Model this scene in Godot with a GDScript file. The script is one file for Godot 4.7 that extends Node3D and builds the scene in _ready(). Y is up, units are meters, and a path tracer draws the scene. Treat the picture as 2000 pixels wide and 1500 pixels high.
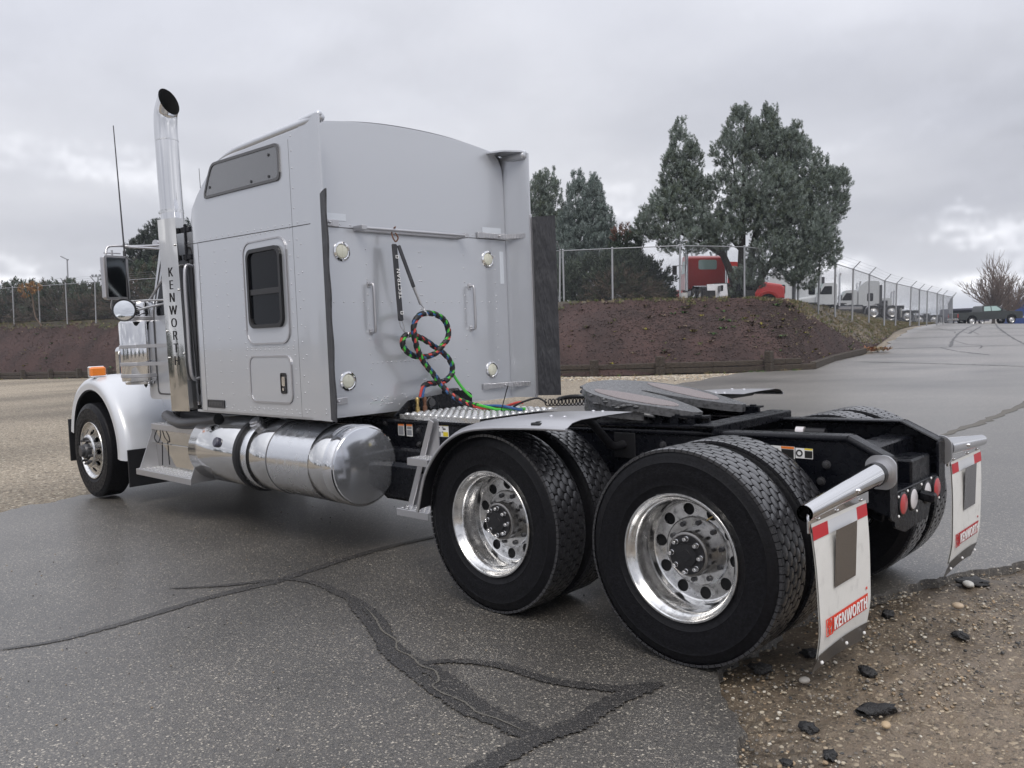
extends Node3D

var M := {}
var T := {}
var rng := RandomNumberGenerator.new()
var used := {}
var last_b: B


class B:
	var v := PackedVector3Array()
	var n := PackedVector3Array()
	var uv := PackedVector2Array()
	var c := PackedColorArray()
	var tf := Transform3D.IDENTITY
	var col := Color.WHITE

	func tri(a: Vector3, b: Vector3, d: Vector3, na: Vector3, nb: Vector3, nd: Vector3, ua := Vector2.ZERO, ub := Vector2.ZERO, ud := Vector2.ZERO) -> void:
		a = tf * a
		b = tf * b
		d = tf * d
		na = (tf.basis * na).normalized()
		nb = (tf.basis * nb).normalized()
		nd = (tf.basis * nd).normalized()
		if (b - a).cross(d - a).dot(na + nb + nd) > 0.0:
			var p := b
			b = d
			d = p
			p = nb
			nb = nd
			nd = p
			var u := ub
			ub = ud
			ud = u
		v.append(a); v.append(b); v.append(d)
		n.append(na); n.append(nb); n.append(nd)
		uv.append(ua); uv.append(ub); uv.append(ud)
		c.append(col); c.append(col); c.append(col)

	func quad(a: Vector3, b: Vector3, d: Vector3, e: Vector3, nn: Vector3) -> void:
		tri(a, b, d, nn, nn, nn, Vector2(0, 1), Vector2(1, 1), Vector2(1, 0))
		tri(a, d, e, nn, nn, nn, Vector2(0, 1), Vector2(1, 0), Vector2(0, 0))

	func quad4(a: Vector3, b: Vector3, d: Vector3, e: Vector3, na: Vector3, nb: Vector3, nd: Vector3, ne: Vector3) -> void:
		tri(a, b, d, na, nb, nd)
		tri(a, d, e, na, nd, ne)

	# a box with chamfered edges
	func box(at: Vector3, s: Vector3, bev := 0.0, bs := Basis.IDENTITY) -> void:
		var h := s * 0.5
		var k := minf(bev, minf(h.x, minf(h.y, h.z)) * 0.9)
		var q := h - Vector3(k, k, k)
		for ax in 3:
			for sg in [-1.0, 1.0]:
				var nn := Vector3.ZERO
				nn[ax] = sg
				var i := (ax + 1) % 3
				var j := (ax + 2) % 3
				var ps := []
				for w in [[-1, -1], [1, -1], [1, 1], [-1, 1]]:
					var p := Vector3.ZERO
					p[ax] = h[ax] * sg
					p[i] = q[i] * w[0]
					p[j] = q[j] * w[1]
					ps.append(at + bs * p)
				quad(ps[0], ps[1], ps[2], ps[3], bs * nn)
		if k <= 0.0:
			return
		for ax in 3:
			var i := (ax + 1) % 3
			var j := (ax + 2) % 3
			for w in [[-1, -1], [1, -1], [1, 1], [-1, 1]]:
				var ps := []
				for e in [[-1, 0], [1, 0], [1, 1], [-1, 1]]:
					var p := Vector3.ZERO
					p[ax] = q[ax] * e[0]
					p[i] = (h[i] if e[1] == 0 else q[i]) * w[0]
					p[j] = (q[j] if e[1] == 0 else h[j]) * w[1]
					ps.append(at + bs * p)
				var nn := Vector3.ZERO
				nn[i] = w[0]
				nn[j] = w[1]
				quad(ps[0], ps[1], ps[2], ps[3], bs * nn.normalized())
		for x in [-1, 1]:
			for y in [-1, 1]:
				for z in [-1, 1]:
					var sg := Vector3(x, y, z)
					tri(at + bs * (Vector3(h.x, q.y, q.z) * sg), at + bs * (Vector3(q.x, h.y, q.z) * sg), at + bs * (Vector3(q.x, q.y, h.z) * sg), bs * sg, bs * sg, bs * sg)

	# a beam from a to b
	func bar(a: Vector3, b: Vector3, w: float, h: float, bev := 0.0, up := Vector3.UP) -> void:
		var z := (b - a).normalized()
		if absf(z.dot(up)) > 0.98:
			up = Vector3.RIGHT
		var x := up.cross(z).normalized()
		box((a + b) * 0.5, Vector3(w, h, a.distance_to(b)), bev, Basis(x, z.cross(x), z))

	func tube(pts: PackedVector3Array, r, sides := 10, caps := true) -> void:
		var m := pts.size()
		var t0 := (pts[1] - pts[0]).normalized()
		var x := (Vector3.UP if absf(t0.y) < 0.9 else Vector3.RIGHT).cross(t0).normalized()
		var ring_p := []
		var ring_n := []
		for i in m:
			var t := (pts[mini(i + 1, m - 1)] - pts[maxi(i - 1, 0)]).normalized()
			x = (x - t * x.dot(t)).normalized()
			var y := t.cross(x)
			var rr: float = r if not (r is Array) else r[i]
			var rp := PackedVector3Array()
			var rn := PackedVector3Array()
			for k in sides + 1:
				var a := TAU * (k % sides) / sides
				var d := x * cos(a) + y * sin(a)
				rn.append(d)
				rp.append(pts[i] + d * rr)
			ring_p.append(rp)
			ring_n.append(rn)
		for i in m - 1:
			for k in sides:
				quad4(ring_p[i][k], ring_p[i][k + 1], ring_p[i + 1][k + 1], ring_p[i + 1][k], ring_n[i][k], ring_n[i][k + 1], ring_n[i + 1][k + 1], ring_n[i + 1][k])
		if caps:
			for e in [0, m - 1]:
				var nn := (pts[0] - pts[1]).normalized() if e == 0 else (pts[m - 1] - pts[m - 2]).normalized()
				for k in sides:
					tri(pts[e], ring_p[e][k], ring_p[e][k + 1], nn, nn, nn)

	# profile of (radius, height along the axis), axis = y of at
	func lathe(prof: PackedVector2Array, at: Transform3D, segs := 32, crease := 40.0, a0 := 0.0, a1 := TAU) -> void:
		var m := prof.size()
		var sn := []
		for i in m - 1:
			var d := prof[i + 1] - prof[i]
			sn.append(Vector2(d.y, -d.x).normalized())
		for i in m - 1:
			var n0: Vector2 = sn[i]
			var n1: Vector2 = sn[i]
			if i > 0 and sn[i - 1].dot(sn[i]) > cos(deg_to_rad(crease)):
				n0 = (sn[i - 1] + sn[i]).normalized()
			if i < m - 2 and sn[i + 1].dot(sn[i]) > cos(deg_to_rad(crease)):
				n1 = (sn[i + 1] + sn[i]).normalized()
			for k in segs:
				var a := lerpf(a0, a1, float(k) / segs)
				var b := lerpf(a0, a1, float(k + 1) / segs)
				var ca := Vector3(cos(a), 0, sin(a))
				var cb := Vector3(cos(b), 0, sin(b))
				var p := [ca * prof[i].x + Vector3.UP * prof[i].y, cb * prof[i].x + Vector3.UP * prof[i].y, cb * prof[i + 1].x + Vector3.UP * prof[i + 1].y, ca * prof[i + 1].x + Vector3.UP * prof[i + 1].y]
				var q := [ca * n0.x + Vector3.UP * n0.y, cb * n0.x + Vector3.UP * n0.y, cb * n1.x + Vector3.UP * n1.y, ca * n1.x + Vector3.UP * n1.y]
				quad4(at * p[0], at * p[1], at * p[2], at * p[3], at.basis * q[0], at.basis * q[1], at.basis * q[2], at.basis * q[3])

	# a flat outline (x, y of at) with depth along z of at
	func prism(poly: PackedVector2Array, depth: float, at := Transform3D.IDENTITY, smooth := 30.0) -> void:
		var ids := Geometry2D.triangulate_polygon(poly)
		var m := poly.size()
		var z := Vector3(0, 0, depth)
		var nz := at.basis.z.normalized() * signf(depth)
		for k in range(0, ids.size(), 3):
			var p := []
			for q in 3:
				p.append(Vector3(poly[ids[k + q]].x, poly[ids[k + q]].y, 0))
			tri(at * p[0], at * p[1], at * p[2], -nz, -nz, -nz)
			tri(at * (p[0] + z), at * (p[1] + z), at * (p[2] + z), nz, nz, nz)
		var area := 0.0
		for i in m:
			area += poly[i].cross(poly[(i + 1) % m])
		var sg := signf(area)
		var en := []
		for i in m:
			var d := poly[(i + 1) % m] - poly[i]
			en.append(Vector2(d.y, -d.x).normalized() * sg)
		for i in m:
			var j := (i + 1) % m
			var n0: Vector2 = en[i]
			var n1: Vector2 = en[i]
			if en[(i + m - 1) % m].dot(en[i]) > cos(deg_to_rad(smooth)):
				n0 = (en[(i + m - 1) % m] + en[i]).normalized()
			if en[j].dot(en[i]) > cos(deg_to_rad(smooth)):
				n1 = (en[j] + en[i]).normalized()
			var a := Vector3(poly[i].x, poly[i].y, 0)
			var b := Vector3(poly[j].x, poly[j].y, 0)
			var m0 := at.basis * Vector3(n0.x, n0.y, 0)
			var m1 := at.basis * Vector3(n1.x, n1.y, 0)
			quad4(at * a, at * b, at * (b + z), at * (a + z), m0, m1, m1, m0)

	# a flat ring between two outlines of equal count
	func ring(outer: PackedVector2Array, inner: PackedVector2Array, depth: float, at := Transform3D.IDENTITY) -> void:
		var m := outer.size()
		var z := Vector3(0, 0, depth)
		var nz := at.basis.z
		for i in m:
			var j := (i + 1) % m
			var o0 := Vector3(outer[i].x, outer[i].y, 0)
			var o1 := Vector3(outer[j].x, outer[j].y, 0)
			var i0 := Vector3(inner[i].x, inner[i].y, 0)
			var i1 := Vector3(inner[j].x, inner[j].y, 0)
			quad(at * (o0 + z), at * (o1 + z), at * (i1 + z), at * (i0 + z), nz)
			var d := (o0 - i0).normalized()
			quad(at * o0, at * o1, at * (o1 + z), at * (o0 + z), at.basis * d)
			quad(at * i0, at * i1, at * (i1 + z), at * (i0 + z), at.basis * -d)

	# a surface through fn(i, j); out = a point or direction its normals face away from
	func sheet(fn: Callable, nu: int, nv: int, inside: Vector3, as_dir := false) -> void:
		var P := []
		for i in nu + 1:
			var row := PackedVector3Array()
			for j in nv + 1:
				row.append(fn.call(i, j))
			P.append(row)
		var N := []
		for i in nu + 1:
			var row := PackedVector3Array()
			for j in nv + 1:
				var a: Vector3 = P[mini(i + 1, nu)][j] - P[maxi(i - 1, 0)][j]
				var b: Vector3 = P[i][mini(j + 1, nv)] - P[i][maxi(j - 1, 0)]
				var g := a.cross(b)
				if g.length() < 1e-9:
					var i2 := i + 1 if i < nu else i - 1
					a = P[mini(i2 + 1, nu)][j] - P[maxi(i2 - 1, 0)][j]
					b = P[i2][mini(j + 1, nv)] - P[i2][maxi(j - 1, 0)]
					g = a.cross(b)
				g = g.normalized()
				var o: Vector3 = inside if as_dir else P[i][j] - inside
				row.append(g if g.dot(o) >= 0.0 else -g)
			N.append(row)
		for i in nu:
			for j in nv:
				quad4(P[i][j], P[i + 1][j], P[i + 1][j + 1], P[i][j + 1], N[i][j], N[i + 1][j], N[i + 1][j + 1], N[i][j + 1])

	func ball(at: Vector3, r: Vector3, seg := 12, bs := Basis.IDENTITY, lo := -PI / 2) -> void:
		var rings := maxi(3, seg / 2)
		for i in rings:
			for k in seg:
				var p := []
				var q := []
				for w in [[i, k], [i, k + 1], [i + 1, k + 1], [i + 1, k]]:
					var a := lerpf(lo, PI / 2, float(w[0]) / rings)
					var b: float = TAU * w[1] / seg
					var d := Vector3(cos(a) * cos(b), sin(a), cos(a) * sin(b))
					p.append(at + bs * (d * r))
					q.append(bs * (d / r).normalized())
				quad4(p[0], p[1], p[2], p[3], q[0], q[1], q[2], q[3])

	func mesh() -> ArrayMesh:
		var a := []
		a.resize(Mesh.ARRAY_MAX)
		a[Mesh.ARRAY_VERTEX] = v
		a[Mesh.ARRAY_NORMAL] = n
		a[Mesh.ARRAY_TEX_UV] = uv
		a[Mesh.ARRAY_COLOR] = c
		var m := ArrayMesh.new()
		m.add_surface_from_arrays(Mesh.PRIMITIVE_TRIANGLES, a)
		return m


func rr(cx: float, cy: float, w: float, h: float, r: float, k := 5) -> PackedVector2Array:
	var out := PackedVector2Array()
	var cs := [[1, 1, 0.0], [-1, 1, PI / 2], [-1, -1, PI], [1, -1, 1.5 * PI]]
	for q in cs:
		for i in k + 1:
			var a: float = q[2] + PI / 2 * i / k
			out.append(Vector2(cx + q[0] * (w / 2 - r) + cos(a) * r, cy + q[1] * (h / 2 - r) + sin(a) * r))
	return out


# round the corners of an outline
func rounded(poly: PackedVector2Array, r: float, k := 4) -> PackedVector2Array:
	var out := PackedVector2Array()
	var m := poly.size()
	for i in m:
		var p := poly[i]
		var a := (poly[(i + m - 1) % m] - p)
		var b := (poly[(i + 1) % m] - p)
		var q: float = minf(r, minf(a.length(), b.length()) * 0.45)
		var p0 := p + a.normalized() * q
		var p1 := p + b.normalized() * q
		for j in k + 1:
			var t := float(j) / k
			out.append(p0.lerp(p, t).lerp(p.lerp(p1, t), t))
	return out


func circle(cx: float, cy: float, r: float, k := 24) -> PackedVector2Array:
	var o := PackedVector2Array()
	for i in k:
		o.append(Vector2(cx + cos(TAU * i / k) * r, cy + sin(TAU * i / k) * r))
	return o


func pv2(a: Array) -> PackedVector2Array:
	var o := PackedVector2Array()
	for i in range(0, a.size(), 2):
		o.append(Vector2(a[i], a[i + 1]))
	return o


func pv3(a: Array) -> PackedVector3Array:
	var o := PackedVector3Array()
	for i in range(0, a.size(), 3):
		o.append(Vector3(a[i], a[i + 1], a[i + 2]))
	return o


# a smooth curve through points
func smooth3(pts: PackedVector3Array, k := 6) -> PackedVector3Array:
	var o := PackedVector3Array()
	var m := pts.size()
	for i in m - 1:
		for j in k:
			o.append(pts[i].cubic_interpolate(pts[i + 1], pts[maxi(i - 1, 0)], pts[mini(i + 2, m - 1)], float(j) / k))
	o.append(pts[m - 1])
	return o


func lin(r: float, g: float, b: float, a := 1.0) -> Color:
	return Color(r, g, b, a).linear_to_srgb()


func mat(called: String, col: Color, rough := 0.5, metal := 0.0, more := {}) -> StandardMaterial3D:
	var m := StandardMaterial3D.new()
	m.resource_name = called
	m.albedo_color = col
	m.roughness = rough
	m.metallic = metal
	for k in more:
		m.set(k, more[k])
	M[called] = m
	return m


func put(called: String, what, m, parent: Node = self, kind := "") -> MeshInstance3D:
	var o := MeshInstance3D.new()
	o.name = numbered(called) if parent == self else called
	o.mesh = what.mesh() if what is B else what
	o.material_override = M[m] if m is String else m
	parent.add_child(o, true)
	if kind:
		o.set_meta("kind", kind)
	return o


func numbered(called: String) -> String:
	var k: int = used.get(called, 0)
	used[called] = k + 1
	return called if k == 0 else "%s_%03d" % [called, k]


func thing(called: String, label: String, category: String, at := Vector3.ZERO, turn := 0.0, group := "") -> Node3D:
	var o := Node3D.new()
	o.name = numbered(called)
	add_child(o)
	o.position = at
	o.rotation.y = turn
	return tag(o, label, category, group)


func tag(o: Node3D, label: String, category: String, group := "") -> Node3D:
	o.set_meta("label", label)
	o.set_meta("category", category)
	if group:
		o.set_meta("group", group)
	return o


func part(called: String, parent: Node, at := Transform3D.IDENTITY) -> Node3D:
	var o := Node3D.new()
	o.name = called
	parent.add_child(o, true)
	o.transform = at
	return o


func copy_of(o: Node3D, parent: Node = null) -> Node3D:
	var c: Node3D = o.duplicate()
	if parent == null:
		c.name = numbered(String(o.name).rstrip("0123456789_"))
		add_child(c)
	else:
		c.name = String(o.name).rstrip("0123456789")
		parent.add_child(c, true)
	return c


func text(called: String, s: String, h: float, at: Transform3D, m: String, parent: Node, font := "Droid Sans", depth := 0.002, weight := 400, squeeze := 1.0) -> MeshInstance3D:
	var t := TextMesh.new()
	var f := SystemFont.new()
	f.font_names = PackedStringArray([font])
	f.font_weight = weight
	t.font = f
	t.text = s
	t.font_size = 64
	t.pixel_size = h / 46.0
	t.depth = depth
	var o := put(called, t, m, parent)
	o.transform = at * Transform3D(Basis.from_scale(Vector3(squeeze, 1, 1)), Vector3.ZERO)
	return o


# place on the ground s metres right and d metres ahead of where the photographer stands, at height y
func bg(s: float, d: float, y := 0.0) -> Vector3:
	return Vector3(3.563 + 0.72545 * s - 0.68827 * d, y, 4.702 - 0.68827 * s - 0.72545 * d)


func noise_tex(freq: float, size: int, normal := false, bump := 4.0, oct := 4, ramp := [], sd := 1) -> NoiseTexture2D:
	var f := FastNoiseLite.new()
	f.noise_type = FastNoiseLite.TYPE_SIMPLEX_SMOOTH
	f.frequency = freq
	f.fractal_octaves = oct
	f.seed = sd
	var t := NoiseTexture2D.new()
	t.width = size
	t.height = size
	t.seamless = true
	t.noise = f
	t.as_normal_map = normal
	t.bump_strength = bump
	if ramp.size():
		var g := Gradient.new()
		var o := PackedFloat32Array()
		var c := PackedColorArray()
		for q in ramp:
			o.append(q[0])
			c.append(Color(q[1], q[1], q[1]) if not (q[1] is Color) else q[1])
		g.offsets = o
		g.colors = c
		t.color_ramp = g
	return t


# a square of crushed stone: small pieces of many tones in a dark or pale binder; returns [colour image, normal image]
func stone_images(size: int, base: Array, stones: Array, count: int, rmin: float, rmax: float, sd: int, bump: float) -> Array:
	var r := RandomNumberGenerator.new()
	r.seed = sd
	var px := PackedByteArray()
	px.resize(size * size * 3)
	var hg := PackedByteArray()
	hg.resize(size * size)
	for i in size * size:
		var k := r.randf_range(0.72, 1.28)
		px[i * 3] = int(base[0] * k)
		px[i * 3 + 1] = int(base[1] * k)
		px[i * 3 + 2] = int(base[2] * k)
		hg[i] = 70 + int(30 * k)
	for q in count:
		var cx := r.randi() % size
		var cy := r.randi() % size
		var rad := rmin + (rmax - rmin) * pow(r.randf(), 2.5)
		var ra := rad * r.randf_range(0.6, 1.0)
		var an := r.randf() * PI
		var ca := cos(an)
		var sa := sin(an)
		var col: Array = stones[r.randi() % stones.size()]
		var k := r.randf_range(0.7, 1.2)
		var w := int(ceil(rad))
		for y in range(-w, w + 1):
			for x in range(-w, w + 1):
				var u := (x * ca + y * sa) / rad
				var v := (y * ca - x * sa) / ra
				var e := u * u + v * v
				if e > 1.0:
					continue
				var at := posmod(cy + y, size) * size + posmod(cx + x, size)
				px[at * 3] = mini(255, int(col[0] * k))
				px[at * 3 + 1] = mini(255, int(col[1] * k))
				px[at * 3 + 2] = mini(255, int(col[2] * k))
				hg[at] = mini(255, 110 + int(120 * (1.0 - e)))
	var im := Image.create_from_data(size, size, false, Image.FORMAT_RGB8, px)
	var hm := Image.create_from_data(size, size, false, Image.FORMAT_L8, hg)
	hm.convert(Image.FORMAT_RGBA8)
	hm.bump_map_to_normal_map(bump)
	return [ImageTexture.create_from_image(im), ImageTexture.create_from_image(hm)]


func ground_mat(called: String, im: Array, metres: float, rough: float, nscale := 1.0, tint := Color.WHITE, spec := 0.5, coat := 0.0) -> void:
	mat(called, tint, rough, 0.0, {"albedo_texture": im[0], "normal_enabled": true, "normal_texture": im[1], "normal_scale": nscale, "uv1_triplanar": true, "uv1_world_triplanar": true, "uv1_scale": Vector3.ONE / metres, "vertex_color_use_as_albedo": true, "metallic_specular": spec, "clearcoat_enabled": coat > 0.0, "clearcoat": coat, "clearcoat_roughness": 0.34})


func make_materials() -> void:
	var wavy := noise_tex(0.006, 512, true, 3.0, 2, [], 3)
	var drops := noise_tex(0.09, 512, true, 2.0, 3, [], 5)
	var smear := noise_tex(0.012, 512, false, 1.0, 5, [[0.0, 0.25], [0.5, 0.5], [1.0, 0.95]], 7)
	var wet := noise_tex(0.02, 512, false, 1.0, 5, [[0.0, 0.35], [1.0, 1.0]], 9)
	var scratch := noise_tex(0.05, 512, true, 5.0, 5, [], 11)
	var tri := {"uv1_triplanar": true}
	var paint := {"clearcoat_enabled": true, "clearcoat": 1.0, "clearcoat_roughness": 0.04, "normal_enabled": true, "normal_texture": wavy, "normal_scale": 0.035, "uv1_triplanar": true, "uv1_scale": Vector3(0.7, 0.7, 0.7)}
	mat("silver_paint", lin(0.52, 0.54, 0.58), 0.3, 0.45, paint)
	mat("pale_paint", lin(0.6, 0.62, 0.66), 0.35, 0.15, paint)
	mat("rivet", lin(0.52, 0.53, 0.56), 0.35, 0.5)
	mat("chrome", lin(0.74, 0.74, 0.75), 0.06, 1.0, {"normal_enabled": true, "normal_texture": wavy, "normal_scale": 0.1, "uv1_triplanar": true, "uv1_scale": Vector3(1.6, 1.6, 1.6)})
	mat("shield_chrome", lin(0.64, 0.63, 0.61), 0.07, 1.0, {"normal_enabled": true, "normal_texture": wavy, "normal_scale": 0.16, "uv1_triplanar": true, "uv1_scale": Vector3(1.2, 1.2, 1.2)})
	mat("polished_tank", lin(0.68, 0.68, 0.68), 0.1, 1.0, {"normal_enabled": true, "normal_texture": drops, "normal_scale": 0.05, "uv1_triplanar": true})
	mat("brushed_tank", lin(0.74, 0.75, 0.77), 0.42, 1.0, {"normal_enabled": true, "normal_texture": drops, "normal_scale": 0.05, "uv1_triplanar": true, "roughness_texture": smear})
	mat("alloy", lin(0.82, 0.82, 0.82), 0.4, 1.0, {"albedo_texture": noise_tex(0.02, 512, false, 1.0, 5, [[0.0, 0.55], [0.35, 0.9], [1.0, 1.0]], 45), "roughness_texture": smear, "uv1_triplanar": true, "uv1_scale": Vector3(2, 2, 2), "normal_enabled": true, "normal_texture": drops, "normal_scale": 0.03})
	mat("aluminium", lin(0.5, 0.5, 0.52), 0.36, 0.85)
	mat("end_metal", lin(0.6, 0.62, 0.66), 0.13, 0.86)
	mat("weight_metal", lin(0.16, 0.155, 0.155), 0.35, 0.6, {"normal_enabled": true, "normal_texture": scratch, "normal_scale": 0.3, "uv1_triplanar": true, "uv1_scale": Vector3(3, 3, 3)})
	mat("scuffed_steel", lin(0.34, 0.33, 0.33), 0.2, 1.0, {"normal_enabled": true, "normal_texture": scratch, "normal_scale": 0.12, "uv1_triplanar": true, "uv1_scale": Vector3(2, 2, 2)})
	mat("tread_plate", lin(0.6, 0.6, 0.6), 0.45, 0.8, {"roughness_texture": smear, "uv1_triplanar": true, "uv1_scale": Vector3(3, 3, 3)})
	mat("black_frame", lin(0.004, 0.0045, 0.007), 0.42, 0.0, {"metallic_specular": 0.35, "roughness_texture": wet, "uv1_triplanar": true, "uv1_scale": Vector3(1.5, 1.5, 1.5), "normal_enabled": true, "normal_texture": scratch, "normal_scale": 0.15})
	mat("black_plastic", lin(0.008, 0.008, 0.01), 0.5, 0.0, {"normal_enabled": true, "normal_texture": scratch, "normal_scale": 0.2, "uv1_triplanar": true, "uv1_scale": Vector3(2, 2, 2)})
	mat("hollow", lin(0.006, 0.006, 0.007), 0.9)
	mat("rubber", lin(0.008, 0.008, 0.0105), 0.7, 0.0, {"metallic_specular": 0.3, "albedo_texture": noise_tex(0.03, 512, false, 1.0, 5, [[0.0, 0.5], [0.6, 0.85], [1.0, 1.9]], 41), "roughness_texture": wet, "normal_enabled": true, "normal_texture": scratch, "normal_scale": 0.35, "uv1_triplanar": true, "uv1_scale": Vector3(2.5, 2.5, 2.5)})
	mat("tread_rubber", lin(0.022, 0.022, 0.025), 0.36, 0.0, {"clearcoat_enabled": true, "clearcoat": 0.8, "clearcoat_roughness": 0.3, "roughness_texture": wet, "normal_enabled": true, "normal_texture": scratch, "normal_scale": 0.3, "uv1_triplanar": true, "uv1_scale": Vector3(4, 4, 4)})
	mat("fender_rubber", lin(0.03, 0.031, 0.037), 0.6, 0.0, {"normal_enabled": true, "normal_texture": noise_tex(0.03, 256, true, 8.0, 3, [], 13), "normal_scale": 0.4, "uv1_triplanar": true, "uv1_scale": Vector3(3, 0.6, 3)})
	mat("strip_grey", lin(0.07, 0.07, 0.075), 0.7)
	mat("dark_glass", lin(0.005, 0.006, 0.008), 0.08, 0.0, {"metallic_specular": 0.3})
	mat("wet_glass", lin(0.085, 0.088, 0.095), 0.16, 0.0, {"normal_enabled": true, "normal_texture": drops, "normal_scale": 0.5, "uv1_triplanar": true, "uv1_scale": Vector3(2, 2, 2), "metallic_specular": 0.8, "clearcoat_enabled": true, "clearcoat": 1.0, "clearcoat_roughness": 0.05})
	mat("window_trim", lin(0.1, 0.1, 0.105), 0.35, 0.3)
	mat("black_trim", lin(0.012, 0.012, 0.014), 0.35)
	mat("lens_clear", lin(0.62, 0.62, 0.52), 0.15, 0.0, {"clearcoat_enabled": true, "clearcoat": 1.0})
	mat("lens_red", lin(0.42, 0.02, 0.025), 0.25, 0.0, {"clearcoat_enabled": true, "clearcoat": 1.0})
	mat("lens_white", lin(0.6, 0.58, 0.6), 0.25, 0.0, {"clearcoat_enabled": true, "clearcoat": 1.0})
	mat("lens_amber", lin(0.75, 0.2, 0.01), 0.2, 0.0, {"clearcoat_enabled": true, "clearcoat": 1.0})
	mat("tape_white", lin(0.6, 0.64, 0.7), 0.35)
	mat("tape_red", lin(0.5, 0.02, 0.03), 0.4)
	mat("tape_silver", lin(0.62, 0.64, 0.68), 0.4)
	mat("flap_white", lin(0.74, 0.74, 0.72), 0.45, 0.0, {"albedo_texture": noise_tex(0.012, 512, false, 1.0, 5, [[0.0, 0.9], [0.3, 0.98], [1.0, 1.0]], 15), "uv1_triplanar": true, "uv1_scale": Vector3(1.5, 1.5, 1.5)})
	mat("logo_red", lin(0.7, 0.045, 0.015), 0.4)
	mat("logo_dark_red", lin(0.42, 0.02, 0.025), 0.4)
	mat("print_white", lin(0.8, 0.8, 0.8), 0.5)
	mat("print_black", lin(0.015, 0.015, 0.015), 0.5)
	mat("print_orange", lin(0.75, 0.2, 0.03), 0.5)
	mat("print_yellow", lin(0.75, 0.6, 0.03), 0.5)
	mat("print_grey", lin(0.25, 0.26, 0.28), 0.5)
	mat("hose_red", lin(0.5, 0.06, 0.05), 0.45)
	mat("hose_blue", lin(0.03, 0.1, 0.26), 0.45)
	mat("hose_green", lin(0.06, 0.45, 0.05), 0.45)
	mat("brass", lin(0.45, 0.33, 0.14), 0.35, 0.9)
	mat("rust", lin(0.16, 0.08, 0.05), 0.7, 0.3)
	mat("grease", lin(0.13, 0.132, 0.14), 0.36, 0.0, {"roughness_texture": smear, "normal_enabled": true, "normal_texture": scratch, "normal_scale": 0.5, "uv1_triplanar": true, "uv1_scale": Vector3(3, 3, 3), "albedo_texture": noise_tex(0.02, 512, false, 1.0, 5, [[0.0, 0.45], [0.5, 0.9], [1.0, 1.0]], 17)})
	mat("worn_pink", lin(0.62, 0.53, 0.53), 0.5, 0.3, {"albedo_texture": noise_tex(0.06, 512, false, 1.0, 5, [[0.0, 0.2], [0.45, 0.6], [1.0, 1.0]], 19), "normal_enabled": true, "normal_texture": scratch, "normal_scale": 0.6, "uv1_triplanar": true, "uv1_scale": Vector3(4, 4, 4)})
	mat("steel_grey", lin(0.075, 0.075, 0.08), 0.4, 0.6)
	mat("fence_metal", lin(0.34, 0.35, 0.37), 0.5, 0.5)
	mat("chain_wire", lin(0.22, 0.23, 0.25), 0.6, 0.3)
	mat("wood", lin(0.085, 0.066, 0.05), 0.85, 0.0, {"albedo_texture": noise_tex(0.02, 512, false, 1.0, 5, [[0.0, 0.35], [0.5, 0.8], [1.0, 1.0]], 21), "normal_enabled": true, "normal_texture": noise_tex(0.03, 256, true, 8.0, 4, [], 22), "uv1_triplanar": true, "uv1_scale": Vector3(0.6, 3.0, 0.6)})
	mat("bark", lin(0.05, 0.04, 0.035), 0.9, 0.0, {"normal_enabled": true, "normal_texture": scratch, "uv1_triplanar": true})
	mat("twig", lin(0.12, 0.09, 0.07), 0.9, 0.0, {"vertex_color_use_as_albedo": true})
	mat("leaf", Color.WHITE, 0.75, 0.0, {"vertex_color_use_as_albedo": true, "backlight": lin(0.05, 0.06, 0.05)})
	mat("speck", Color.WHITE, 0.7, 0.0, {"vertex_color_use_as_albedo": true})
	mat("stone", Color.WHITE, 0.55, 0.0, {"vertex_color_use_as_albedo": true, "normal_enabled": true, "normal_texture": scratch, "normal_scale": 0.4, "uv1_triplanar": true, "uv1_scale": Vector3(6, 6, 6)})
	mat("silt", lin(0.11, 0.103, 0.09), 0.8)
	mat("chunk", lin(0.026, 0.026, 0.028), 0.55, 0.0, {"normal_enabled": true, "normal_texture": noise_tex(0.08, 256, true, 10.0, 4, [], 23), "uv1_triplanar": true, "uv1_scale": Vector3(5, 5, 5), "albedo_texture": noise_tex(0.15, 256, false, 1.0, 3, [[0.0, 0.6], [0.6, 0.9], [0.75, 4.0]], 24)})
	mat("car_white", lin(0.46, 0.48, 0.5), 0.3, 0.0, {"clearcoat_enabled": true, "clearcoat": 0.8})
	mat("car_red", lin(0.4, 0.014, 0.012), 0.3, 0.0, {"clearcoat_enabled": true, "clearcoat": 0.8})
	mat("car_green", lin(0.007, 0.012, 0.011), 0.25, 0.2, {"clearcoat_enabled": true, "clearcoat": 1.0})
	mat("car_blue", lin(0.01, 0.04, 0.19), 0.4)
	mat("car_navy", lin(0.03, 0.03, 0.055), 0.3, 0.0, {"clearcoat_enabled": true, "clearcoat": 0.8})
	mat("far_glass", lin(0.3, 0.42, 0.4), 0.08, 0.0, {"metallic_specular": 0.9})
	mat("pail", lin(0.6, 0.6, 0.6), 0.5)
	var tarmac := stone_images(1024, [102, 99, 96], [[154, 148, 139], [172, 165, 154], [132, 127, 121], [104, 101, 98], [78, 77, 76], [212, 204, 190]], 88000, 0.8, 2.8, 31, 3.0)
	ground_mat("asphalt", tarmac, 2.4, 0.55, 1.0, Color.WHITE, 0.5, 0.7)
	ground_mat("tar", tarmac, 2.4, 0.5, 1.0, Color(0.48, 0.48, 0.49), 0.5, 0.3)
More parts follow.
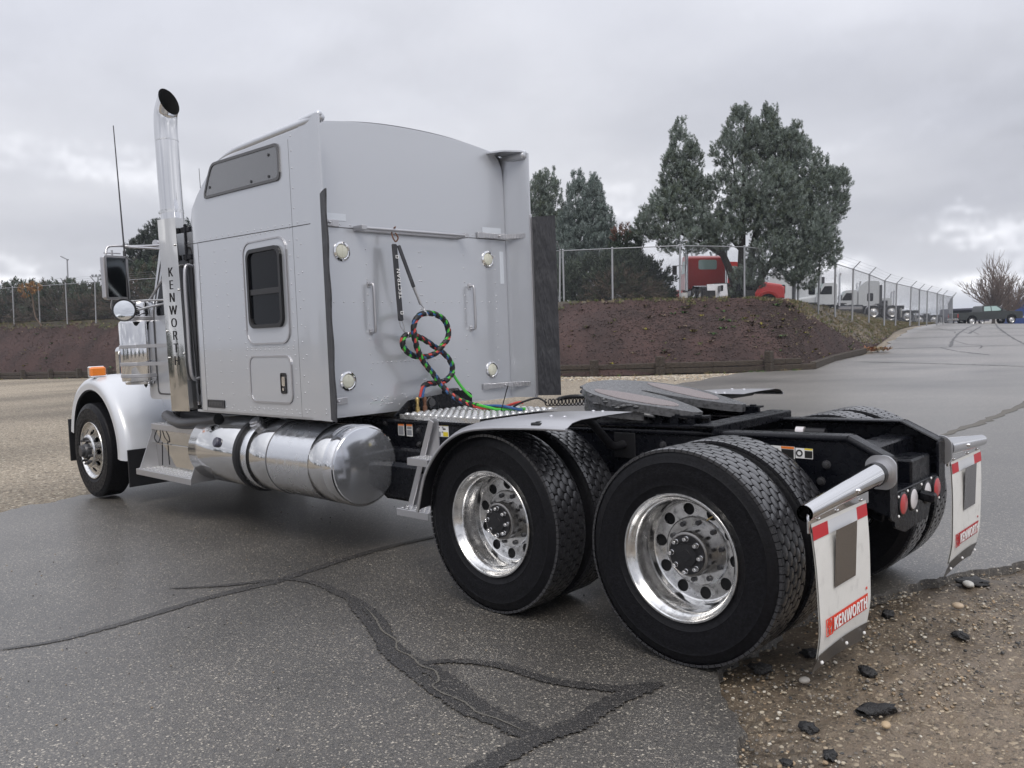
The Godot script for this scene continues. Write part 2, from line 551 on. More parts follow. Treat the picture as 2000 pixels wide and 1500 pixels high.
	ground_mat("gravel", stone_images(1024, [150, 140, 125], [[176, 166, 149], [150, 142, 128], [126, 115, 100], [190, 183, 169], [106, 96, 84]], 26000, 1.5, 6.0, 33, 3.0), 4.3, 0.85, 1.0)
	ground_mat("dirt", stone_images(1024, [110, 98, 84], [[127, 114, 97], [142, 129, 110], [98, 88, 75], [83, 75, 65], [158, 145, 125], [114, 103, 89]], 22000, 1.0, 6.0, 35, 3.0), 2.2, 0.55, 1.0)
	ground_mat("mulch", stone_images(1024, [58, 41, 39], [[78, 55, 51], [58, 39, 36], [46, 32, 31], [98, 74, 66], [68, 48, 45]], 40000, 1.5, 5.0, 37, 2.5), 3.7, 0.9, 1.2)


func make_sky() -> Sky:
	var w := 1536
	var h := 768
	var a := FastNoiseLite.new()
	a.seed = 12
	a.frequency = 0.5
	a.fractal_octaves = 5
	a.fractal_gain = 0.5
	var f := FastNoiseLite.new()
	f.seed = 77
	f.frequency = 0.9
	f.fractal_octaves = 5
	f.domain_warp_enabled = true
	f.domain_warp_amplitude = 0.7
	f.domain_warp_frequency = 0.6
	var im := Image.create_empty(w, h, false, Image.FORMAT_RGBF)
	for y in h:
		var el := PI / 2 - PI * (y + 0.5) / h
		var se := sin(el)
		var ce := cos(el)
		for x in w:
			if y > h / 2 + 12:
				im.set_pixel(x, y, Color(0.16, 0.155, 0.15))
				continue
			var az := TAU * ((x + 0.5) / w - 0.5)
			var d := Vector3(sin(az) * ce, se, -cos(az) * ce)
			var q := d / (maxf(se, 0.0) + 0.16)
			var n1 := a.get_noise_3d(q.x * 0.8, q.z * 0.8, 3.0)
			var n2 := f.get_noise_3d(q.x * 1.1, q.z * 1.1, se * 4.0)
			var cie := (1.0 + 1.35 * maxf(se, 0.0))
			var L := 0.515 * cie * (1.0 + 0.34 * n1 + 0.11 * n2)
			# thin bright gaps in the deck low down
			var gap := smoothstep(0.12, 0.6, n2 + 0.6 * n1) * smoothstep(0.3, 0.03, se)
			L += gap * 0.5
			L += 0.16 * smoothstep(0.1, 0.0, se)
			var grey := clampf(0.5 + 0.6 * n1 + 0.5 * gap, 0.0, 1.0)
			var tint := Color(0.935, 0.97, 1.1).lerp(Color(0.985, 0.995, 1.04), grey)
			im.set_pixel(x, y, Color(L * tint.r, L * tint.g, L * tint.b))
	var m := PanoramaSkyMaterial.new()
	m.panorama = ImageTexture.create_from_image(im)
	var s := Sky.new()
	s.sky_material = m
	return s


func _ready() -> void:
	rng.seed = 20
	var cam := Camera3D.new()
	cam.name = "camera"
	cam.fov = 49.12
	cam.far = 3000.0
	cam.near = 0.05
	cam.transform = Transform3D(Basis(Vector3.UP, 0.759106) * Basis(Vector3.RIGHT, -0.059647) * Basis(Vector3.BACK, -0.03804), Vector3(3.563, 1.6825, 4.7019))
	add_child(cam)
	cam.current = true
	var env := Environment.new()
	env.background_mode = Environment.BG_SKY
	env.sky = make_sky()
	env.tonemap_mode = Environment.TONE_MAPPER_LINEAR
	env.tonemap_exposure = 1.1
	env.sdfgi_enabled = true
	env.ssao_enabled = true
	env.ssil_enabled = true
	env.fog_enabled = true
	env.fog_density = 0.0005
	env.fog_light_color = Color(0.82, 0.85, 0.9)
	var we := WorldEnvironment.new()
	we.name = "world_environment"
	we.environment = env
	add_child(we)
	var sun := DirectionalLight3D.new()
	sun.name = "sun"
	sun.light_energy = 0.48
	sun.light_angular_distance = 30.0
	sun.light_color = Color(1.0, 0.97, 0.93)
	sun.shadow_enabled = true
	add_child(sun)
	sun.look_at_from_position(Vector3(7, 11, 6), Vector3.ZERO)
	make_materials()
	make_ground()
	make_bank()
	make_fences()
	make_trees()
	make_truck()
	make_yard()
	make_litter()


func flat_disc(b: B, r: float, h: float, at: Transform3D, k := 20) -> void:
	b.prism(circle(0, 0, r, k), h, at)


# an annulus from r1 to r2 (at heights h1, h2 along y) with n round holes of radius rh at radius rc
func holed_disc(b: B, r1: float, r2: float, h1: float, h2: float, rc: float, rh: float, n: int, at: Transform3D) -> void:
	var k := 20
	var half := PI / n
	var lift := func(th: float, r: float) -> Vector3:
		return at * (Vector3(cos(th) * r, lerpf(h1, h2, (r - r1) / (r2 - r1)), sin(th) * r))
	var up := at.basis.y
	for q in n:
		var tc := TAU * q / n
		for i in k:
			var ps := []
			for e in [i, i + 1]:
				var a: float = TAU * e / k
				var hx: float = cos(a) * rh / rc
				var hy: float = sin(a) * rh
				var sx: float = half * rc / maxf(absf(cos(a)), 1e-5)
				var sy: float = ((r2 - rc) if sin(a) > 0.0 else (rc - r1)) / maxf(absf(sin(a)), 1e-5)
				var m := minf(sx, sy)
				ps.append(lift.call(tc + hx, rc + hy))
				ps.append(lift.call(tc + clampf(cos(a) * m / rc, -half, half), clampf(rc + sin(a) * m, r1, r2)))
			b.quad(ps[0], ps[1], ps[3], ps[2], up)
			var dn := -up * 0.016
			var ctr: Vector3 = lift.call(tc, rc)
			# the corner of the sector, where the border turns between two steps
			for sc in [[-half, r1], [half, r1], [half, r2], [-half, r2]]:
				var ang := atan2(sc[1] - rc, sc[0] * rc)
				var a0: float = TAU * i / k
				if fposmod(ang - a0, TAU) < TAU / k:
					b.tri(ps[1], lift.call(tc + sc[0], sc[1]), ps[3], up, up, up)
			b.quad(ps[0], ps[2], ps[2] + dn, ps[0] + dn, (ctr - ps[0]).normalized())


func tyre_meshes() -> Array:
	var up := Transform3D(Basis.IDENTITY, Vector3(0, -0.125, 0))
	var b := B.new()
	b.lathe(pv2([0.3, -0.09, 0.318, -0.112, 0.335, -0.12, 0.36, -0.129, 0.363, -0.132, 0.37, -0.131, 0.40, -0.137, 0.44, -0.139, 0.47, -0.136, 0.476, -0.138, 0.482, -0.134, 0.505, -0.127, 0.524, -0.119, 0.533, -0.11, 0.534, -0.1, 0.5335, -0.05, 0.5335, 0.05, 0.534, 0.1, 0.533, 0.11, 0.524, 0.119, 0.505, 0.127, 0.482, 0.134, 0.476, 0.138, 0.47, 0.136, 0.44, 0.139, 0.40, 0.137, 0.37, 0.131, 0.363, 0.132, 0.36, 0.129, 0.335, 0.12, 0.318, 0.112, 0.3, 0.09]), up, 96)
	var t := B.new()
	var cnt := 46
	var arc := TAU / cnt
	for row in 5:
		var hc := (row - 2) * 0.0405
		for k in cnt:
			var a0 := arc * (k + (0.5 if row % 2 else 0.0))
			var sc := 1.0 - 0.03 * ((k * 7 + row * 3) % 5) / 4.0
			var top := PackedVector3Array()
			var low := PackedVector3Array()
			for e in [[-0.0335, -0.0085], [-0.0335, 0.0085], [-0.013, 0.0232], [0.013, 0.0232], [0.0335, 0.0085], [0.0335, -0.0085], [0.013, -0.0232], [-0.013, -0.0232]]:
				var an: float = a0 + e[0] / 0.545
				var dir := Vector3(cos(an), 0, sin(an))
				top.append(dir * 0.5455 + Vector3(0, hc + e[1] * sc - 0.125, 0))
				low.append(dir * 0.531 + Vector3(0, hc + e[1] * 1.04 - 0.125, 0))
			var cdir := Vector3(cos(a0), 0, sin(a0))
			var cen := cdir * 0.5458 + Vector3(0, hc - 0.125, 0)
			for i in 8:
				var j := (i + 1) % 8
				var o := ((top[i] + top[j]) * 0.5 - cen).normalized()
				t.tri(cen, top[i], top[j], cdir, (cdir + 0.25 * (top[i] - cen).normalized()), (cdir + 0.25 * (top[j] - cen).normalized()))
				t.quad(top[i], top[j], low[j], low[i], o)
	# notched shoulder ribs
	for sg in [-1.0, 1.0]:
		for k in cnt * 2:
			var a0 := arc * 0.5 * k
			var w := arc * 0.5 * 0.44
			var ps := []
			var inn: float = 0.1015 if k % 2 else 0.107
			for e in [[-w, inn], [w, inn], [w, 0.121], [-w, 0.121]]:
				var dir := Vector3(cos(a0 + e[0]), 0, sin(a0 + e[0]))
				ps.append(dir * (0.545 if e[1] < 0.115 else 0.541) + Vector3(0, sg * e[1] - 0.125, 0))
				ps.append(dir * 0.527 + Vector3(0, sg * (e[1] + (0.003 if e[1] > 0.115 else 0.0)) - 0.125, 0))
			var cd := Vector3(cos(a0), 0, sin(a0))
			var td := Vector3(-sin(a0), 0, cos(a0))
			t.quad(ps[0], ps[2], ps[4], ps[6], (cd + Vector3.UP * sg * 0.2).normalized())
			t.quad(ps[4], ps[6], ps[7], ps[5], Vector3.UP * sg)
			t.quad(ps[0], ps[2], ps[3], ps[1], -Vector3.UP * sg)
			t.quad(ps[2], ps[4], ps[5], ps[3], td)
			t.quad(ps[0], ps[6], ps[7], ps[1], -td)
	return [b.mesh(), t.mesh()]


func bolts(called: String, n: int, rad: float, r: float, h0: float, h1: float, m: String, parent: Node, single := true) -> void:
	var b := B.new()
	b.lathe(pv2([r * 1.18, h0, r * 1.18, h0 + (h1 - h0) * 0.3, r, h0 + (h1 - h0) * 0.3, r, h1 - 0.004, r * 0.75, h1, 0.0, h1]), Transform3D.IDENTITY, 10)
	var me := b.mesh()
	for k in n:
		var a := TAU * (k + 0.5) / n
		var o := put(called, me, m, parent)
		o.position = Vector3(cos(a) * rad, 0, sin(a) * rad)


func make_wheels(truck: Node3D) -> void:
	var tm := tyre_meshes()
	T.tyre = tm[0]
	var I := Transform3D.IDENTITY
	var rim := B.new()
	rim.lathe(pv2([0.302, -0.05, 0.322, -0.03, 0.3265, -0.012, 0.3265, 0.0, 0.322, 0.006, 0.313, 0.006, 0.307, -0.002, 0.3, -0.02, 0.292, -0.028, 0.283, -0.036, 0.279, -0.06, 0.275, -0.1, 0.266, -0.112, 0.263, -0.148, 0.257, -0.168, 0.25, -0.172]), I, 72)
	holed_disc(rim, 0.178, 0.25, -0.178, -0.172, 0.2145, 0.0315, 10, I)
	rim.lathe(pv2([0.178, -0.178, 0.176, -0.166, 0.172, -0.162, 0.17, -0.164]), I, 60)
	rim.lathe(pv2([0.17, -0.164, 0.12, -0.17]), I, 60)
	T.rim = rim.mesh()
	var back := B.new()
	back.lathe(pv2([0.255, -0.25, 0.255, -0.19, 0.0, -0.19]), I, 32)
	var hub := B.new()
	hub.lathe(pv2([0.126, -0.19, 0.118, -0.16, 0.117, -0.095, 0.112, -0.083, 0.104, -0.079, 0.1, -0.079]), I, 40)
	var cap := B.new()
	cap.lathe(pv2([0.1, -0.079, 0.1, -0.074, 0.062, -0.074, 0.058, -0.064, 0.03, -0.062, 0.028, -0.058, 0.0, -0.058]), I, 32)
	var proto := part("drive_wheel", truck)
	put("tyre", tm[0], "rubber", proto)
	put("tread", tm[1], "tread_rubber", proto, "stuff")
	put("rim", T.rim, "alloy", proto)
	put("brake_drum", back, "hollow", proto)
	put("hub", hub, mat("hub_metal", lin(0.3, 0.29, 0.28), 0.26, 1.0), proto)
	put("hub_cap", cap, "black_plastic", proto)
	bolts("hub_bolt", 8, 0.083, 0.0115, -0.079, -0.042, "chrome", proto)
	bolts("wheel_nut", 10, 0.148, 0.0135, -0.178, -0.15, "steel_grey", proto)
	var valve := B.new()
	valve.tube(pv3([0.245, -0.15, 0.04, 0.235, -0.13, 0.03, 0.2, -0.12, 0.01]), 0.004, 6)
	put("valve_stem", valve, "brass", proto)
	var inner := part("inner_drive_wheel", truck)
	put("tyre", tm[0], "rubber", inner)
	put("tread", tm[1], "tread_rubber", inner, "stuff")
	var ib := B.new()
	ib.lathe(pv2([0.322, -0.01, 0.322, 0.0, 0.31, 0.0, 0.29, -0.03, 0.278, -0.06, 0.278, -0.2, 0.1, -0.2]), I, 40)
	put("rim", ib, "alloy", inner)
	var first := true
	for s in [1.0, -1.0]:
		for x in [0.0, 1.32]:
			for q in 2:
				var src: Node3D = proto if q == 0 else inner
				var o: Node3D = src if first or (s > 0 and x == 0.0) else copy_of(src, truck)
				var bs: Basis = Basis(Vector3.RIGHT, PI / 2 * s) * Basis(Vector3.UP, 0.35 + x * 0.6)
				o.transform = Transform3D(bs, Vector3(x, 0.546, s * (1.19 if q == 0 else 0.845)))
			first = false
	# steered wheels: convex discs
	var sw := part("steer_wheel", truck)
	put("tyre", tm[0], "rubber", sw)
	var sr := B.new()
	sr.lathe(pv2([0.302, -0.05, 0.322, -0.03, 0.3265, -0.012, 0.3265, 0.0, 0.322, 0.006, 0.313, 0.006, 0.305, -0.004, 0.297, -0.02, 0.285, -0.026, 0.27, -0.024]), I, 48)
	holed_disc(sr, 0.185, 0.27, 0.03, -0.024, 0.222, 0.029, 10, I)
	sr.lathe(pv2([0.185, 0.03, 0.175, 0.042, 0.165, 0.046, 0.1, 0.046]), I, 48)
	put("rim", sr, "alloy", sw)
	bolts("wheel_nut", 10, 0.14, 0.014, 0.04, 0.085, "steel_grey", sw)
	var sh := B.new()
	sh.lathe(pv2([0.085, 0.04, 0.082, 0.08, 0.075, 0.09, 0.06, 0.093, 0.058, 0.115, 0.05, 0.122, 0.0, 0.122]), I, 28)
	put("hub", sh, "steel_grey", sw)
	sw.transform = Transform3D(Basis(Vector3.RIGHT, PI / 2), Vector3(-6.42, 0.546, 1.13))
	var s2 := copy_of(sw, truck)
	s2.transform = Transform3D(Basis(Vector3.RIGHT, -PI / 2), Vector3(-6.42, 0.546, -1.13))


func rail_top(x: float) -> float:
	if x > 1.86:
		return lerpf(1.09, 0.99, (x - 1.86) / 0.2)
	return lerpf(1.02, 1.09, (x + 1.6) / 3.46)


func make_chassis(truck: Node3D) -> void:
	for s in [1.0, -1.0]:
		var b := B.new()
		b.tf = Transform3D(Basis.from_scale(Vector3(1, 1, s)), Vector3.ZERO)
		b.prism(pv2([-7.3, 0.91, -1.6, rail_top(-1.6), 1.86, 1.09, 2.06, 0.99, 2.06, 0.7, 1.84, 0.79, -1.6, 0.74, -7.3, 0.66]), 0.012, Transform3D(Basis.IDENTITY, Vector3(0, 0, 0.42)))
		# rolled top flange, sloping down at the tail, and bottom flange
		for e in [[-7.3, 1.86], [1.86, 2.06]]:
			var y0 := rail_top(e[0]) if e[0] > -7 else 0.91
			var y1 := rail_top(e[1])
			b.bar(Vector3(e[0], y0, 0.385), Vector3(e[1], y1, 0.385), 0.1, 0.014, 0.006)
			b.tube(pv3([e[0], y0 - 0.012, 0.424, e[1], y1 - 0.012, 0.424]), 0.02, 10)
		b.bar(Vector3(-7.3, 0.66, 0.385), Vector3(1.84, 0.79, 0.385), 0.09, 0.014)
		put("frame_rail", b, "black_frame", truck)
		# row of bolts along the rail
		var k := B.new()
		k.tf = b.tf
		for q in [[-1.93, 0.99], [-1.93, 0.84], [-1.52, 0.95], [-1.52, 0.84], [-1.0, 0.84], [0.15, 0.9], [0.6, 0.9], [0.75, 0.98], [1.36, 0.8], [1.5, 0.86], [1.56, 0.94], [1.72, 0.85], [1.75, 0.94], [1.66, 0.78], [1.9, 0.8]]:
			k.lathe(pv2([0.024, 0.0, 0.024, 0.005, 0.016, 0.006, 0.015, 0.02, 0.0, 0.022]), Transform3D(Basis(Vector3.RIGHT, PI / 2), Vector3(q[0], q[1], 0.432)), 8)
		put("rail_bolts", k, "steel_grey", truck, "stuff")
		# sliding rail of the coupling on the frame
		var sl := B.new()
		sl.tf = b.tf
		sl.bar(Vector3(-0.32, 1.075, 0.37), Vector3(1.06, 1.1, 0.37), 0.16, 0.012)
		sl.bar(Vector3(-0.3, 1.12, 0.33), Vector3(1.0, 1.15, 0.33), 0.075, 0.012)
		sl.bar(Vector3(-0.3, 1.098, 0.31), Vector3(1.0, 1.125, 0.31), 0.02, 0.05)
		for q in 11:
			sl.box(Vector3(-0.25 + q * 0.115, 1.1 + q * 0.002, 0.352), Vector3(0.055, 0.04, 0.03), 0.004)
		for q in 7:
			sl.lathe(pv2([0.024, 0.0, 0.024, 0.016, 0.0, 0.016]), Transform3D(Basis.IDENTITY, Vector3(0.1 + q * 0.14, 1.132 + q * 0.0025, 0.34)), 6)
		put("slide_rail", sl, "black_frame", truck)
	# plates and cross members
	var cp := B.new()
	cp.box(Vector3(1.06, 1.112, 0.0), Vector3(0.14, 0.014, 0.98), 0.004)
	cp.box(Vector3(1.125, 1.09, 0.0), Vector3(0.012, 0.05, 0.98), 0.003)
	put("cross_plate", cp, "black_frame", truck)
	for x in [-1.2, -0.35, 0.66, 1.55]:
		var c := B.new()
		c.box(Vector3(x, 0.9, 0), Vector3(0.09, 0.2, 0.84), 0.006)
		put("cross_member", c, "black_frame", truck)
	var rc := B.new()
	rc.box(Vector3(1.83, 0.93, 0), Vector3(0.16, 0.16, 0.84), 0.01)
	rc.box(Vector3(1.96, 0.86, -0.12), Vector3(0.16, 0.14, 0.3), 0.01)
	put("rear_cross_member", rc, "black_frame", truck)
	for s in [1.0, -1.0]:
		var e := B.new()
		e.tf = Transform3D(Basis.from_scale(Vector3(1, 1, s)), Vector3.ZERO)
		e.prism(rounded(pv2([0.33, 0.99, 0.435, 0.99, 0.435, 0.69, 0.36, 0.66, 0.33, 0.7]), 0.02), 0.014, Transform3D(Basis(Vector3(0, 0, 1), Vector3(0, 1, 0), Vector3(1, 0, 0)), Vector3(2.055, 0, 0)))
		put("rail_end_plate", e, "black_frame", truck)
	# axles, suspension, drive line
	for x in [0.0, 1.32]:
		var a := B.new()
		a.tube(pv3([x, 0.546, -1.0, x, 0.546, -0.3, x, 0.546, 0.3, x, 0.546, 1.0]), [0.075, 0.09, 0.09, 0.075], 14)
		a.ball(Vector3(x, 0.556, 0.05), Vector3(0.23, 0.23, 0.2), 16)
		a.tube(pv3([x + 0.2, 0.58, 0.05, x + 0.42, 0.6, 0.05]), 0.07, 10)
		put("axle", a, "black_frame", truck)
		for s in [1.0, -1.0]:
			var g := B.new()
			g.lathe(pv2([0.09, -0.12, 0.13, -0.09, 0.14, 0.0, 0.13, 0.09, 0.1, 0.12, 0.0, 0.12]), Transform3D(Basis.IDENTITY, Vector3(x + 0.34, 0.66, 0.5 * s)), 16)
			put("air_spring", g, "rubber", truck)
			var bm := B.new()
			bm.bar(Vector3(x - 0.4, 0.66, 0.5 * s), Vector3(x + 0.4, 0.5, 0.5 * s), 0.08, 0.09, 0.01)
			bm.tube(pv3([x - 0.12, 0.5, 0.36 * s, x - 0.05, 0.9, 0.46 * s]), 0.035, 10)
			bm.lathe(pv2([0.085, -0.1, 0.09, 0.0, 0.07, 0.1, 0.0, 0.1]), Transform3D(Basis(Vector3(0, 0, 1), -0.6), Vector3(x + 0.14, 0.66, 0.32 * s)), 14)
			put("suspension_arm", bm, "black_frame", truck)
	var ds := B.new()
	ds.tube(pv3([-4.5, 0.75, 0, -0.35, 0.62, 0.03]), 0.06, 12)
	ds.tube(pv3([0.42, 0.6, 0.05, 1.1, 0.58, 0.05]), 0.05, 12)
	put("drive_shaft", ds, "black_frame", truck)
	# air lines and small gear between the rails
	var al := B.new()
	for q in 4:
		al.tube(smooth3(pv3([0.95, 0.98 - q * 0.02, -0.38 + q * 0.03, 1.25, 1.0 - q * 0.03, -0.33 + q * 0.05, 1.5, 0.93, -0.3 + q * 0.1, 1.75, 0.9, -0.25 + q * 0.12])), 0.012, 7)
	al.tube(pv3([1.3, 1.0, -0.33, 1.42, 1.0, -0.34]), 0.032, 10)
	put("air_lines", al, "black_plastic", truck)
	var cl := B.new()
	cl.tube(pv3([1.24, 1.0, -0.325, 1.29, 1.0, -0.33]), 0.036, 10)
	put("air_line_collar", cl, "lens_white", truck)
	# gear on the outside of the left rail behind the last wheel, and the boxes ahead of the drive wheels
	var gr := B.new()
	gr.tube(smooth3(pv3([1.45, 0.93, 0.45, 1.5, 0.88, 0.5, 1.52, 0.76, 0.52])), 0.018, 8)
	gr.ball(Vector3(1.46, 0.93, 0.46), Vector3(0.03, 0.03, 0.03), 8)
	gr.bar(Vector3(1.62, 0.85, 0.47), Vector3(1.66, 0.62, 0.47), 0.05, 0.05, 0.01)
	gr.ball(Vector3(1.78, 0.52, 0.42), Vector3(0.1, 0.1, 0.08), 12)
	put("levelling_gear", gr, "black_frame", truck)
	var bx := B.new()
	bx.box(Vector3(-1.55, 0.56, 0.36), Vector3(0.5, 0.3, 0.5), 0.03)
	bx.box(Vector3(-1.4, 0.76, 0.5), Vector3(0.75, 0.12, 0.1), 0.02)
	bx.box(Vector3(-2.6, 0.9, 0.0), Vector3(1.6, 0.25, 0.7), 0.02)
	put("battery_box", bx, "black_frame", truck)


func make_coupling(truck: Node3D) -> void:
	var fw := part("fifth_wheel", truck)
	# the tilted plate: outline in plan, then laid on its slope
	var o := PackedVector2Array()
	for i in 25:
		var a := deg_to_rad(62.0 + 236.0 * i / 24)
		o.append(Vector2(0.40 + cos(a) * 0.475, sin(a) * 0.49))
	o.append_array(pv2([0.90, -0.315, 0.915, -0.295, 0.915, -0.245, 0.83, -0.17, 0.62, -0.07, 0.48, -0.03, 0.32, -0.022, 0.285, 0.0, 0.32, 0.022, 0.48, 0.03, 0.62, 0.07, 0.83, 0.17, 0.915, 0.245, 0.915, 0.295, 0.90, 0.315]))
	var tilt := Basis(Vector3(0, 0, 1), -0.162)
	var org := Vector3(0.9, 1.172, 0)
	var lay := Transform3D(tilt * Basis(Vector3(1, 0, 0), Vector3(0, 0, 1), Vector3(0, -1, 0)), org + tilt * Vector3(-0.9, 0, 0))
	var b := B.new()
	b.prism(o, 0.05, lay)
	# skirt under the rim, thicker towards the front
	for i in 24:
		var p := o[i]
		var q := o[i + 1]
		var c := Vector2(0.4, 0)
		p = p.lerp(c, 0.05)
		q = q.lerp(c, 0.05)
		var d0 := 0.05 + 0.05 * clampf((0.7 - p.x) / 0.6, 0, 1)
		var d1 := 0.05 + 0.05 * clampf((0.7 - q.x) / 0.6, 0, 1)
		var n := (lay.basis * Vector3(p.x - 0.4, p.y, 0)).normalized()
		b.quad(lay * Vector3(p.x, p.y, 0.045), lay * Vector3(q.x, q.y, 0.045), lay * Vector3(q.x, q.y, 0.045 + d1), lay * Vector3(p.x, p.y, 0.045 + d0), n)
	put("plate", b, "grease", fw)
	# two worn bright areas on the lobes, 3 mm proud of the grease
	for s in [1.0, -1.0]:
		var w := B.new()
		w.prism(rounded(pv2([0.12, 0.3 * s, 0.2, 0.38 * s, 0.42, 0.42 * s, 0.66, 0.35 * s, 0.76, 0.24 * s, 0.66, 0.16 * s, 0.44, 0.17 * s, 0.24, 0.22 * s]), 0.06), 0.003, Transform3D(lay.basis, lay.origin - lay.basis.z * 0.003))
		put("worn_patch", w, "worn_pink", fw)
	var k := B.new()
	for s in [1.0, -1.0]:
		k.prism(rounded(pv2([0.2, 1.09, 0.62, 1.1, 0.5, 1.18, 0.34, 1.2]), 0.02), 0.05, Transform3D(Basis.IDENTITY, Vector3(0, 0, 0.36 * s - 0.025)))
		k.tube(pv3([0.42, 1.17, 0.3 * s, 0.42, 1.17, 0.43 * s]), 0.04, 12)
	k.box(Vector3(0.42, 1.135, 0.0), Vector3(0.34, 0.05, 0.6), 0.01)
	k.tube(smooth3(pv3([0.55, 1.14, 0.2, 0.62, 1.135, 0.34, 0.66, 1.145, 0.4, 0.62, 1.16, 0.44])), 0.012, 8)
	put("bracket", k, "grease", fw)
	var lump := B.new()
	for i in 40:
		var a := rng.randf_range(1.2, 5.2)
		var p := Vector2(0.40 + cos(a) * 0.475, sin(a) * 0.49)
		lump.ball(lay * Vector3(p.x, p.y, rng.randf_range(0.01, 0.06)), Vector3(rng.randf_range(0.012, 0.035), rng.randf_range(0.006, 0.016), rng.randf_range(0.012, 0.035)), 6)
	put("grease_lumps", lump, "grease", fw, "stuff")


func make_quarter_fenders(truck: Node3D) -> void:
	var path := smooth3(pv3([0.70, 1.2, 0, 0.45, 1.196, 0, 0.1, 1.178, 0, -0.12, 1.145, 0, -0.3, 1.06, 0, -0.44, 0.93, 0, -0.53, 0.79, 0, -0.6, 0.58, 0]), 5)
	for s in [1.0, -1.0]:
		var f := part("quarter_fender", truck)
		var b := B.new()
		var lip := B.new()
		var t := Transform3D(Basis.from_scale(Vector3(1, 1, s)), Vector3.ZERO)
		b.tf = t
		lip.tf = t
		var m := path.size()
		for i in m - 1:
			var p := path[i]
			var q := path[i + 1]
			var np := Vector3(path[mini(i + 1, m - 1)].y - path[maxi(i - 1, 0)].y, path[maxi(i - 1, 0)].x - path[mini(i + 1, m - 1)].x, 0).normalized()
			var nq := Vector3(path[mini(i + 2, m - 1)].y - path[i].y, path[i].x - path[mini(i + 2, m - 1)].x, 0).normalized()
			if np.y < 0:
				np = -np
			if nq.y < 0:
				nq = -nq
			# crowned across: a little lower at the outer edge
			var zs := [0.665, 0.9, 1.15, 1.225, 1.275]
			var dy := [0.0, 0.004, 0.002, -0.008, -0.034]
			for z in 4:
				b.quad4(p + Vector3(0, 0, zs[z]) + np * dy[z], q + Vector3(0, 0, zs[z]) + nq * dy[z], q + Vector3(0, 0, zs[z + 1]) + nq * dy[z + 1], p + Vector3(0, 0, zs[z + 1]) + np * dy[z + 1], np + Vector3(0, 0, 0.0 if z < 2 else 0.3 * (z - 1)), nq + Vector3(0, 0, 0.0 if z < 2 else 0.3 * (z - 1)), nq + Vector3(0, 0, 0.0 if z < 1 else 0.3 * z), np + Vector3(0, 0, 0.0 if z < 1 else 0.3 * z))
				var w := Vector3(0, 0, 0)
				lip.quad4(p + Vector3(0, 0, zs[z]) + np * (dy[z] - 0.005), q + Vector3(0, 0, zs[z]) + nq * (dy[z] - 0.005), q + Vector3(0, 0, zs[z + 1]) + nq * (dy[z + 1] - 0.005), p + Vector3(0, 0, zs[z + 1]) + np * (dy[z + 1] - 0.005), -np, -nq, -nq, -np)
		put("panel", b, "aluminium", f)
		put("liner", lip, "black_plastic", f)
		var e := B.new()
		e.tf = t
		var rim := PackedVector3Array()
		for i in m:
			var np := Vector3(path[mini(i + 1, m - 1)].y - path[maxi(i - 1, 0)].y, path[maxi(i - 1, 0)].x - path[mini(i + 1, m - 1)].x, 0).normalized()
			if np.y < 0:
				np = -np
			rim.append(path[i] + Vector3(0, 0, 1.277) - np * 0.04)
		e.tube(rim, 0.01, 8)
		put("rolled_edge", e, "aluminium", f)
		var r := B.new()
		r.tf = t
		r.tube(smooth3(pv3([0.46, 1.165, 1.24, 0.46, 1.165, 0.9, 0.46, 1.15, 0.78, 0.46, 1.02, 0.62, 0.46, 0.965, 0.54, 0.46, 0.965, 0.44]), 5), 0.027, 10)
		r.bar(Vector3(0.46, 1.17, 0.7), Vector3(0.46, 1.17, 1.26), 0.07, 0.03, 0.005)
		r.box(Vector3(0.47, 0.96, 0.438), Vector3(0.16, 0.16, 0.01), 0.003)
		put("mounting_arm", r, "black_plastic", f)
		var sc := B.new()
		sc.tf = t
		for q in [[0.5, 1.05], [0.4, 1.05], [0.52, 0.72], [0.45, 0.72]]:
			sc.ball(Vector3(q[0], 1.2, q[1]), Vector3(0.013, 0.008, 0.013), 8)
		put("rivets", sc, "rivet", f, "stuff")


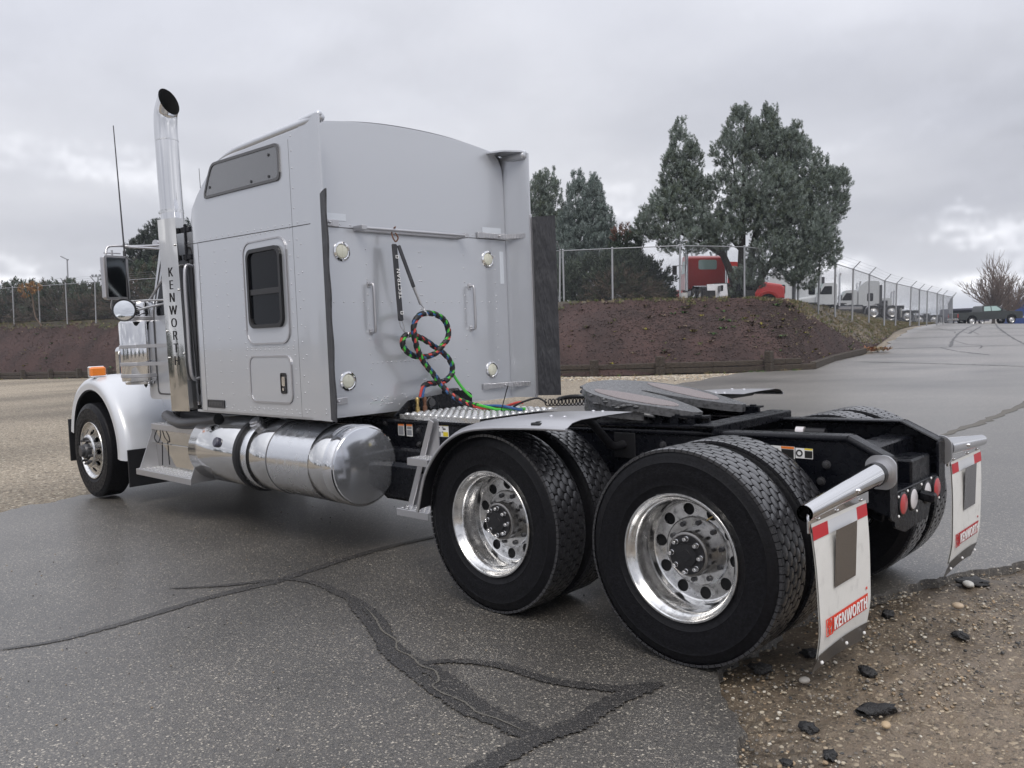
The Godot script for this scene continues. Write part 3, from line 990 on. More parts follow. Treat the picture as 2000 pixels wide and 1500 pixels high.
func make_flaps(truck: Node3D) -> void:
	var to_x := Basis(Vector3(0, 0, -1), Vector3(0, 1, 0), Vector3(1, 0, 0))
	for s in [1.0, -1.0]:
		var h := part("mud_flap_hanger", truck)
		var t := B.new()
		var tt := Transform3D(Basis.from_scale(Vector3(1, 1, s)), Vector3.ZERO)
		t.tf = tt
		# hollow, tapering tube
		t.tube(pv3([2.03, 0.93, 0.45, 2.03, 0.925, 0.55, 2.03, 0.878, 1.32]), [0.058, 0.056, 0.036], 24, false)
		t.tube(pv3([2.03, 0.9302, 0.45, 2.03, 0.8785, 1.318]), [0.05, 0.031], 20, false)
		t.bar(Vector3(2.028, 0.845, 0.62), Vector3(2.028, 0.825, 1.29), 0.012, 0.085, 0.003)
		put("tube", t, "chrome", h)
		var ins := B.new()
		ins.tf = tt
		flat_disc(ins, 0.03, 0.01, Transform3D(Basis.IDENTITY, Vector3(2.03, 0.885, 1.2)))
		put("tube_hollow", ins, "hollow", h)
		var p := B.new()
		p.tf = tt
		p.prism(rounded(pv2([-0.075, -0.05, -0.04, -0.085, 0.04, -0.085, 0.075, -0.05, 0.075, 0.05, 0.04, 0.085, -0.04, 0.085, -0.075, 0.05]), 0.02), 0.016, Transform3D(Basis.IDENTITY, Vector3(2.03, 0.925, 0.436)))
		put("mounting_plate", p, "aluminium", h)
		var c := B.new()
		c.tf = tt
		c.tube(pv3([2.03, 0.926, 0.505, 2.03, 0.924, 0.545]), 0.0585, 24)
		put("collar", c, "black_trim", h)
		var k := B.new()
		k.tf = tt
		for z in [0.72, 1.0, 1.2]:
			k.ball(Vector3(2.037, 0.835, z), Vector3(0.008, 0.009, 0.009), 8)
		k.ball(Vector3(2.08, 0.905, 0.86), Vector3(0.012, 0.012, 0.012), 8)
		put("bolts", k, "chrome", h, "stuff")
		var f := part("mud_flap", truck)
		f.set_meta("label", "left white mud flap hanging behind the rear wheels" if s > 0 else "right white mud flap hanging behind the rear wheels")
		var bend := func(z: float, y: float) -> Vector3:
			var d := 0.82 - y
			return Vector3(2.036 + 0.006 * sin(d * 7.0) * smoothstep(0.55, 0.0, d) + 0.012 * sin(d * 3.6) - 0.03 * smoothstep(0.45, 0.7, d), y, z * s)
		var w := 0.3
		var low := func(z: float) -> float:
			return 0.205 + 0.02 * sin((z - 0.66) * 5.0)
		var b := B.new()
		b.sheet(func(i, j): return bend.call(0.662 + 0.612 * i / 16.0 - (0.02 + 0.05 * i / 16.0) * j / 20.0, lerpf(0.825, low.call(0.662 + 0.612 * i / 16.0), j / 20.0)), 16, 20, Vector3(1, 0, 0), true)
		b.sheet(func(i, j): return bend.call(0.662 + 0.612 * i / 16.0 - (0.02 + 0.05 * i / 16.0) * j / 20.0, lerpf(0.825, low.call(0.662 + 0.612 * i / 16.0), j / 20.0)) - Vector3(0.008, 0, 0), 16, 20, Vector3(-1, 0, 0), true)
		put("sheet", b, "flap_white", f)
		# polished weight along the bottom
		var m := B.new()
		m.sheet(func(i, j): return bend.call(0.636 + 0.572 * i / 12.0, low.call(0.66 + 0.56 * i / 12.0) + 0.018 - (0.105 - 0.012 * i / 12.0) * j / 4.0) + Vector3(0.006 - 0.006 * j, 0, 0), 12, 4, Vector3(1, 0, 0), true)
		put("bottom_weight", m, "weight_metal", f)
		var rv := B.new()
		for z in [0.68, 0.9, 1.17]:
			var q: Vector3 = bend.call(z, low.call(z) - 0.03)
			rv.ball(q + Vector3(0.008, 0, 0), Vector3(0.008, 0.009, 0.009), 8)
		put("rivets", rv, "print_white", f, "stuff")
		# reflective band in three pieces, badge plate, lettering
		for q in [[0.665, 0.79, "tape_red"], [0.79, 1.115, "tape_silver"], [1.115, 1.272, "tape_red"]]:
			var r := B.new()
			r.sheet(func(i, j): return bend.call(lerpf(q[0], q[1], i / 4.0), 0.81 - 0.058 * j / 3.0) + Vector3(0.003, 0, 0), 4, 3, Vector3(1, 0, 0), true)
			put("reflective_band", r, q[2], f)
		var pl := B.new()
		var o2 := Transform3D(to_x, Vector3(2.06, 0, 0))
		var zc: float = 0.965 * s
		pl.sheet(func(i, j): return Vector3(2.066 - 0.01 * j / 8.0, 0.765 - 0.26 * j / 8.0, zc + (0.122 - 0.24 * i / 4.0)), 4, 8, Vector3(1, 0, 0), true)
		put("polished_plate", pl, "scuffed_steel", f)
		# the red name panel
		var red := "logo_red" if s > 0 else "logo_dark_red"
		var z0 := 1.172
		var z1 := 0.692
		var pn := B.new()
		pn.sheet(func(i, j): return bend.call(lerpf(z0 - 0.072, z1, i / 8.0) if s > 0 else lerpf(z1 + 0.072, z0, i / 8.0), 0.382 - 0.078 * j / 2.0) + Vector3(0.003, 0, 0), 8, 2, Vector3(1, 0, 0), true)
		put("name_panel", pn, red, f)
		var at: Vector3 = bend.call(0.902 if s > 0 else 0.967, 0.343) + Vector3(0.0075, 0, 0)
		text("name_lettering", "KENWORTH", 0.053, Transform3D(to_x, at), "print_white", f, "Droid Sans", 0.002, 700, 0.95)
		# the emblem: a bordered field with a round badge and a tail of bars
		var e0: float = 1.172 if s > 0 else 0.692 + 0.072
		var em := B.new()
		var base: Vector3 = bend.call(e0 - 0.036, 0.343) + Vector3(0.004, 0, 0)
		var et := Transform3D(to_x, base)
		em.ring(rr(0, 0, 0.07, 0.078, 0.004), rr(0, 0, 0.062, 0.07, 0.003), 0.002, et)
		em.ring(circle(0, 0.012, 0.021, 16), circle(0, 0.012, 0.014, 16), 0.002, et)
		em.prism(circle(0, 0.012, 0.009, 10), 0.002, et)
		em.prism(rr(0, -0.022, 0.022, 0.022, 0.003), 0.002, et)
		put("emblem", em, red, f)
		var rg := B.new()
		rg.prism(circle(0, 0, 0.007, 10), 0.002, Transform3D(to_x, bend.call(0.71 if s > 0 else 1.15, 0.41) + Vector3(0.004, 0, 0)))
		put("registered_mark", rg, red, f)
	# lamp bar between the rails
	var lb := part("tail_light_bar", truck)
	var pb := B.new()
	pb.prism(rounded(pv2([-0.35, 0.795, 0.37, 0.8, 0.37, 0.665, 0.2, 0.66, 0.16, 0.6, -0.2, 0.58, -0.35, 0.63]), 0.02), 0.012, Transform3D(Basis(Vector3(0, 0, -1), Vector3(0, 1, 0), Vector3(1, 0, 0)), Vector3(2.05, 0, 0)))
	pb.box(Vector3(1.98, 0.8, 0), Vector3(0.16, 0.012, 0.72), 0.004)
	pb.bar(Vector3(2.06, 0.74, -0.03), Vector3(2.14, 0.725, -0.03), 0.06, 0.05, 0.01)
	put("bar", pb, "black_frame", lb)
	for q in [[0.241, "lens_red", "tail_light"], [0.088, "lens_white", "reversing_light"], [-0.13, "lens_white", "reversing_light"], [-0.293, "lens_red", "tail_light"]]:
		var l := B.new()
		var lt := Transform3D(Basis(Vector3(0, -1, 0), Vector3(1, 0, 0), Vector3(0, 0, 1)), Vector3(2.062, 0.735, q[0]))
		l.lathe(pv2([0.054, 0.0, 0.053, 0.008, 0.045, 0.012, 0.0, 0.014]), lt, 24)
		put(q[2], l, q[1], lb)
		var g := B.new()
		g.lathe(pv2([0.063, -0.002, 0.063, 0.006, 0.055, 0.009, 0.054, 0.0]), lt, 24)
		put("grommet", g, "black_trim", lb)
	var sc := B.new()
	for q in [[0.3, 0.78], [0.3, 0.68], [0.165, 0.79], [0.03, 0.66], [-0.05, 0.79], [-0.21, 0.8], [-0.34, 0.78], [-0.34, 0.67]]:
		sc.ball(Vector3(2.064, q[1], q[0]), Vector3(0.005, 0.008, 0.008), 8)
	put("screws", sc, "print_white", lb, "stuff")


const SZ := 1.12
const BX := -1.91


func roof_side(x: float) -> float:
	var xs := [-3.86, -3.844, -3.81, -3.62, -3.44, -3.26, -3.07, -2.9, -2.3, -1.65]
	var ys := [2.55, 2.72, 2.82, 3.02, 3.15, 3.25, 3.285, 3.298, 3.312, 3.325]
	for i in xs.size() - 1:
		if x <= xs[i + 1]:
			return lerpf(ys[i], ys[i + 1], clampf((x - xs[i]) / (xs[i + 1] - xs[i]), 0, 1))
	return 3.325


func domes(b: B, pts: Array, r := 0.0078) -> void:
	# rivet heads: [position, outward]
	for q in pts:
		var nn: Vector3 = q[1]
		var x := nn.cross(Vector3(0.13, 0.7, 0.31)).normalized()
		var y := nn.cross(x)
		for k in 6:
			var a := TAU * k / 6
			var c := TAU * (k + 1) / 6
			var d0 := x * cos(a) + y * sin(a)
			var d1 := x * cos(c) + y * sin(c)
			var top: Vector3 = q[0] + nn * r * 0.7
			b.tri(top, q[0] + d0 * r, q[0] + d1 * r, nn, (nn * 0.5 + d0).normalized(), (nn * 0.5 + d1).normalized())


func make_sleeper(truck: Node3D) -> void:
	var xs := [-3.86, -3.85, -3.84, -3.82, -3.78, -3.7, -3.6, -3.5, -3.4, -3.3, -3.2, -3.1, -3.0, -2.9, -2.6, -2.3, -2.1, -1.93]
	var sec := func(i: int, j: int) -> Vector3:
		var x: float = xs[i]
		var ys := roof_side(x)
		var hw: float = SZ - 0.14 * pow(clampf((-3.72 - x) / 0.14, 0.0, 1.0), 2.0)
		var crown := 0.115 * smoothstep(-3.8, -2.2, x)
		var nw := 8
		var k := j if j <= 26 else 52 - j
		var sg := 1.0 if j <= 26 else -1.0
		if k <= nw:
			return Vector3(x, lerpf(1.1, ys - 0.05, float(k) / nw), hw * sg)
		if k <= 14:
			var a := PI / 2 * (k - nw) / 6.0
			return Vector3(x, ys - 0.05 + sin(a) * 0.05, (hw - 0.06 + cos(a) * 0.06) * sg)
		var t := float(k - 14) / 12.0
		return Vector3(x, ys + crown * (1.0 - pow(1.0 - t, 2.3)), (hw - 0.06) * (1.0 - t) * sg)
	var b := B.new()
	b.sheet(sec, xs.size() - 1, 52, Vector3(-2.9, 2.0, 0.0))
	b.box(Vector3(-2.88, 1.09, 0), Vector3(1.94, 0.02, 2.2))
	b.box(Vector3(-3.845, 1.85, 0), Vector3(0.02, 1.5, 1.95))
	var sl := put("sleeper", b, "silver_paint", truck)
	# back panel, its own rounded outline
	var o := PackedVector2Array()
	o.append_array(pv2([-1.055, 1.09, 1.055, 1.09, 1.055, 3.0]))
	for i in 9:
		var a := PI / 2 * i / 8.0
		o.append(Vector2(0.86 + cos(a) * 0.19, 3.13 + sin(a) * 0.235))
	for i in range(1, 16):
		var t := 1.0 - i / 8.0
		o.append(Vector2(0.86 * t, 3.365 + 0.06 * (1.0 - pow(absf(t), 2.2))))
	for i in 9:
		var a := PI / 2 + PI / 2 * i / 8.0
		o.append(Vector2(-0.86 + cos(a) * 0.19, 3.13 + sin(a) * 0.235))
	o.append(Vector2(-1.055, 3.0))
	var to_x := Basis(Vector3(0, 0, -1), Vector3(0, 1, 0), Vector3(1, 0, 0))
	var back := Transform3D(to_x, Vector3(BX, 0, 0))
	var p := B.new()
	p.prism(o, 0.04, Transform3D(to_x, Vector3(BX - 0.05, 0, 0)), 50.0)
	# a small rounded step to the face
	var o2 := PackedVector2Array()
	for q in o:
		o2.append(Vector2(q.x * 0.988, 1.09 + (q.y - 1.09) * 0.9935 + 0.004))
	p.ring(o, o2, 0.005, Transform3D(to_x, Vector3(BX - 0.011, 0, 0)))
	p.prism(o2, 0.01, Transform3D(to_x, Vector3(BX - 0.01, 0, 0)), 50.0)
	put("back_panel", p, "silver_paint", sl)
	# roof edge moulding along the left and right side
	for s in [1.0, -1.0]:
		var m := B.new()
		m.tf = Transform3D(Basis.from_scale(Vector3(1, 1, s)), Vector3.ZERO)
		var rp := PackedVector3Array()
		for i in 22:
			var x := lerpf(-3.34, -1.69, i / 21.0)
			rp.append(Vector3(x, roof_side(x) - 0.012, 1.092))
		var rads := []
		for i in 22:
			rads.append(0.012 + 0.026 * smoothstep(0, 8, i))
		m.tube(rp, rads, 14)
		m.ball(rp[21], Vector3(0.03, 0.038, 0.038), 12)
		put("roof_moulding", m, "silver_paint", sl)
		# seams: a fine dark joint line
		var jn := B.new()
		jn.tf = m.tf
		jn.bar(Vector3(-3.83, 2.6, SZ), Vector3(-1.68, 2.553, SZ), 0.004, 0.006)
		jn.bar(Vector3(-3.62, 1.1, SZ), Vector3(-3.62, 2.59, SZ), 0.003, 0.003)
		jn.bar(Vector3(-2.085, 1.1, SZ), Vector3(-2.085, 3.22, SZ), 0.002, 0.002)
		put("panel_joint", jn, "strip_grey", sl)
	var bj := B.new()
	bj.bar(Vector3(BX, 2.557, 1.05), Vector3(BX, 2.557, -1.05), 0.004, 0.006)
	put("panel_joint", bj, "strip_grey", sl)
	# rivets
	var rv := B.new()
	var pts := []
	for s in [1.0, -1.0]:
		var out := Vector3(0, 0, s)
		for c in [[-3.33, 0.095], [-3.14, 0.095], [-3.6, 0.06], [-2.03, 0.13], [-1.98, 0.21]]:
			var y := 1.16
			while y < 2.54:
				pts.append([Vector3(c[0], y, SZ * s), out])
				y += c[1]
		var x := -3.8
		while x < -1.72:
			pts.append([Vector3(x, 2.575 + (x + 3.8) * -0.022 + 0.05, SZ * s), out])
			if x > -3.55:
				pts.append([Vector3(x, 1.13 + 0.012 * sin(x * 9.0), SZ * s), out])
			x += 0.105
		for q in [[-2.9, -2.1, 2.56], [-2.86, -2.15, 1.63], [-2.86, -2.15, 1.65], [-2.86, -2.15, 1.15]]:
			x = q[0]
			while x < q[1]:
				pts.append([Vector3(x, q[2], SZ * s), out])
				x += 0.07
		for c in [-2.88, -2.14]:
			var y := 1.25
			while y < 2.5:
				pts.append([Vector3(c, y, SZ * s), out])
				y += 0.11
		for y in [2.7, 2.85, 3.0, 3.13, 3.24]:
			pts.append([Vector3(-2.05, y, SZ * s), out])
		for q in [[-1.74, 1.17], [-1.71, 1.17], [-1.74, 1.14], [-1.71, 1.14]]:
			pts.append([Vector3(q[0], q[1], (SZ + 0.012) * s), out])
	var ox := Vector3(1, 0, 0)
	for z in [0.57, 0.0, -0.5, 0.02, -0.9]:
		var y := 1.2
		while y < 2.5:
			if y < 1.45 or y > 1.9 or z < -0.4 or z > 0.5:
				pts.append([Vector3(BX, y, z), ox])
			y += 0.12
	var z := -1.0
	while z < 1.01:
		if absf(z - 0.09) > 0.56 or true:
			pts.append([Vector3(BX, 2.58, z), ox])
		if absf(z) < 0.98:
			pts.append([Vector3(BX, 1.98, z), ox])
			pts.append([Vector3(BX, 1.49, z * 0.5 + 0.1), ox])
		z += 0.095
	for i in 26:
		pts.append([Vector3(BX, rng.randf_range(1.13, 1.22), rng.randf_range(0.15, 0.6)), ox])
	domes(rv, pts)
	put("rivets", rv, "rivet", sl, "stuff")
	for s in [1.0, -1.0]:
		side_openings(sl, s)
	# fairings that carry the side on past the back panel, with their rubber edge
	for s in [1.0, -1.0]:
		var f := B.new()
		f.tf = Transform3D(Basis.from_scale(Vector3(1, 1, s)), Vector3.ZERO)
		var poly := pv2([-1.94, 1.121, -1.85, 1.1205, -1.67, 1.139, -1.655, 1.135, -1.655, 1.118, -1.68, 1.108, -1.74, 1.1, -1.80, 1.088, -1.86, 1.068, -1.905, 1.054, -1.94, 1.054])
		var lay := Basis(Vector3(1, 0, 0), Vector3(0, 0, 1), Vector3(0, 1, 0))
		f.prism(poly, 2.245, Transform3D(lay, Vector3(0, 1.085, 0)), 40.0)
		var top := B.new()
		top.tf = f.tf
		top.tube(pv3([-1.93, 3.325, 1.09, -1.69, 3.33, 1.104]), 0.032, 14)
		top.ball(Vector3(-1.69, 3.33, 1.104), Vector3(0.032, 0.032, 0.032), 12)
		# the roof lip carried out over the cove
		if s < 0:
			top.prism(rounded(pv2([-1.94, 0.83, -1.74, 0.9, -1.67, 1.03, -1.665, 1.12, -1.94, 1.12]), 0.03), 0.014, Transform3D(lay, Vector3(0, 3.331, 0)))
		var fr := put("side_fairing", f, "silver_paint", truck)
		put("fairing_head", top, "silver_paint", fr)
		var e := B.new()
		e.tf = f.tf
		e.box(Vector3(-1.652, 1.93, 1.128), Vector3(0.012, 1.68, 0.034), 0.003)
		put("edge_strip", e, "aluminium", fr)
		var r := B.new()
		r.tf = f.tf
		var wave := func(i: int, j: int) -> Vector3:
			var t := i / 8.0
			var y := lerpf(1.1, 2.75, j / 40.0)
			return Vector3(lerpf(-1.655, -1.45, t), y, lerpf(1.136, 1.235, t)) + Vector3(0.002, 0, -0.0025) * sin(y * 17.0 + t * 5.0) * t
		r.sheet(wave, 8, 40, Vector3(0.5, 0, -0.85), true)
		r.sheet(func(i, j): return wave.call(i, j) + Vector3(-0.006, 0, 0.011), 8, 40, Vector3(-0.5, 0, 0.85), true)
		r.sheet(func(i, j): return wave.call(8, j) + Vector3(-0.006, 0, 0.011) * i, 1, 40, Vector3(0.85, 0, 0.5), true)
		put("rubber_extender", r, "fender_rubber", fr)
		# struts from the back panel to the fairing
		for y in [2.585, 1.21]:
			var st := B.new()
			st.tf = f.tf
			var z0 := 0.88 if s > 0 else 0.72
			var sp := smooth3(pv3([-1.89, y, z0, -1.87, y, 0.97, -1.81, y, 1.06, -1.7, y, 1.112]), 5)
			for i in sp.size() - 1:
				st.bar(sp[i], sp[i + 1], 0.012, 0.045, 0.003)
			st.box(Vector3(-1.895, y, z0), Vector3(0.02, 0.055, 0.1), 0.004)
			st.ball(Vector3(-1.862, y, 0.93), Vector3(0.012, 0.012, 0.012), 8)
			put("fairing_strut", st, "aluminium", fr)
	# lamps, handles, tapes, bar on the back
	for q in [[2.372, 1], [2.372, -1], [1.36, 1], [1.36, -1]]:
		var zc: float = 0.804 * q[1]
		var at := Transform3D(Basis(Vector3(0, -1, 0), Vector3(1, 0, 0), Vector3(0, 0, 1)), Vector3(BX, q[0], zc))
		var bez := B.new()
		bez.lathe(pv2([0.078, 0.0, 0.076, 0.008, 0.062, 0.014, 0.056, 0.01, 0.055, 0.004]), at, 28)
		for k in 6:
			bez.ball(at * Vector3(cos(k * 1.047) * 0.067, 0.012, sin(k * 1.047) * 0.067), Vector3(0.004, 0.004, 0.004), 6)
		var w := put("work_light", bez, "chrome", sl)
		var l := B.new()
		l.lathe(pv2([0.055, 0.004, 0.05, 0.012, 0.03, 0.017, 0.0, 0.019]), at, 20)
		l.box(at * Vector3(0, 0.017, 0), Vector3(0.006, 0.09, 0.006))
		put("lens", l, "lens_clear", sl)
	for s in [1.0, -1.0]:
		var h := B.new()
		var zc: float = 0.557 * s
		h.tube(smooth3(pv3([BX, 2.12, zc, BX + 0.035, 2.122, zc, BX + 0.06, 2.1, zc, BX + 0.062, 1.93, zc, BX + 0.06, 1.76, zc, BX + 0.035, 1.738, zc, BX, 1.74, zc]), 4), 0.0125, 10)
		h.box(Vector3(BX + 0.004, 2.12, zc), Vector3(0.008, 0.05, 0.035), 0.003)
		h.box(Vector3(BX + 0.004, 1.74, zc), Vector3(0.008, 0.05, 0.035), 0.003)
		put("grab_handle", h, "aluminium", sl)
		var tp := B.new()
		tp.box(Vector3(BX + 0.002, 2.636, 0.87 * s), Vector3(0.003, 0.055, 0.24))
		put("reflective_tape", tp, "tape_white", sl)
		var tv := B.new()
		tv.box(Vector3(BX + 0.002, 2.3, 0.985 * s), Vector3(0.003, 0.3, 0.05))
		put("reflective_tape", tv, "tape_white", sl)
	var hb := B.new()
	hb.tube(pv3([BX + 0.1, 2.553, 0.655, BX + 0.1, 2.556, -0.44]), 0.014, 12)
	for zz in [0.66, -0.445]:
		hb.box(Vector3(BX + 0.06, 2.556, zz), Vector3(0.12, 0.04, 0.05), 0.005)
	hb.box(Vector3(BX + 0.012, 2.55, 0.1), Vector3(0.02, 0.03, 1.12), 0.003)
	put("hose_bar", hb, "aluminium", sl)
	var dm := B.new()
	dm.ball(Vector3(-2.5, 3.45, 0.0), Vector3(0.075, 0.11, 0.075), 16)
	put("roof_antenna_dome", dm, "black_plastic", sl)


func side_openings(sl: Node3D, s: float) -> void:
	var at := Transform3D(Basis.from_scale(Vector3(1, 1, s)), Vector3(0, 0, SZ * s))
	# upper window
	var o := rounded(pv2([-3.435, 3.0, -3.36, 3.135, -3.28, 3.238, -2.21, 3.222, -2.21, 2.935, -3.435, 2.955]), 0.06)
	var oi := rounded(pv2([-3.412, 3.0, -3.34, 3.122, -3.27, 3.217, -2.232, 3.2, -2.232, 2.957, -3.412, 2.976]), 0.05)
	var b := B.new()
	b.ring(o, oi, 0.012, at)
	put("upper_window_frame", b, "window_trim", sl)
	b = B.new()
	b.prism(oi, 0.006, at)
	put("upper_window_glass", b, "wet_glass", sl)
	b = B.new()
	for q in [[-3.33, 3.04], [-2.36, 3.15], [-2.37, 2.985], [-2.64, 2.985]]:
		b.prism(circle(q[0], q[1], 0.012, 12), 0.012, at)
	put("upper_window_studs", b, "black_trim", sl, "stuff")
	# bunk window in its own panel
	b = B.new()
	var po := rr(-2.515, 2.093, 0.66, 0.84, 0.11)
	b.ring(po, rr(-2.515, 2.093, 0.635, 0.815, 0.1), 0.011, at)
	put("window_panel_trim", b, "aluminium", sl)
	b = B.new()
	b.prism(rr(-2.515, 2.093, 0.634, 0.814, 0.1), 0.005, at)
	put("window_panel", b, "silver_paint", sl)
	b = B.new()
	b.ring(rr(-2.505, 2.125, 0.515, 0.64, 0.075), rr(-2.505, 2.125, 0.455, 0.58, 0.055), 0.03, at)
	b.prism(pv2([-2.74, 2.12, -2.27, 2.12, -2.27, 2.075, -2.74, 2.075]), 0.022, at)
	put("bunk_window_frame", b, "black_trim", sl)
	b = B.new()
	b.prism(rr(-2.505, 2.125, 0.456, 0.581, 0.055), 0.012, at)
	put("bunk_window_glass", b, "dark_glass", sl)
	# luggage door
	b = B.new()
	var d0 := rr(-2.51, 1.39, 0.64, 0.385, 0.075)
	b.ring(d0, rr(-2.51, 1.39, 0.615, 0.36, 0.065), 0.01, at)
	put("luggage_door_trim", b, "aluminium", sl)
	b = B.new()
	b.prism(rr(-2.51, 1.39, 0.614, 0.359, 0.065), 0.005, at)
	put("luggage_door", b, "silver_paint", sl)
	b = B.new()
	b.ring(rr(-2.315, 1.36, 0.085, 0.165, 0.016), rr(-2.315, 1.36, 0.066, 0.14, 0.012), 0.012, at)
	b.prism(rr(-2.315, 1.36, 0.067, 0.141, 0.012), 0.006, at)
	put("luggage_door_latch", b, "black_trim", sl)
	b = B.new()
	b.prism(rr(-2.315, 1.375, 0.045, 0.075, 0.01), 0.012, at)
	b.prism(circle(-2.315, 1.313, 0.013, 12), 0.016, at)
	put("latch_handle", b, "chrome", sl)
	b = B.new()
	b.prism(rr(-3.445, 1.163, 0.3, 0.07, 0.004), 0.006, at)
	b.ring(rr(-3.445, 1.163, 0.3, 0.07, 0.004), rr(-3.445, 1.163, 0.285, 0.056, 0.003), 0.009, at)
	put("maker_plate", b, "steel_grey", sl)
	b = B.new()
	for k in 9:
		b.prism(rr(-3.555 + k * 0.027, 1.163, 0.016, 0.03, 0.003, 2), 0.009, at)
	put("maker_plate_letters", b, "window_trim", sl, "stuff")


func make_cab(truck: Node3D) -> void:
	# cab shell
	var b := B.new()
	var side := rounded(pv2([-5.2, 1.15, -3.95, 1.15, -3.95, 2.72, -4.1, 2.78, -4.75, 2.72, -5.05, 2.02, -5.2, 1.95]), 0.06)
	b.prism(side, 1.9, Transform3D(Basis.IDENTITY, Vector3(0, 0, -0.95)), 40.0)
	var cab := put("cab", b, "silver_paint", truck)
	for s in [1.0, -1.0]:
		var at := Transform3D(Basis.from_scale(Vector3(1, 1, s)), Vector3(0, 0, 0.95 * s))
		var d := B.new()
		d.ring(rounded(pv2([-5.0, 1.2, -4.08, 1.2, -4.08, 2.62, -4.72, 2.62, -5.0, 2.05]), 0.06), rounded(pv2([-4.985, 1.215, -4.095, 1.215, -4.095, 2.605, -4.715, 2.605, -4.985, 2.05]), 0.06), 0.006, at)
		put("door_seam", d, "strip_grey", cab)
		d = B.new()
		d.prism(rounded(pv2([-4.92, 2.0, -4.16, 2.0, -4.16, 2.54, -4.68, 2.54, -4.92, 2.08]), 0.05), 0.006, at)
		put("door_window", d, "dark_glass", cab)
		d = B.new()
		d.bar(at * Vector3(-4.3, 1.75, 0.03), at * Vector3(-4.18, 1.75, 0.03), 0.02, 0.035, 0.006)
		put("door_handle", d, "chrome", cab)
	for s in [1.0, -1.0]:
		var w := B.new()
		w.quad(Vector3(-5.055, 2.06, 0.03 * s), Vector3(-5.055, 2.06, 0.86 * s), Vector3(-4.785, 2.66, 0.82 * s), Vector3(-4.785, 2.66, 0.03 * s), Vector3(-0.9, 0.4, 0))
		put("windscreen", w, "dark_glass", cab)
	var vz := B.new()
	vz.tube(smooth3(pv3([-4.8, 2.72, -0.98, -5.02, 2.68, -0.5, -5.08, 2.67, 0, -5.02, 2.68, 0.5, -4.8, 2.72, 0.98])), 0.035, 8)
	put("sun_visor", vz, "aluminium", cab)
	var cl := B.new()
	for k in 5:
		cl.ball(Vector3(-4.62, 2.78, -0.7 + k * 0.35), Vector3(0.07, 0.045, 0.035), 10)
	put("roof_lights", cl, "lens_amber", cab, "stuff")
	# bonnet
	var h := B.new()
	var st := [[-7.28, 0.36, 1.66, 0.9], [-7.25, 0.4, 1.7, 0.9], [-6.6, 0.47, 1.78, 0.9], [-5.8, 0.56, 1.88, 0.95], [-5.15, 0.66, 1.98, 1.0]]
	h.sheet(func(i, j):
		var q: Array = st[i]
		var t: float = (j - 12) / 12.0
		var a: float = absf(t)
		if a > 0.6:
			return Vector3(q[0], lerpf(q[2] - 0.12, q[3], (a - 0.6) / 0.4), q[1] * signf(t) * (1.0 + 0.04 * (a - 0.6)))
		return Vector3(q[0], q[2] - 0.12 * pow(a / 0.6, 4.0), q[1] * sin(t / 0.6 * PI / 2)), 4, 24, Vector3(-6, 1.2, 0))
	put("bonnet", h, "silver_paint", truck)
	var g := B.new()
	g.ring(rr(0, 1.25, 0.86, 0.92, 0.06), rr(0, 1.25, 0.74, 0.8, 0.04), 0.1, Transform3D(Basis(Vector3(0, 0, 1), Vector3(0, 1, 0), Vector3(-1, 0, 0)), Vector3(-7.27, 0, 0)))
	for k in 14:
		g.bar(Vector3(-7.33, 0.86, -0.34 + k * 0.052), Vector3(-7.33, 1.64, -0.34 + k * 0.052), 0.02, 0.01)
	put("grille", g, "chrome", truck)
	var bp := B.new()
	bp.sheet(func(i, j): return Vector3(-7.45 + 0.2 * pow(absf(i - 10) / 10.0, 3.0) + 0.03 * pow((j - 3) / 3.0, 2.0), 0.42 + 0.42 * j / 6.0, -0.95 + 1.9 * i / 20.0), 20, 6, Vector3(0, 0.6, 0))
	put("bumper", bp, "chrome", truck)
	for s in [1.0, -1.0]:
		var hl := B.new()
		hl.lathe(pv2([0.0, -0.16, 0.07, -0.12, 0.1, -0.03, 0.105, 0.02, 0.09, 0.03]), Transform3D(Basis(Vector3(0, 1, 0), Vector3(-1, 0, 0), Vector3(0, 0, 1)), Vector3(-7.2, 1.3, 0.68 * s)), 20)
		hl.bar(Vector3(-7.18, 1.0, 0.68 * s), Vector3(-7.18, 1.22, 0.68 * s), 0.04, 0.04)
		put("headlight", hl, "chrome", truck)
	make_front_fenders(truck)


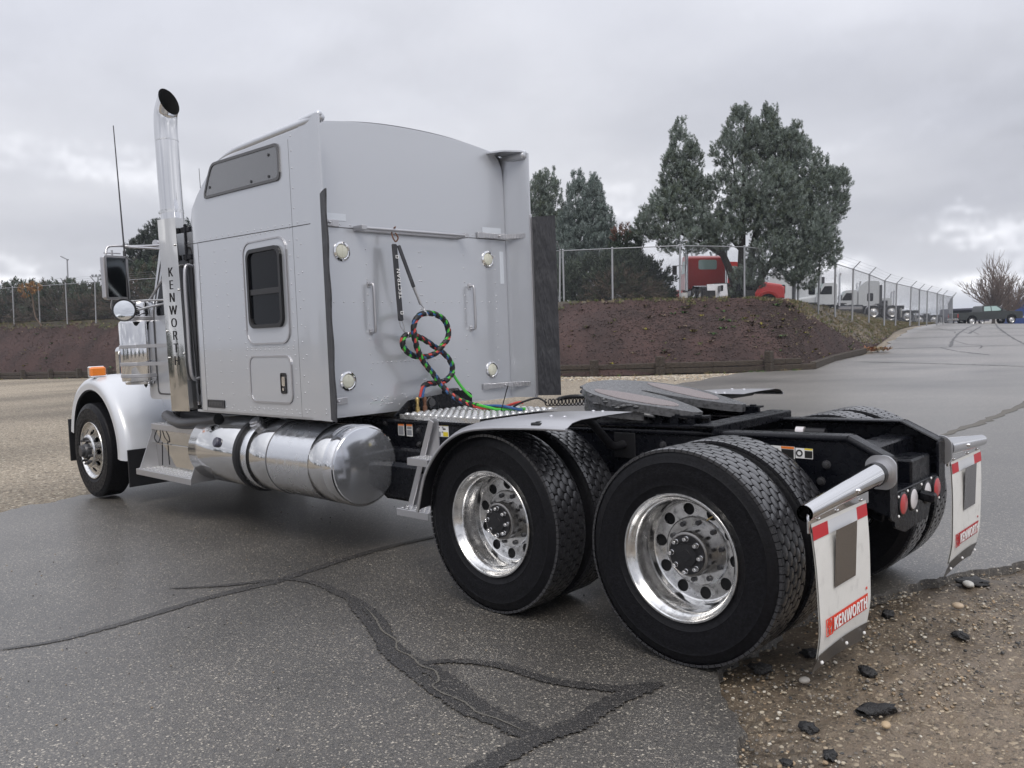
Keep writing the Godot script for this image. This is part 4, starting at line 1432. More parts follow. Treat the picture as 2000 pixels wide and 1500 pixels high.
func make_front_fenders(truck: Node3D) -> void:
	for s in [1.0, -1.0]:
		var b := B.new()
		b.tf = Transform3D(Basis.from_scale(Vector3(1, 1, s)), Vector3.ZERO)
		var c := Vector3(-6.42, 0.56, 0)
		# round the wheel from the tail (0) to the nose (n)
		var n := 36
		var arc := func(i: int, j: int) -> Vector3:
			var t := float(i) / n
			var a := deg_to_rad(lerpf(-6.0, 166.0, t))
			var R := 0.80 + 0.025 * sin(a) - 0.05 * smoothstep(0.75, 1.0, t)
			var k := j / 14.0
			# j: 0 outer lip edge turned in, then over the rounded shoulder to the bonnet
			var z := 0.0
			var dr := 0.0
			if j <= 1:
				z = 1.105
				dr = -0.15 + 0.035 * j
			elif j <= 7:
				var f := (j - 1) / 6.0 * PI / 2
				z = 1.105 + 0.02 * sin(f * 2.0) - 0.13 * (1.0 - cos(f))
				dr = -0.115 + 0.115 * sin(f)
			else:
				z = lerpf(0.975, 0.5, (j - 7) / 7.0)
				dr = 0.012 * sin(PI * (j - 7) / 7.0)
			var rear := smoothstep(0.35, 0.0, t)
			var rr_ := R + dr
			var p := c + Vector3(cos(a) * rr_, sin(a) * rr_, z)
			# the tail flares back and widens towards the step
			p.x += rear * 0.06 * (1.0 if j > 3 else 0.3)
			return p
		b.sheet(arc, n, 14, c + Vector3(0, 0, 0.7))
		var fd := put("front_fender", b, "pale_paint", truck)
		var l := B.new()
		l.tf = b.tf
		l.sheet(func(i, j): return arc.call(i, 14 * j / 14) + (c + Vector3(0, 0, 0.6) - arc.call(i, j)).normalized() * 0.02, n, 14, -(Vector3.ZERO), true)
		put("fender_liner", l, "black_plastic", fd)
		# turn signal on its foot
		var a := B.new()
		a.tf = b.tf
		a.box(Vector3(-6.36, 1.432, 1.03), Vector3(0.07, 0.115, 0.17), 0.02)
		put("turn_signal", a, "lens_amber", fd)
		var ft := B.new()
		ft.tf = b.tf
		ft.box(Vector3(-6.36, 1.378, 1.03), Vector3(0.08, 0.02, 0.18), 0.006)
		ft.box(Vector3(-6.405, 1.432, 1.03), Vector3(0.03, 0.125, 0.18), 0.01)
		put("turn_signal_base", ft, "chrome", fd)
		var mf := B.new()
		mf.tf = b.tf
		mf.box(Vector3(-5.56, 0.4, 0.83), Vector3(0.02, 0.4, 0.5), 0.004)
		put("splash_guard", mf, "black_plastic", fd)
		mf = B.new()
		mf.tf = b.tf
		mf.box(Vector3(-7.13, 0.62, 0.86), Vector3(0.02, 0.5, 0.52), 0.004)
		put("splash_guard", mf, "black_plastic", fd)


func make_side_gear(truck: Node3D) -> void:
	for s in [1.0, -1.0]:
		var tt := Transform3D(Basis.from_scale(Vector3(1, 1, s)), Vector3.ZERO)
		# fuel tank lying along the frame
		var C := Vector3(0, 0.715, 0.845)
		var ax := func(x: float) -> Transform3D: return Transform3D(Basis(Vector3(0, -1, 0), Vector3(1, 0, 0), Vector3(0, 0, 1)), Vector3(x, C.y, C.z))
		var R := 0.31
		var b := B.new()
		b.tf = tt
		b.lathe(pv2([0.0, -4.05, R - 0.03, -4.03, R, -3.98, R, -2.6, R, -1.76]), ax.call(0.0), 64)
		var tk := put("fuel_tank", b, "brushed_tank", truck)
		for q in [[-3.98, -3.12, "polished_tank"], [-3.06, -2.93, "brushed_tank"], [-2.93, -2.62, "polished_tank"], [-2.0, -1.8, "polished_tank"]]:
			var w := B.new()
			w.tf = tt
			w.lathe(pv2([R, q[0], R + 0.003, q[0] + 0.004, R + 0.003, q[1] - 0.004, R, q[1]]), ax.call(0.0), 64)
			put("tank_band", w, q[2], tk)
		var sm := B.new()
		sm.tf = tt
		sm.lathe(pv2([R, -2.612, R + 0.004, -2.609, R + 0.004, -2.603, R, -2.6]), ax.call(0.0), 64)
		put("tank_seam", sm, "window_trim", tk)
		var e := B.new()
		e.tf = tt
		e.lathe(pv2([R, -1.76, R + 0.006, -1.755, R + 0.006, -1.7, R - 0.002, -1.685, R - 0.012, -1.682]), ax.call(0.0), 64)
		put("tank_end_ring", e, "chrome", tk)
		var f := B.new()
		f.tf = tt
		f.lathe(pv2([R - 0.012, -1.684, R - 0.02, -1.677, 0.24, -1.662, 0.18, -1.650, 0.1, -1.640, 0.0, -1.636]), ax.call(0.0), 64, 20.0)
		put("tank_end", f, "end_metal", tk)
		var k := B.new()
		k.tf = tt
		k.lathe(pv2([0.062, -0.02, 0.062, 0.02, 0.05, 0.026, 0.05, 0.045, 0.042, 0.05, 0.0, 0.05]), Transform3D(Basis(Vector3(1, 0, 0), 0.6), C + Vector3(-2.98, R * 0.9, R * 0.5)), 24)
		put("filler_cap", k, "aluminium", tk)
		var st := B.new()
		st.tf = tt
		st.lathe(pv2([R, -3.125, R + 0.022, -3.12, R + 0.028, -3.1, R + 0.022, -3.07, R, -3.065]), ax.call(0.0), 56)
		st.tube(pv3([-3.095, 0.99, 0.95, -3.095, 1.06, 0.7, -3.095, 1.0, 0.44]), 0.02, 8)
		put("tank_strap", st, "black_plastic", tk)
		var pc := B.new()
		pc.tf = tt
		pc.lathe(pv2([0.045, 0.0, 0.045, 0.03, 0.035, 0.04, 0.0, 0.04]), Transform3D(Basis(Vector3(1, 0, 0), 1.25), Vector3(-3.42, C.y + R * 0.34, C.z + R * 0.94)), 18)
		put("additive_cap", pc, "car_navy", tk)
		# step box ahead of the tank
		var sb := part("cab_steps", truck)
		var pan := B.new()
		pan.tf = tt
		pan.quad(Vector3(-5.1, 0.89, 0.985), Vector3(-3.96, 0.87, 0.985), Vector3(-4.02, 0.44, 0.95), Vector3(-5.2, 0.44, 0.95), Vector3(0, 0.1, 1))
		pan.box(Vector3(-4.5, 0.66, 0.9), Vector3(1.0, 0.4, 0.06), 0.01)
		pan.box(Vector3(-4.56, 0.70, 0.995), Vector3(1.1, 0.006, 0.02))
		put("back_sheet", pan, "shield_chrome", sb)
		for x in [-5.15, -3.98]:
			var ep := B.new()
			ep.tf = tt
			ep.prism(rounded(pv2([0.7, 0.4, 1.15, 0.4, 1.15, 0.44, 1.0, 0.82, 1.0, 0.9, 0.7, 0.9]), 0.012), 0.008, Transform3D(Basis(Vector3(0, 0, 1), Vector3(0, 1, 0), Vector3(1, 0, 0)), Vector3(x + (0.04 if x < -5 else 0.0), 0, 0)))
			put("end_plate", ep, "aluminium", sb)
		for q in [[-5.1, -3.96, 0.9, 0.76, 1.005, "upper_tread"], [-5.19, -3.98, 0.445, 0.93, 1.15, "lower_tread"]]:
			var t := B.new()
			t.tf = tt
			t.box(Vector3((q[0] + q[1]) / 2, q[2] - 0.005, (q[3] + q[4]) / 2), Vector3(q[1] - q[0], 0.01, q[4] - q[3]), 0.003)
			t.box(Vector3((q[0] + q[1]) / 2, q[2] - 0.03, q[4] - 0.004), Vector3(q[1] - q[0], 0.06, 0.009), 0.003)
			var tr := put(q[5], t, "aluminium", sb)
			var g := B.new()
			g.tf = tt
			for i in 26:
				for j in 4:
					g.box(Vector3(lerpf(q[0] + 0.04, q[1] - 0.04, i / 25.0), q[2] + 0.003, lerpf(q[3] + 0.03, q[4] - 0.03, j / 3.0)), Vector3(0.03, 0.01, 0.012), 0.003, Basis(Vector3.UP, 0.6 if (i + j) % 2 else -0.6))
			put(q[5] + "_studs", g, "tread_plate", sb, "stuff")
		var wl := B.new()
		wl.tf = tt
		wl.tube(smooth3(pv3([-4.96, 0.84, 1.01, -4.98, 0.76, 1.03, -4.9, 0.72, 1.03, -4.86, 0.78, 1.02, -4.88, 0.84, 1.01])), 0.006, 6)
		wl.tube(smooth3(pv3([-3.99, 0.84, 1.03, -4.05, 0.74, 1.05, -3.96, 0.66, 1.05, -3.86, 0.74, 1.0, -3.8, 0.92, 0.95])), 0.007, 6)
		wl.tube(pv3([-4.87, 0.72, 1.0, -4.92, 0.48, 0.99]), 0.006, 6)
		put("loose_cable", wl, "black_plastic", sb)
		# deck between steps and frame, dark
		var dk := B.new()
		dk.tf = tt
		dk.box(Vector3(-4.45, 0.98, 0.66), Vector3(1.0, 0.1, 0.34), 0.03)
		dk.tube(smooth3(pv3([-4.95, 0.98, 0.9, -4.5, 0.93, 0.98, -4.1, 0.95, 1.0, -3.7, 1.0, 0.98])), 0.055, 12)
		put("exhaust_pipe", dk, "steel_grey", truck)
		make_stack(truck, tt, s)
		make_air_cleaner(truck, tt, s)
		make_mirror(truck, tt, s)
		# folding ladder behind the tank
		var ld := part("access_step", truck)
		var lp := B.new()
		lp.tf = tt
		lp.prism(rounded(pv2([-0.82, 1.12, -0.75, 1.12, -0.745, 0.5, -1.06, 0.46, -1.06, 0.5]), 0.012), 0.006, Transform3D(Basis.IDENTITY, Vector3(0, 0, 0.9)))
		lp.bar(Vector3(-0.79, 1.11, 0.93), Vector3(-1.065, 0.47, 0.93), 0.05, 0.008, 0.002, Vector3(0, 0, 1))
		put("side_plate", lp, "aluminium", ld)
		for q in [[0.855, -0.93, -0.72], [0.49, -1.07, -0.735]]:
			var t := B.new()
			t.tf = tt
			t.box(Vector3((q[1] + q[2]) / 2, q[0], 0.97), Vector3(q[2] - q[1], 0.008, 0.15), 0.002)
			t.box(Vector3((q[1] + q[2]) / 2, q[0] - 0.022, 1.043), Vector3(q[2] - q[1], 0.05, 0.006), 0.002)
			put("tread", t, "aluminium", ld)
			var g := B.new()
			g.tf = tt
			for i in 7:
				for j in 3:
					g.box(Vector3(lerpf(q[1] + 0.03, q[2] - 0.03, i / 6.0), q[0] + 0.005, 0.925 + j * 0.045), Vector3(0.022, 0.006, 0.01), 0.002)
			put("tread_studs", g, "tread_plate", ld, "stuff")
		var br := B.new()
		br.tf = tt
		br.box(Vector3(-0.95, 0.75, 0.66), Vector3(0.06, 0.06, 0.5), 0.01)
		put("bracket", br, "black_frame", ld)


# a tube whose far end is cut along a plane with normal cut
func slash_tube(b: B, pts: PackedVector3Array, r: float, cut: Vector3, sides: int) -> void:
	var m := pts.size()
	var x := Vector3.RIGHT
	var P := []
	var N := []
	for i in m:
		var t := (pts[mini(i + 1, m - 1)] - pts[maxi(i - 1, 0)]).normalized()
		x = (x - t * x.dot(t)).normalized()
		var y := t.cross(x)
		var rp := PackedVector3Array()
		var rn := PackedVector3Array()
		for k in sides + 1:
			var a := TAU * (k % sides) / sides
			var d := x * cos(a) + y * sin(a)
			var p := d * r
			# the last rings slide along the tube onto the cut
			var f := clampf((i - (m - 8)) / 7.0, 0.0, 1.0)
			if f > 0.0:
				p -= t * (cut.dot(p) / cut.dot(t)) * f
			rp.append(pts[i] + p)
			rn.append(d)
		P.append(rp)
		N.append(rn)
	for i in m - 1:
		for k in sides:
			b.quad4(P[i][k], P[i][k + 1], P[i + 1][k + 1], P[i + 1][k], N[i][k], N[i][k + 1], N[i + 1][k + 1], N[i + 1][k])


func make_stack(truck: Node3D, tt: Transform3D, s: float) -> void:
	var b := B.new()
	b.tf = tt
	var pp := smooth3(pv3([-4.14, 1.12, 1.05, -4.19, 2.2, 1.05, -4.235, 2.95, 1.05, -4.25, 3.5, 1.05, -4.257, 3.68, 1.05, -4.253, 3.79, 1.049, -4.235, 3.88, 1.046, -4.185, 3.965, 1.038]), 5)
	slash_tube(b, pp, 0.106, Vector3(0.88, 0.32, -0.2).normalized(), 36)
	var ex := put("exhaust_stack", b, "chrome", truck)
	var m := pp.size()
	# the dark inside of the mouth
	var c := B.new()
	c.tf = tt
	slash_tube(c, pp.slice(m - 12, m), 0.1025, Vector3(0.88, 0.32, -0.2).normalized(), 30)
	put("stack_mouth", c, "hollow", ex)
	var j := B.new()
	j.tf = tt
	j.tube(pv3([-4.252, 3.6, 1.05, -4.2535, 3.615, 1.05]), 0.1065, 28, false)
	j.tube(pv3([-4.236, 2.93, 1.05, -4.238, 2.96, 1.05]), 0.109, 28)
	put("stack_joint", j, "alloy", ex)
	# the polished heat shield: a broad face with a folded flange
	var h := B.new()
	h.tf = tt
	var up := Vector3(-0.056, 1.785, 0)
	var p0 := Vector3(-4.18, 1.08, 1.195)
	var w := Vector3(0.235, 0, -0.06)
	var nrm := Vector3(0.24, 0, 0.97)
	h.sheet(func(i, j2): return p0 + w * (j2 / 6.0) + up * (i / 12.0) + nrm * 0.006 * sin(PI * j2 / 6.0), 12, 6, nrm, true)
	h.quad(p0, p0 + Vector3(-0.05, 0, -0.05), p0 + Vector3(-0.05, 0, -0.05) + up, p0 + up, Vector3(-0.7, 0, 0.7))
	h.quad(p0 + w, p0 + w + Vector3(-0.02, 0, -0.09), p0 + w + Vector3(-0.02, 0, -0.09) + up, p0 + w + up, Vector3(1, 0, -0.2))
	var sh := put("heat_shield", h, "shield_chrome", ex)
	var rv := B.new()
	rv.tf = tt
	for q in [[0.9, 0.86], [0.92, 0.63], [0.95, 0.3], [0.1, 0.42], [0.1, 0.28]]:
		rv.ball(p0 + w * q[0] + up * q[1] + nrm * 0.006, Vector3(0.011, 0.011, 0.011), 8)
	put("shield_rivets", rv, "alloy", ex, "stuff")
	if s > 0:
		var wd := "KENWORTH"
		var bx := Basis(w.normalized(), Vector3.UP, nrm.normalized())
		for i in 8:
			var y := 2.37 - i * 0.117
			var o := text("cut_letter", wd[i], 0.083, Transform3D(bx, p0 + w * 0.54 + up * ((y - 1.08) / 1.785) + nrm * 0.008), "hollow", ex, "Droid Sans", 0.003, 500)
	var k := B.new()
	k.tf = tt
	k.bar(Vector3(-4.0, 2.75, 1.08), Vector3(-3.86, 2.75, 1.06), 0.03, 0.05, 0.006)
	k.bar(Vector3(-3.98, 2.5, 1.08), Vector3(-3.86, 2.5, 1.06), 0.03, 0.05, 0.006)
	k.bar(Vector3(-3.93, 2.46, 1.08), Vector3(-3.93, 2.8, 1.08), 0.02, 0.03, 0.005)
	put("stack_bracket", k, "black_frame", ex)
	var gh := B.new()
	gh.tf = tt
	gh.tube(smooth3(pv3([-3.96, 2.42, 1.02, -3.94, 2.38, 1.1, -3.93, 1.9, 1.11, -3.93, 1.42, 1.1, -3.95, 1.38, 1.02])), 0.016, 10)
	put("cab_grab_rail", gh, "aluminium", truck)


func make_air_cleaner(truck: Node3D, tt: Transform3D, s: float) -> void:
	var C := Vector3(-5.22, 0, 0.98)
	var at := Transform3D(Basis.IDENTITY, C)
	var b := B.new()
	b.tf = tt
	b.lathe(pv2([0.0, 1.31, 0.19, 1.31, 0.2, 1.335, 0.222, 1.345, 0.226, 1.37, 0.226, 1.93, 0.222, 1.95, 0.2, 1.965, 0.19, 1.97]), at, 48)
	var a := put("air_cleaner", b, "chrome", truck)
	var c := B.new()
	c.tf = tt
	c.lathe(pv2([0.186, 1.965, 0.186, 2.13, 0.178, 2.15, 0.1, 2.165, 0.0, 2.17]), at, 48)
	put("intake_cap", c, "chrome", a)
	for y in [1.985, 1.7, 1.52, 1.4]:
		var k := B.new()
		k.tf = tt
		var r := 0.196 if y > 1.9 else 0.2275
		k.lathe(pv2([r, y - 0.018, r + 0.004, y - 0.014, r + 0.004, y + 0.014, r, y + 0.018]), at, 48)
		if y > 1.45 and y < 1.9:
			k.bar(C + Vector3(0.12, y, 0.16), C + Vector3(0.8, y, -0.06), 0.012, 0.035)
		put("clamp_band", k, "aluminium", a)
	var d := B.new()
	d.tf = tt
	d.lathe(pv2([0.02, 1.31, 0.018, 1.29, 0.0, 1.265]), at, 8)
	d.tube(smooth3(pv3([-4.98, 1.42, 0.9, -4.86, 1.36, 0.86, -4.82, 1.15, 0.84, -4.84, 0.92, 0.82])), 0.035, 8)
	put("drain_hose", d, "black_plastic", a)
	# clear deflector ahead of the cleaner
	var g := B.new()
	g.tf = tt
	g.lathe(pv2([0.26, 1.36, 0.262, 1.9]), at, 20, 40, 2.5, 4.2)
	put("wind_deflector", g, mat("clear_plastic", Color(0.75, 0.8, 0.82, 0.25), 0.12, 0.0, {"transparency": BaseMaterial3D.TRANSPARENCY_ALPHA}), a)


func make_mirror(truck: Node3D, tt: Transform3D, s: float) -> void:
	var m := part("wing_mirror", truck)
	var c := Vector3(-5.04, 2.385, 1.3)
	var bs := Basis(Vector3.UP, 0.18)
	var b := B.new()
	b.tf = tt
	b.box(c, Vector3(0.085, 0.43, 0.25), 0.02, bs)
	put("housing", b, "aluminium", m)
	var g := B.new()
	g.tf = tt
	g.box(c + bs.x * 0.044, Vector3(0.004, 0.385, 0.2), 0.0, bs)
	put("mirror_glass", g, mat("dark_mirror", lin(0.2, 0.22, 0.23), 0.12, 1.0), m)
	var f := B.new()
	f.tf = tt
	f.ring(rr(0, 0, 0.25, 0.43, 0.02), rr(0, 0, 0.205, 0.39, 0.012), 0.008, Transform3D(Basis(bs.z, Vector3.UP, bs.x), c + bs.x * 0.042))
	put("mirror_frame", f, "aluminium", m)
	var r := B.new()
	r.tf = tt
	r.tube(smooth3(pv3([-5.06, 2.62, 1.36, -5.08, 2.69, 1.33, -5.06, 2.705, 1.24, -5.0, 2.7, 1.12, -4.6, 2.68, 1.0, -4.25, 2.69, 0.96]), 5), 0.0125, 8)
	r.tube(pv3([-4.98, 2.69, 1.16, -4.5, 2.63, 1.0, -4.25, 2.6, 0.96]), 0.011, 8)
	r.tube(pv3([-4.28, 2.58, 0.98, -4.84, 2.14, 1.06]), 0.012, 8)
	r.tube(smooth3(pv3([-5.05, 2.17, 1.33, -5.07, 2.08, 1.33, -5.0, 2.03, 1.25, -4.8, 2.08, 1.1, -4.6, 2.12, 0.96])), 0.011, 8)
	r.tube(smooth3(pv3([-5.05, 2.15, 1.2, -4.8, 2.15, 1.08, -4.5, 2.14, 0.97])), 0.011, 8)
	r.tube(pv3([-5.06, 2.6, 1.3, -5.06, 2.66, 1.3]), 0.01, 6)
	r.tube(pv3([-5.06, 2.63, 1.22, -5.06, 2.63, 1.38]), 0.008, 6)
	put("mirror_arm", r, "aluminium", m)
	# round convex mirror below
	var v := B.new()
	v.tf = tt
	var rt := Transform3D(Basis(Vector3.UP, -0.55) * Basis(Vector3(0, 0, 1), -1.5), Vector3(-4.93, 2.06, 1.27))
	v.lathe(pv2([0.0, -0.05, 0.07, -0.035, 0.108, -0.004, 0.114, 0.008, 0.108, 0.016, 0.097, 0.014, 0.096, 0.006]), rt, 28)
	put("round_mirror_back", v, "black_trim", m)
	var vg := B.new()
	vg.tf = tt
	vg.lathe(pv2([0.098, 0.008, 0.07, 0.012, 0.035, 0.0145, 0.0, 0.015]), rt, 28)
	put("round_mirror_glass", vg, mat("clear_mirror", lin(0.8, 0.82, 0.84), 0.03, 1.0), m)
	# radio antenna on the mirror arm
	var n := B.new()
	n.tf = tt
	n.tube(pv3([-5.02, 2.12, 1.19, -5.03, 2.65, 1.19]), 0.017, 8)
	if s > 0:
		n.tube(pv3([-5.03, 2.65, 1.19, -5.1, 3.9, 1.19]), [0.009, 0.005], 6)
	n.tube(smooth3(pv3([-5.02, 2.6, 1.19, -4.94, 2.55, 1.15, -4.9, 2.6, 1.12, -4.88, 2.66, 1.09])), 0.005, 6)
	put("antenna", n, "steel_grey", m)
	if s > 0:
		var t := B.new()
		t.tube(pv3([-4.72, 2.75, 0.5, -4.74, 3.5, 0.5]), [0.005, 0.003], 6)
		put("roof_antenna", t, "steel_grey", truck)


func sticker(b: Node3D, x: float, y: float, w: float, h: float, rows: Array, z := 0.4335) -> void:
	var base := B.new()
	base.box(Vector3(x, y, z), Vector3(w, h, 0.002))
	var o := put("warning_sticker", base, "print_white", b)
	var k := 0
	for r in rows:
		var q := B.new()
		q.box(Vector3(x + r[0] * w, y + r[1] * h, z + 0.001 + 0.0004 * k), Vector3(r[2] * w, r[3] * h, 0.0012))
		put("printed_field", q, r[4], o)
		k += 1


func make_deck(truck: Node3D) -> void:
	var d := B.new()
	d.box(Vector3(-1.28, 1.068, 0), Vector3(0.92, 0.006, 0.88), 0.001)
	d.box(Vector3(-1.28, 1.05, 0.437), Vector3(0.92, 0.035, 0.005), 0.001)
	var dp := put("deck_plate", d, "tread_plate", truck)
	var n := B.new()
	for i in 13:
		for j in 12:
			n.ball(Vector3(-1.7 + i * 0.07, 1.07, -0.39 + j * 0.071), Vector3(0.024, 0.014, 0.024), 10, Basis.IDENTITY, 0.0)
	put("deck_buttons", n, "tread_plate", dp, "stuff")
	# bracket with the air and electric sockets
	var k := B.new()
	k.prism(rounded(pv2([-0.46, 1.05, -0.3, 1.17, 0.34, 1.21, 0.42, 1.17, 0.42, 1.05]), 0.02), 0.012, Transform3D(Basis(Vector3(0, 0, -1), Vector3(0, 1, 0), Vector3(1, 0, 0)), Vector3(-1.8, 0, 0)))
	k.box(Vector3(-1.84, 1.19, -0.22), Vector3(0.1, 0.08, 0.16), 0.02)
	put("socket_bracket", k, "black_frame", truck)
	var sk := B.new()
	sk.box(Vector3(-1.785, 1.135, 0.07), Vector3(0.012, 0.085, 0.085), 0.004, Basis(Vector3(1, 0, 0), PI / 4))
	sk.lathe(pv2([0.034, 0.0, 0.034, 0.02, 0.0, 0.022]), Transform3D(Basis(Vector3(0, -1, 0), Vector3(1, 0, 0), Vector3(0, 0, 1)), Vector3(-1.78, 1.135, 0.07)), 16)
	put("electric_socket", sk, "steel_grey", truck)
	for q in [[0.245, 1.08, "brass"], [0.165, 1.08, "rust"]]:
		var f := B.new()
		f.lathe(pv2([0.02, -0.02, 0.02, 0.03, 0.014, 0.035, 0.014, 0.07, 0.018, 0.075, 0.018, 0.1, 0.012, 0.11, 0.0, 0.11]), Transform3D(Basis.IDENTITY, Vector3(-1.745, q[1], q[0])), 10)
		put("air_fitting", f, q[2], truck)
	# stickers on the left rail
	sticker(truck, -1.737, 0.947, 0.075, 0.095, [[0, 0.4, 0.94, 0.16, "print_orange"], [0, -0.08, 0.84, 0.74, "print_grey"]])
	sticker(truck, -1.632, 0.947, 0.072, 0.1, [[0, 0.4, 0.94, 0.16, "print_orange"], [0, 0.18, 0.8, 0.22, "print_grey"], [0, -0.2, 0.8, 0.42, "print_grey"]])
	sticker(truck, -1.247, 0.965, 0.155, 0.098, [[-0.25, 0.42, 0.46, 0.13, "print_orange"], [0.25, 0.42, 0.46, 0.13, "print_yellow"], [-0.3, 0.16, 0.08, 0.24, "print_black"], [-0.2, 0.2, 0.14, 0.07, "print_black"], [0.2, 0.12, 0.2, 0.1, "print_black"], [0.1, 0.24, 0.1, 0.12, "print_grey"], [-0.26, -0.28, 0.4, 0.34, "print_grey"], [0.3, -0.28, 0.34, 0.34, "print_yellow"], [0.08, -0.12, 0.12, 0.06, "print_black"]])
	sticker(truck, 1.505, 0.987, 0.145, 0.07, [[0.23, 0.4, 0.5, 0.18, "print_orange"], [0.23, -0.08, 0.48, 0.72, "print_black"], [-0.26, 0.0, 0.045, 0.5, "print_black"]])
	sticker(truck, 1.63, 0.99, 0.095, 0.055, [[0.26, 0.42, 0.46, 0.15, "print_yellow"], [0.26, -0.08, 0.44, 0.7, "print_black"]])
	var ic := B.new()
	ic.ring(circle(1.604, 0.99, 0.019, 20), circle(1.604, 0.99, 0.0115, 20), 0.0022, Transform3D(Basis.IDENTITY, Vector3(0, 0, 0.434)))
	for sg in [-1.0, 1.0]:
		ic.tube(pv3([1.4675 + sg * 0.012, 0.965, 0.4355, 1.4675 + sg * 0.019, 0.985, 0.4355, 1.4675 + sg * 0.015, 1.008, 0.4355]), 0.0018, 6)
	put("sticker_symbol", ic, "print_black", truck)


func make_hoses(truck: Node3D) -> void:
	var raw := pv3([-1.745, 1.19, 0.2, -1.74, 1.27, 0.18, -1.74, 1.294, 0.124, -1.74, 1.296, 0.035, -1.74, 1.308, -0.07, -1.74, 1.366, -0.147, -1.74, 1.446, -0.147, -1.75, 1.525, -0.09, -1.76, 1.599, 0.018, -1.76, 1.676, 0.16, -1.75, 1.704, 0.279, -1.74, 1.7, 0.342, -1.74, 1.655, 0.375, -1.74, 1.59, 0.355, -1.74, 1.535, 0.268, -1.735, 1.519, 0.154, -1.72, 1.542, 0.051, -1.7, 1.589, 0.004, -1.69, 1.662, -0.068, -1.69, 1.74, -0.08, -1.69, 1.819, -0.039, -1.69, 1.864, 0.047, -1.69, 1.878, 0.133, -1.69, 1.87, 0.206, -1.68, 1.834, 0.271, -1.68, 1.77, 0.303, -1.68, 1.695, 0.3, -1.68, 1.608, 0.28, -1.68, 1.531, 0.247, -1.68, 1.458, 0.194, -1.67, 1.371, 0.119, -1.64, 1.265, 0.05, -1.56, 1.18, 0.0, -1.43, 1.125, -0.03, -1.28, 1.105, -0.04, -1.1, 1.1, -0.06, -0.9, 1.1, -0.12])
	var path := smooth3(raw, 10)
	var m := path.size()
	var fr := []
	var x := Vector3.UP
	var len := PackedFloat32Array([0.0])
	for i in m:
		var t := (path[mini(i + 1, m - 1)] - path[maxi(i - 1, 0)]).normalized()
		x = (x - t * x.dot(t)).normalized()
		fr.append([x, t.cross(x)])
		if i > 0:
			len.append(len[i - 1] + path[i].distance_to(path[i - 1]))
	var hb := part("air_hose_bundle", truck)
	var cols := ["hose_red", "hose_blue", "hose_green"]
	var nm := ["red_air_hose", "blue_air_hose", "green_power_cable"]
	for k in 3:
		var ps := PackedVector3Array()
		for i in m:
			if k == 2 and i < 40:
				continue
			var a := len[i] * 9.0 + TAU * k / 3
			var spread := 0.0115 + 0.03 * smoothstep(len[m - 1] - 0.35, len[m - 1], len[i]) * (1.0 if k != 1 else 0.4)
			var p: Vector3 = path[i] + (fr[i][0] * cos(a) + fr[i][1] * sin(a)) * spread
			p.y = maxf(p.y, 1.088)
			ps.append(p)
		var b := B.new()
		b.tube(ps, 0.0115, 8)
		put(nm[k], b, cols[k], hb)
	var w := B.new()
	var sides := 14
	for i in m - 1:
		if len[i] < 0.08 or len[i] > len[m - 1] - 0.45:
			continue
		for k in sides:
			var ps := []
			var ns := []
			for e in [[0, 0], [1, 0], [1, 1], [0, 1]]:
				var ii: int = i + e[0]
				var a: float = TAU * (k + e[1]) / sides
				var d: Vector3 = fr[ii][0] * cos(a) + fr[ii][1] * sin(a)
				ns.append(d)
				ps.append(path[ii] + d * 0.0245)
			var ph := fposmod((len[i] + len[i + 1]) * 0.5 / 0.075 - float(k + 0.5) / sides, 1.0)
			if ph < 0.58:
				w.quad4(ps[0], ps[1], ps[2], ps[3], ns[0], ns[1], ns[2], ns[3])
	put("spiral_wrap", w, "black_plastic", hb)
	var g := B.new()
	g.tube(smooth3(pv3([-1.74, 1.37, -0.15, -1.74, 1.28, -0.22, -1.72, 1.2, -0.28, -1.7, 1.15, -0.33])), 0.012, 8)
	put("green_power_cable", g, "hose_green", hb)
	# the two elastic hangers
	var h := part("hose_hanger", truck)
	for q in [[Vector3(-1.79, 2.44, 0.375), Vector3(-1.75, 1.82, 0.375), 0.025], [Vector3(-1.785, 2.43, 0.335), Vector3(-1.73, 2.09, 0.24), 0.018]]:
		var b := B.new()
		var pts := PackedVector3Array()
		var n := 1
		for i in n + 1:
			pts.append(q[0].lerp(q[1], i / float(n)))
		for i in n:
			b.bar(pts[i], pts[i + 1], q[2] * 0.9, q[2] * 2.0, q[2] * 0.3, Vector3(0, 0, 1))
		put("sleeve", b, "fender_rubber", h)
	var mt := B.new()
	mt.tube(pv3([-1.73, 2.09, 0.24, -1.715, 1.95, 0.185]), 0.013, 10)
	mt.tube(smooth3(pv3([-1.715, 1.95, 0.185, -1.71, 1.92, 0.16, -1.7, 1.895, 0.168, -1.71, 1.925, 0.185])), 0.005, 6)
	mt.tube(smooth3(pv3([-1.75, 1.82, 0.39, -1.745, 1.77, 0.38, -1.74, 1.73, 0.345, -1.745, 1.78, 0.35, -1.75, 1.82, 0.36])), 0.005, 6)
	mt.box(Vector3(-1.695, 1.875, 0.165), Vector3(0.055, 0.05, 0.02), 0.006, Basis(Vector3(1, 0, 0), 0.5))
	mt.box(Vector3(-1.745, 1.705, 0.325), Vector3(0.055, 0.05, 0.022), 0.006, Basis(Vector3(1, 0, 0), -0.4))
	put("spring_and_hooks", mt, "aluminium", h)
	var rg := B.new()
	rg.tube(smooth3(pv3([BX + 0.12, 2.57, 0.36, BX + 0.1, 2.58, 0.34, BX + 0.08, 2.55, 0.36, BX + 0.11, 2.5, 0.38, BX + 0.12, 2.46, 0.36, BX + 0.13, 2.49, 0.34, BX + 0.12, 2.53, 0.36])), 0.006, 6)
	put("hook", rg, "rust", h)
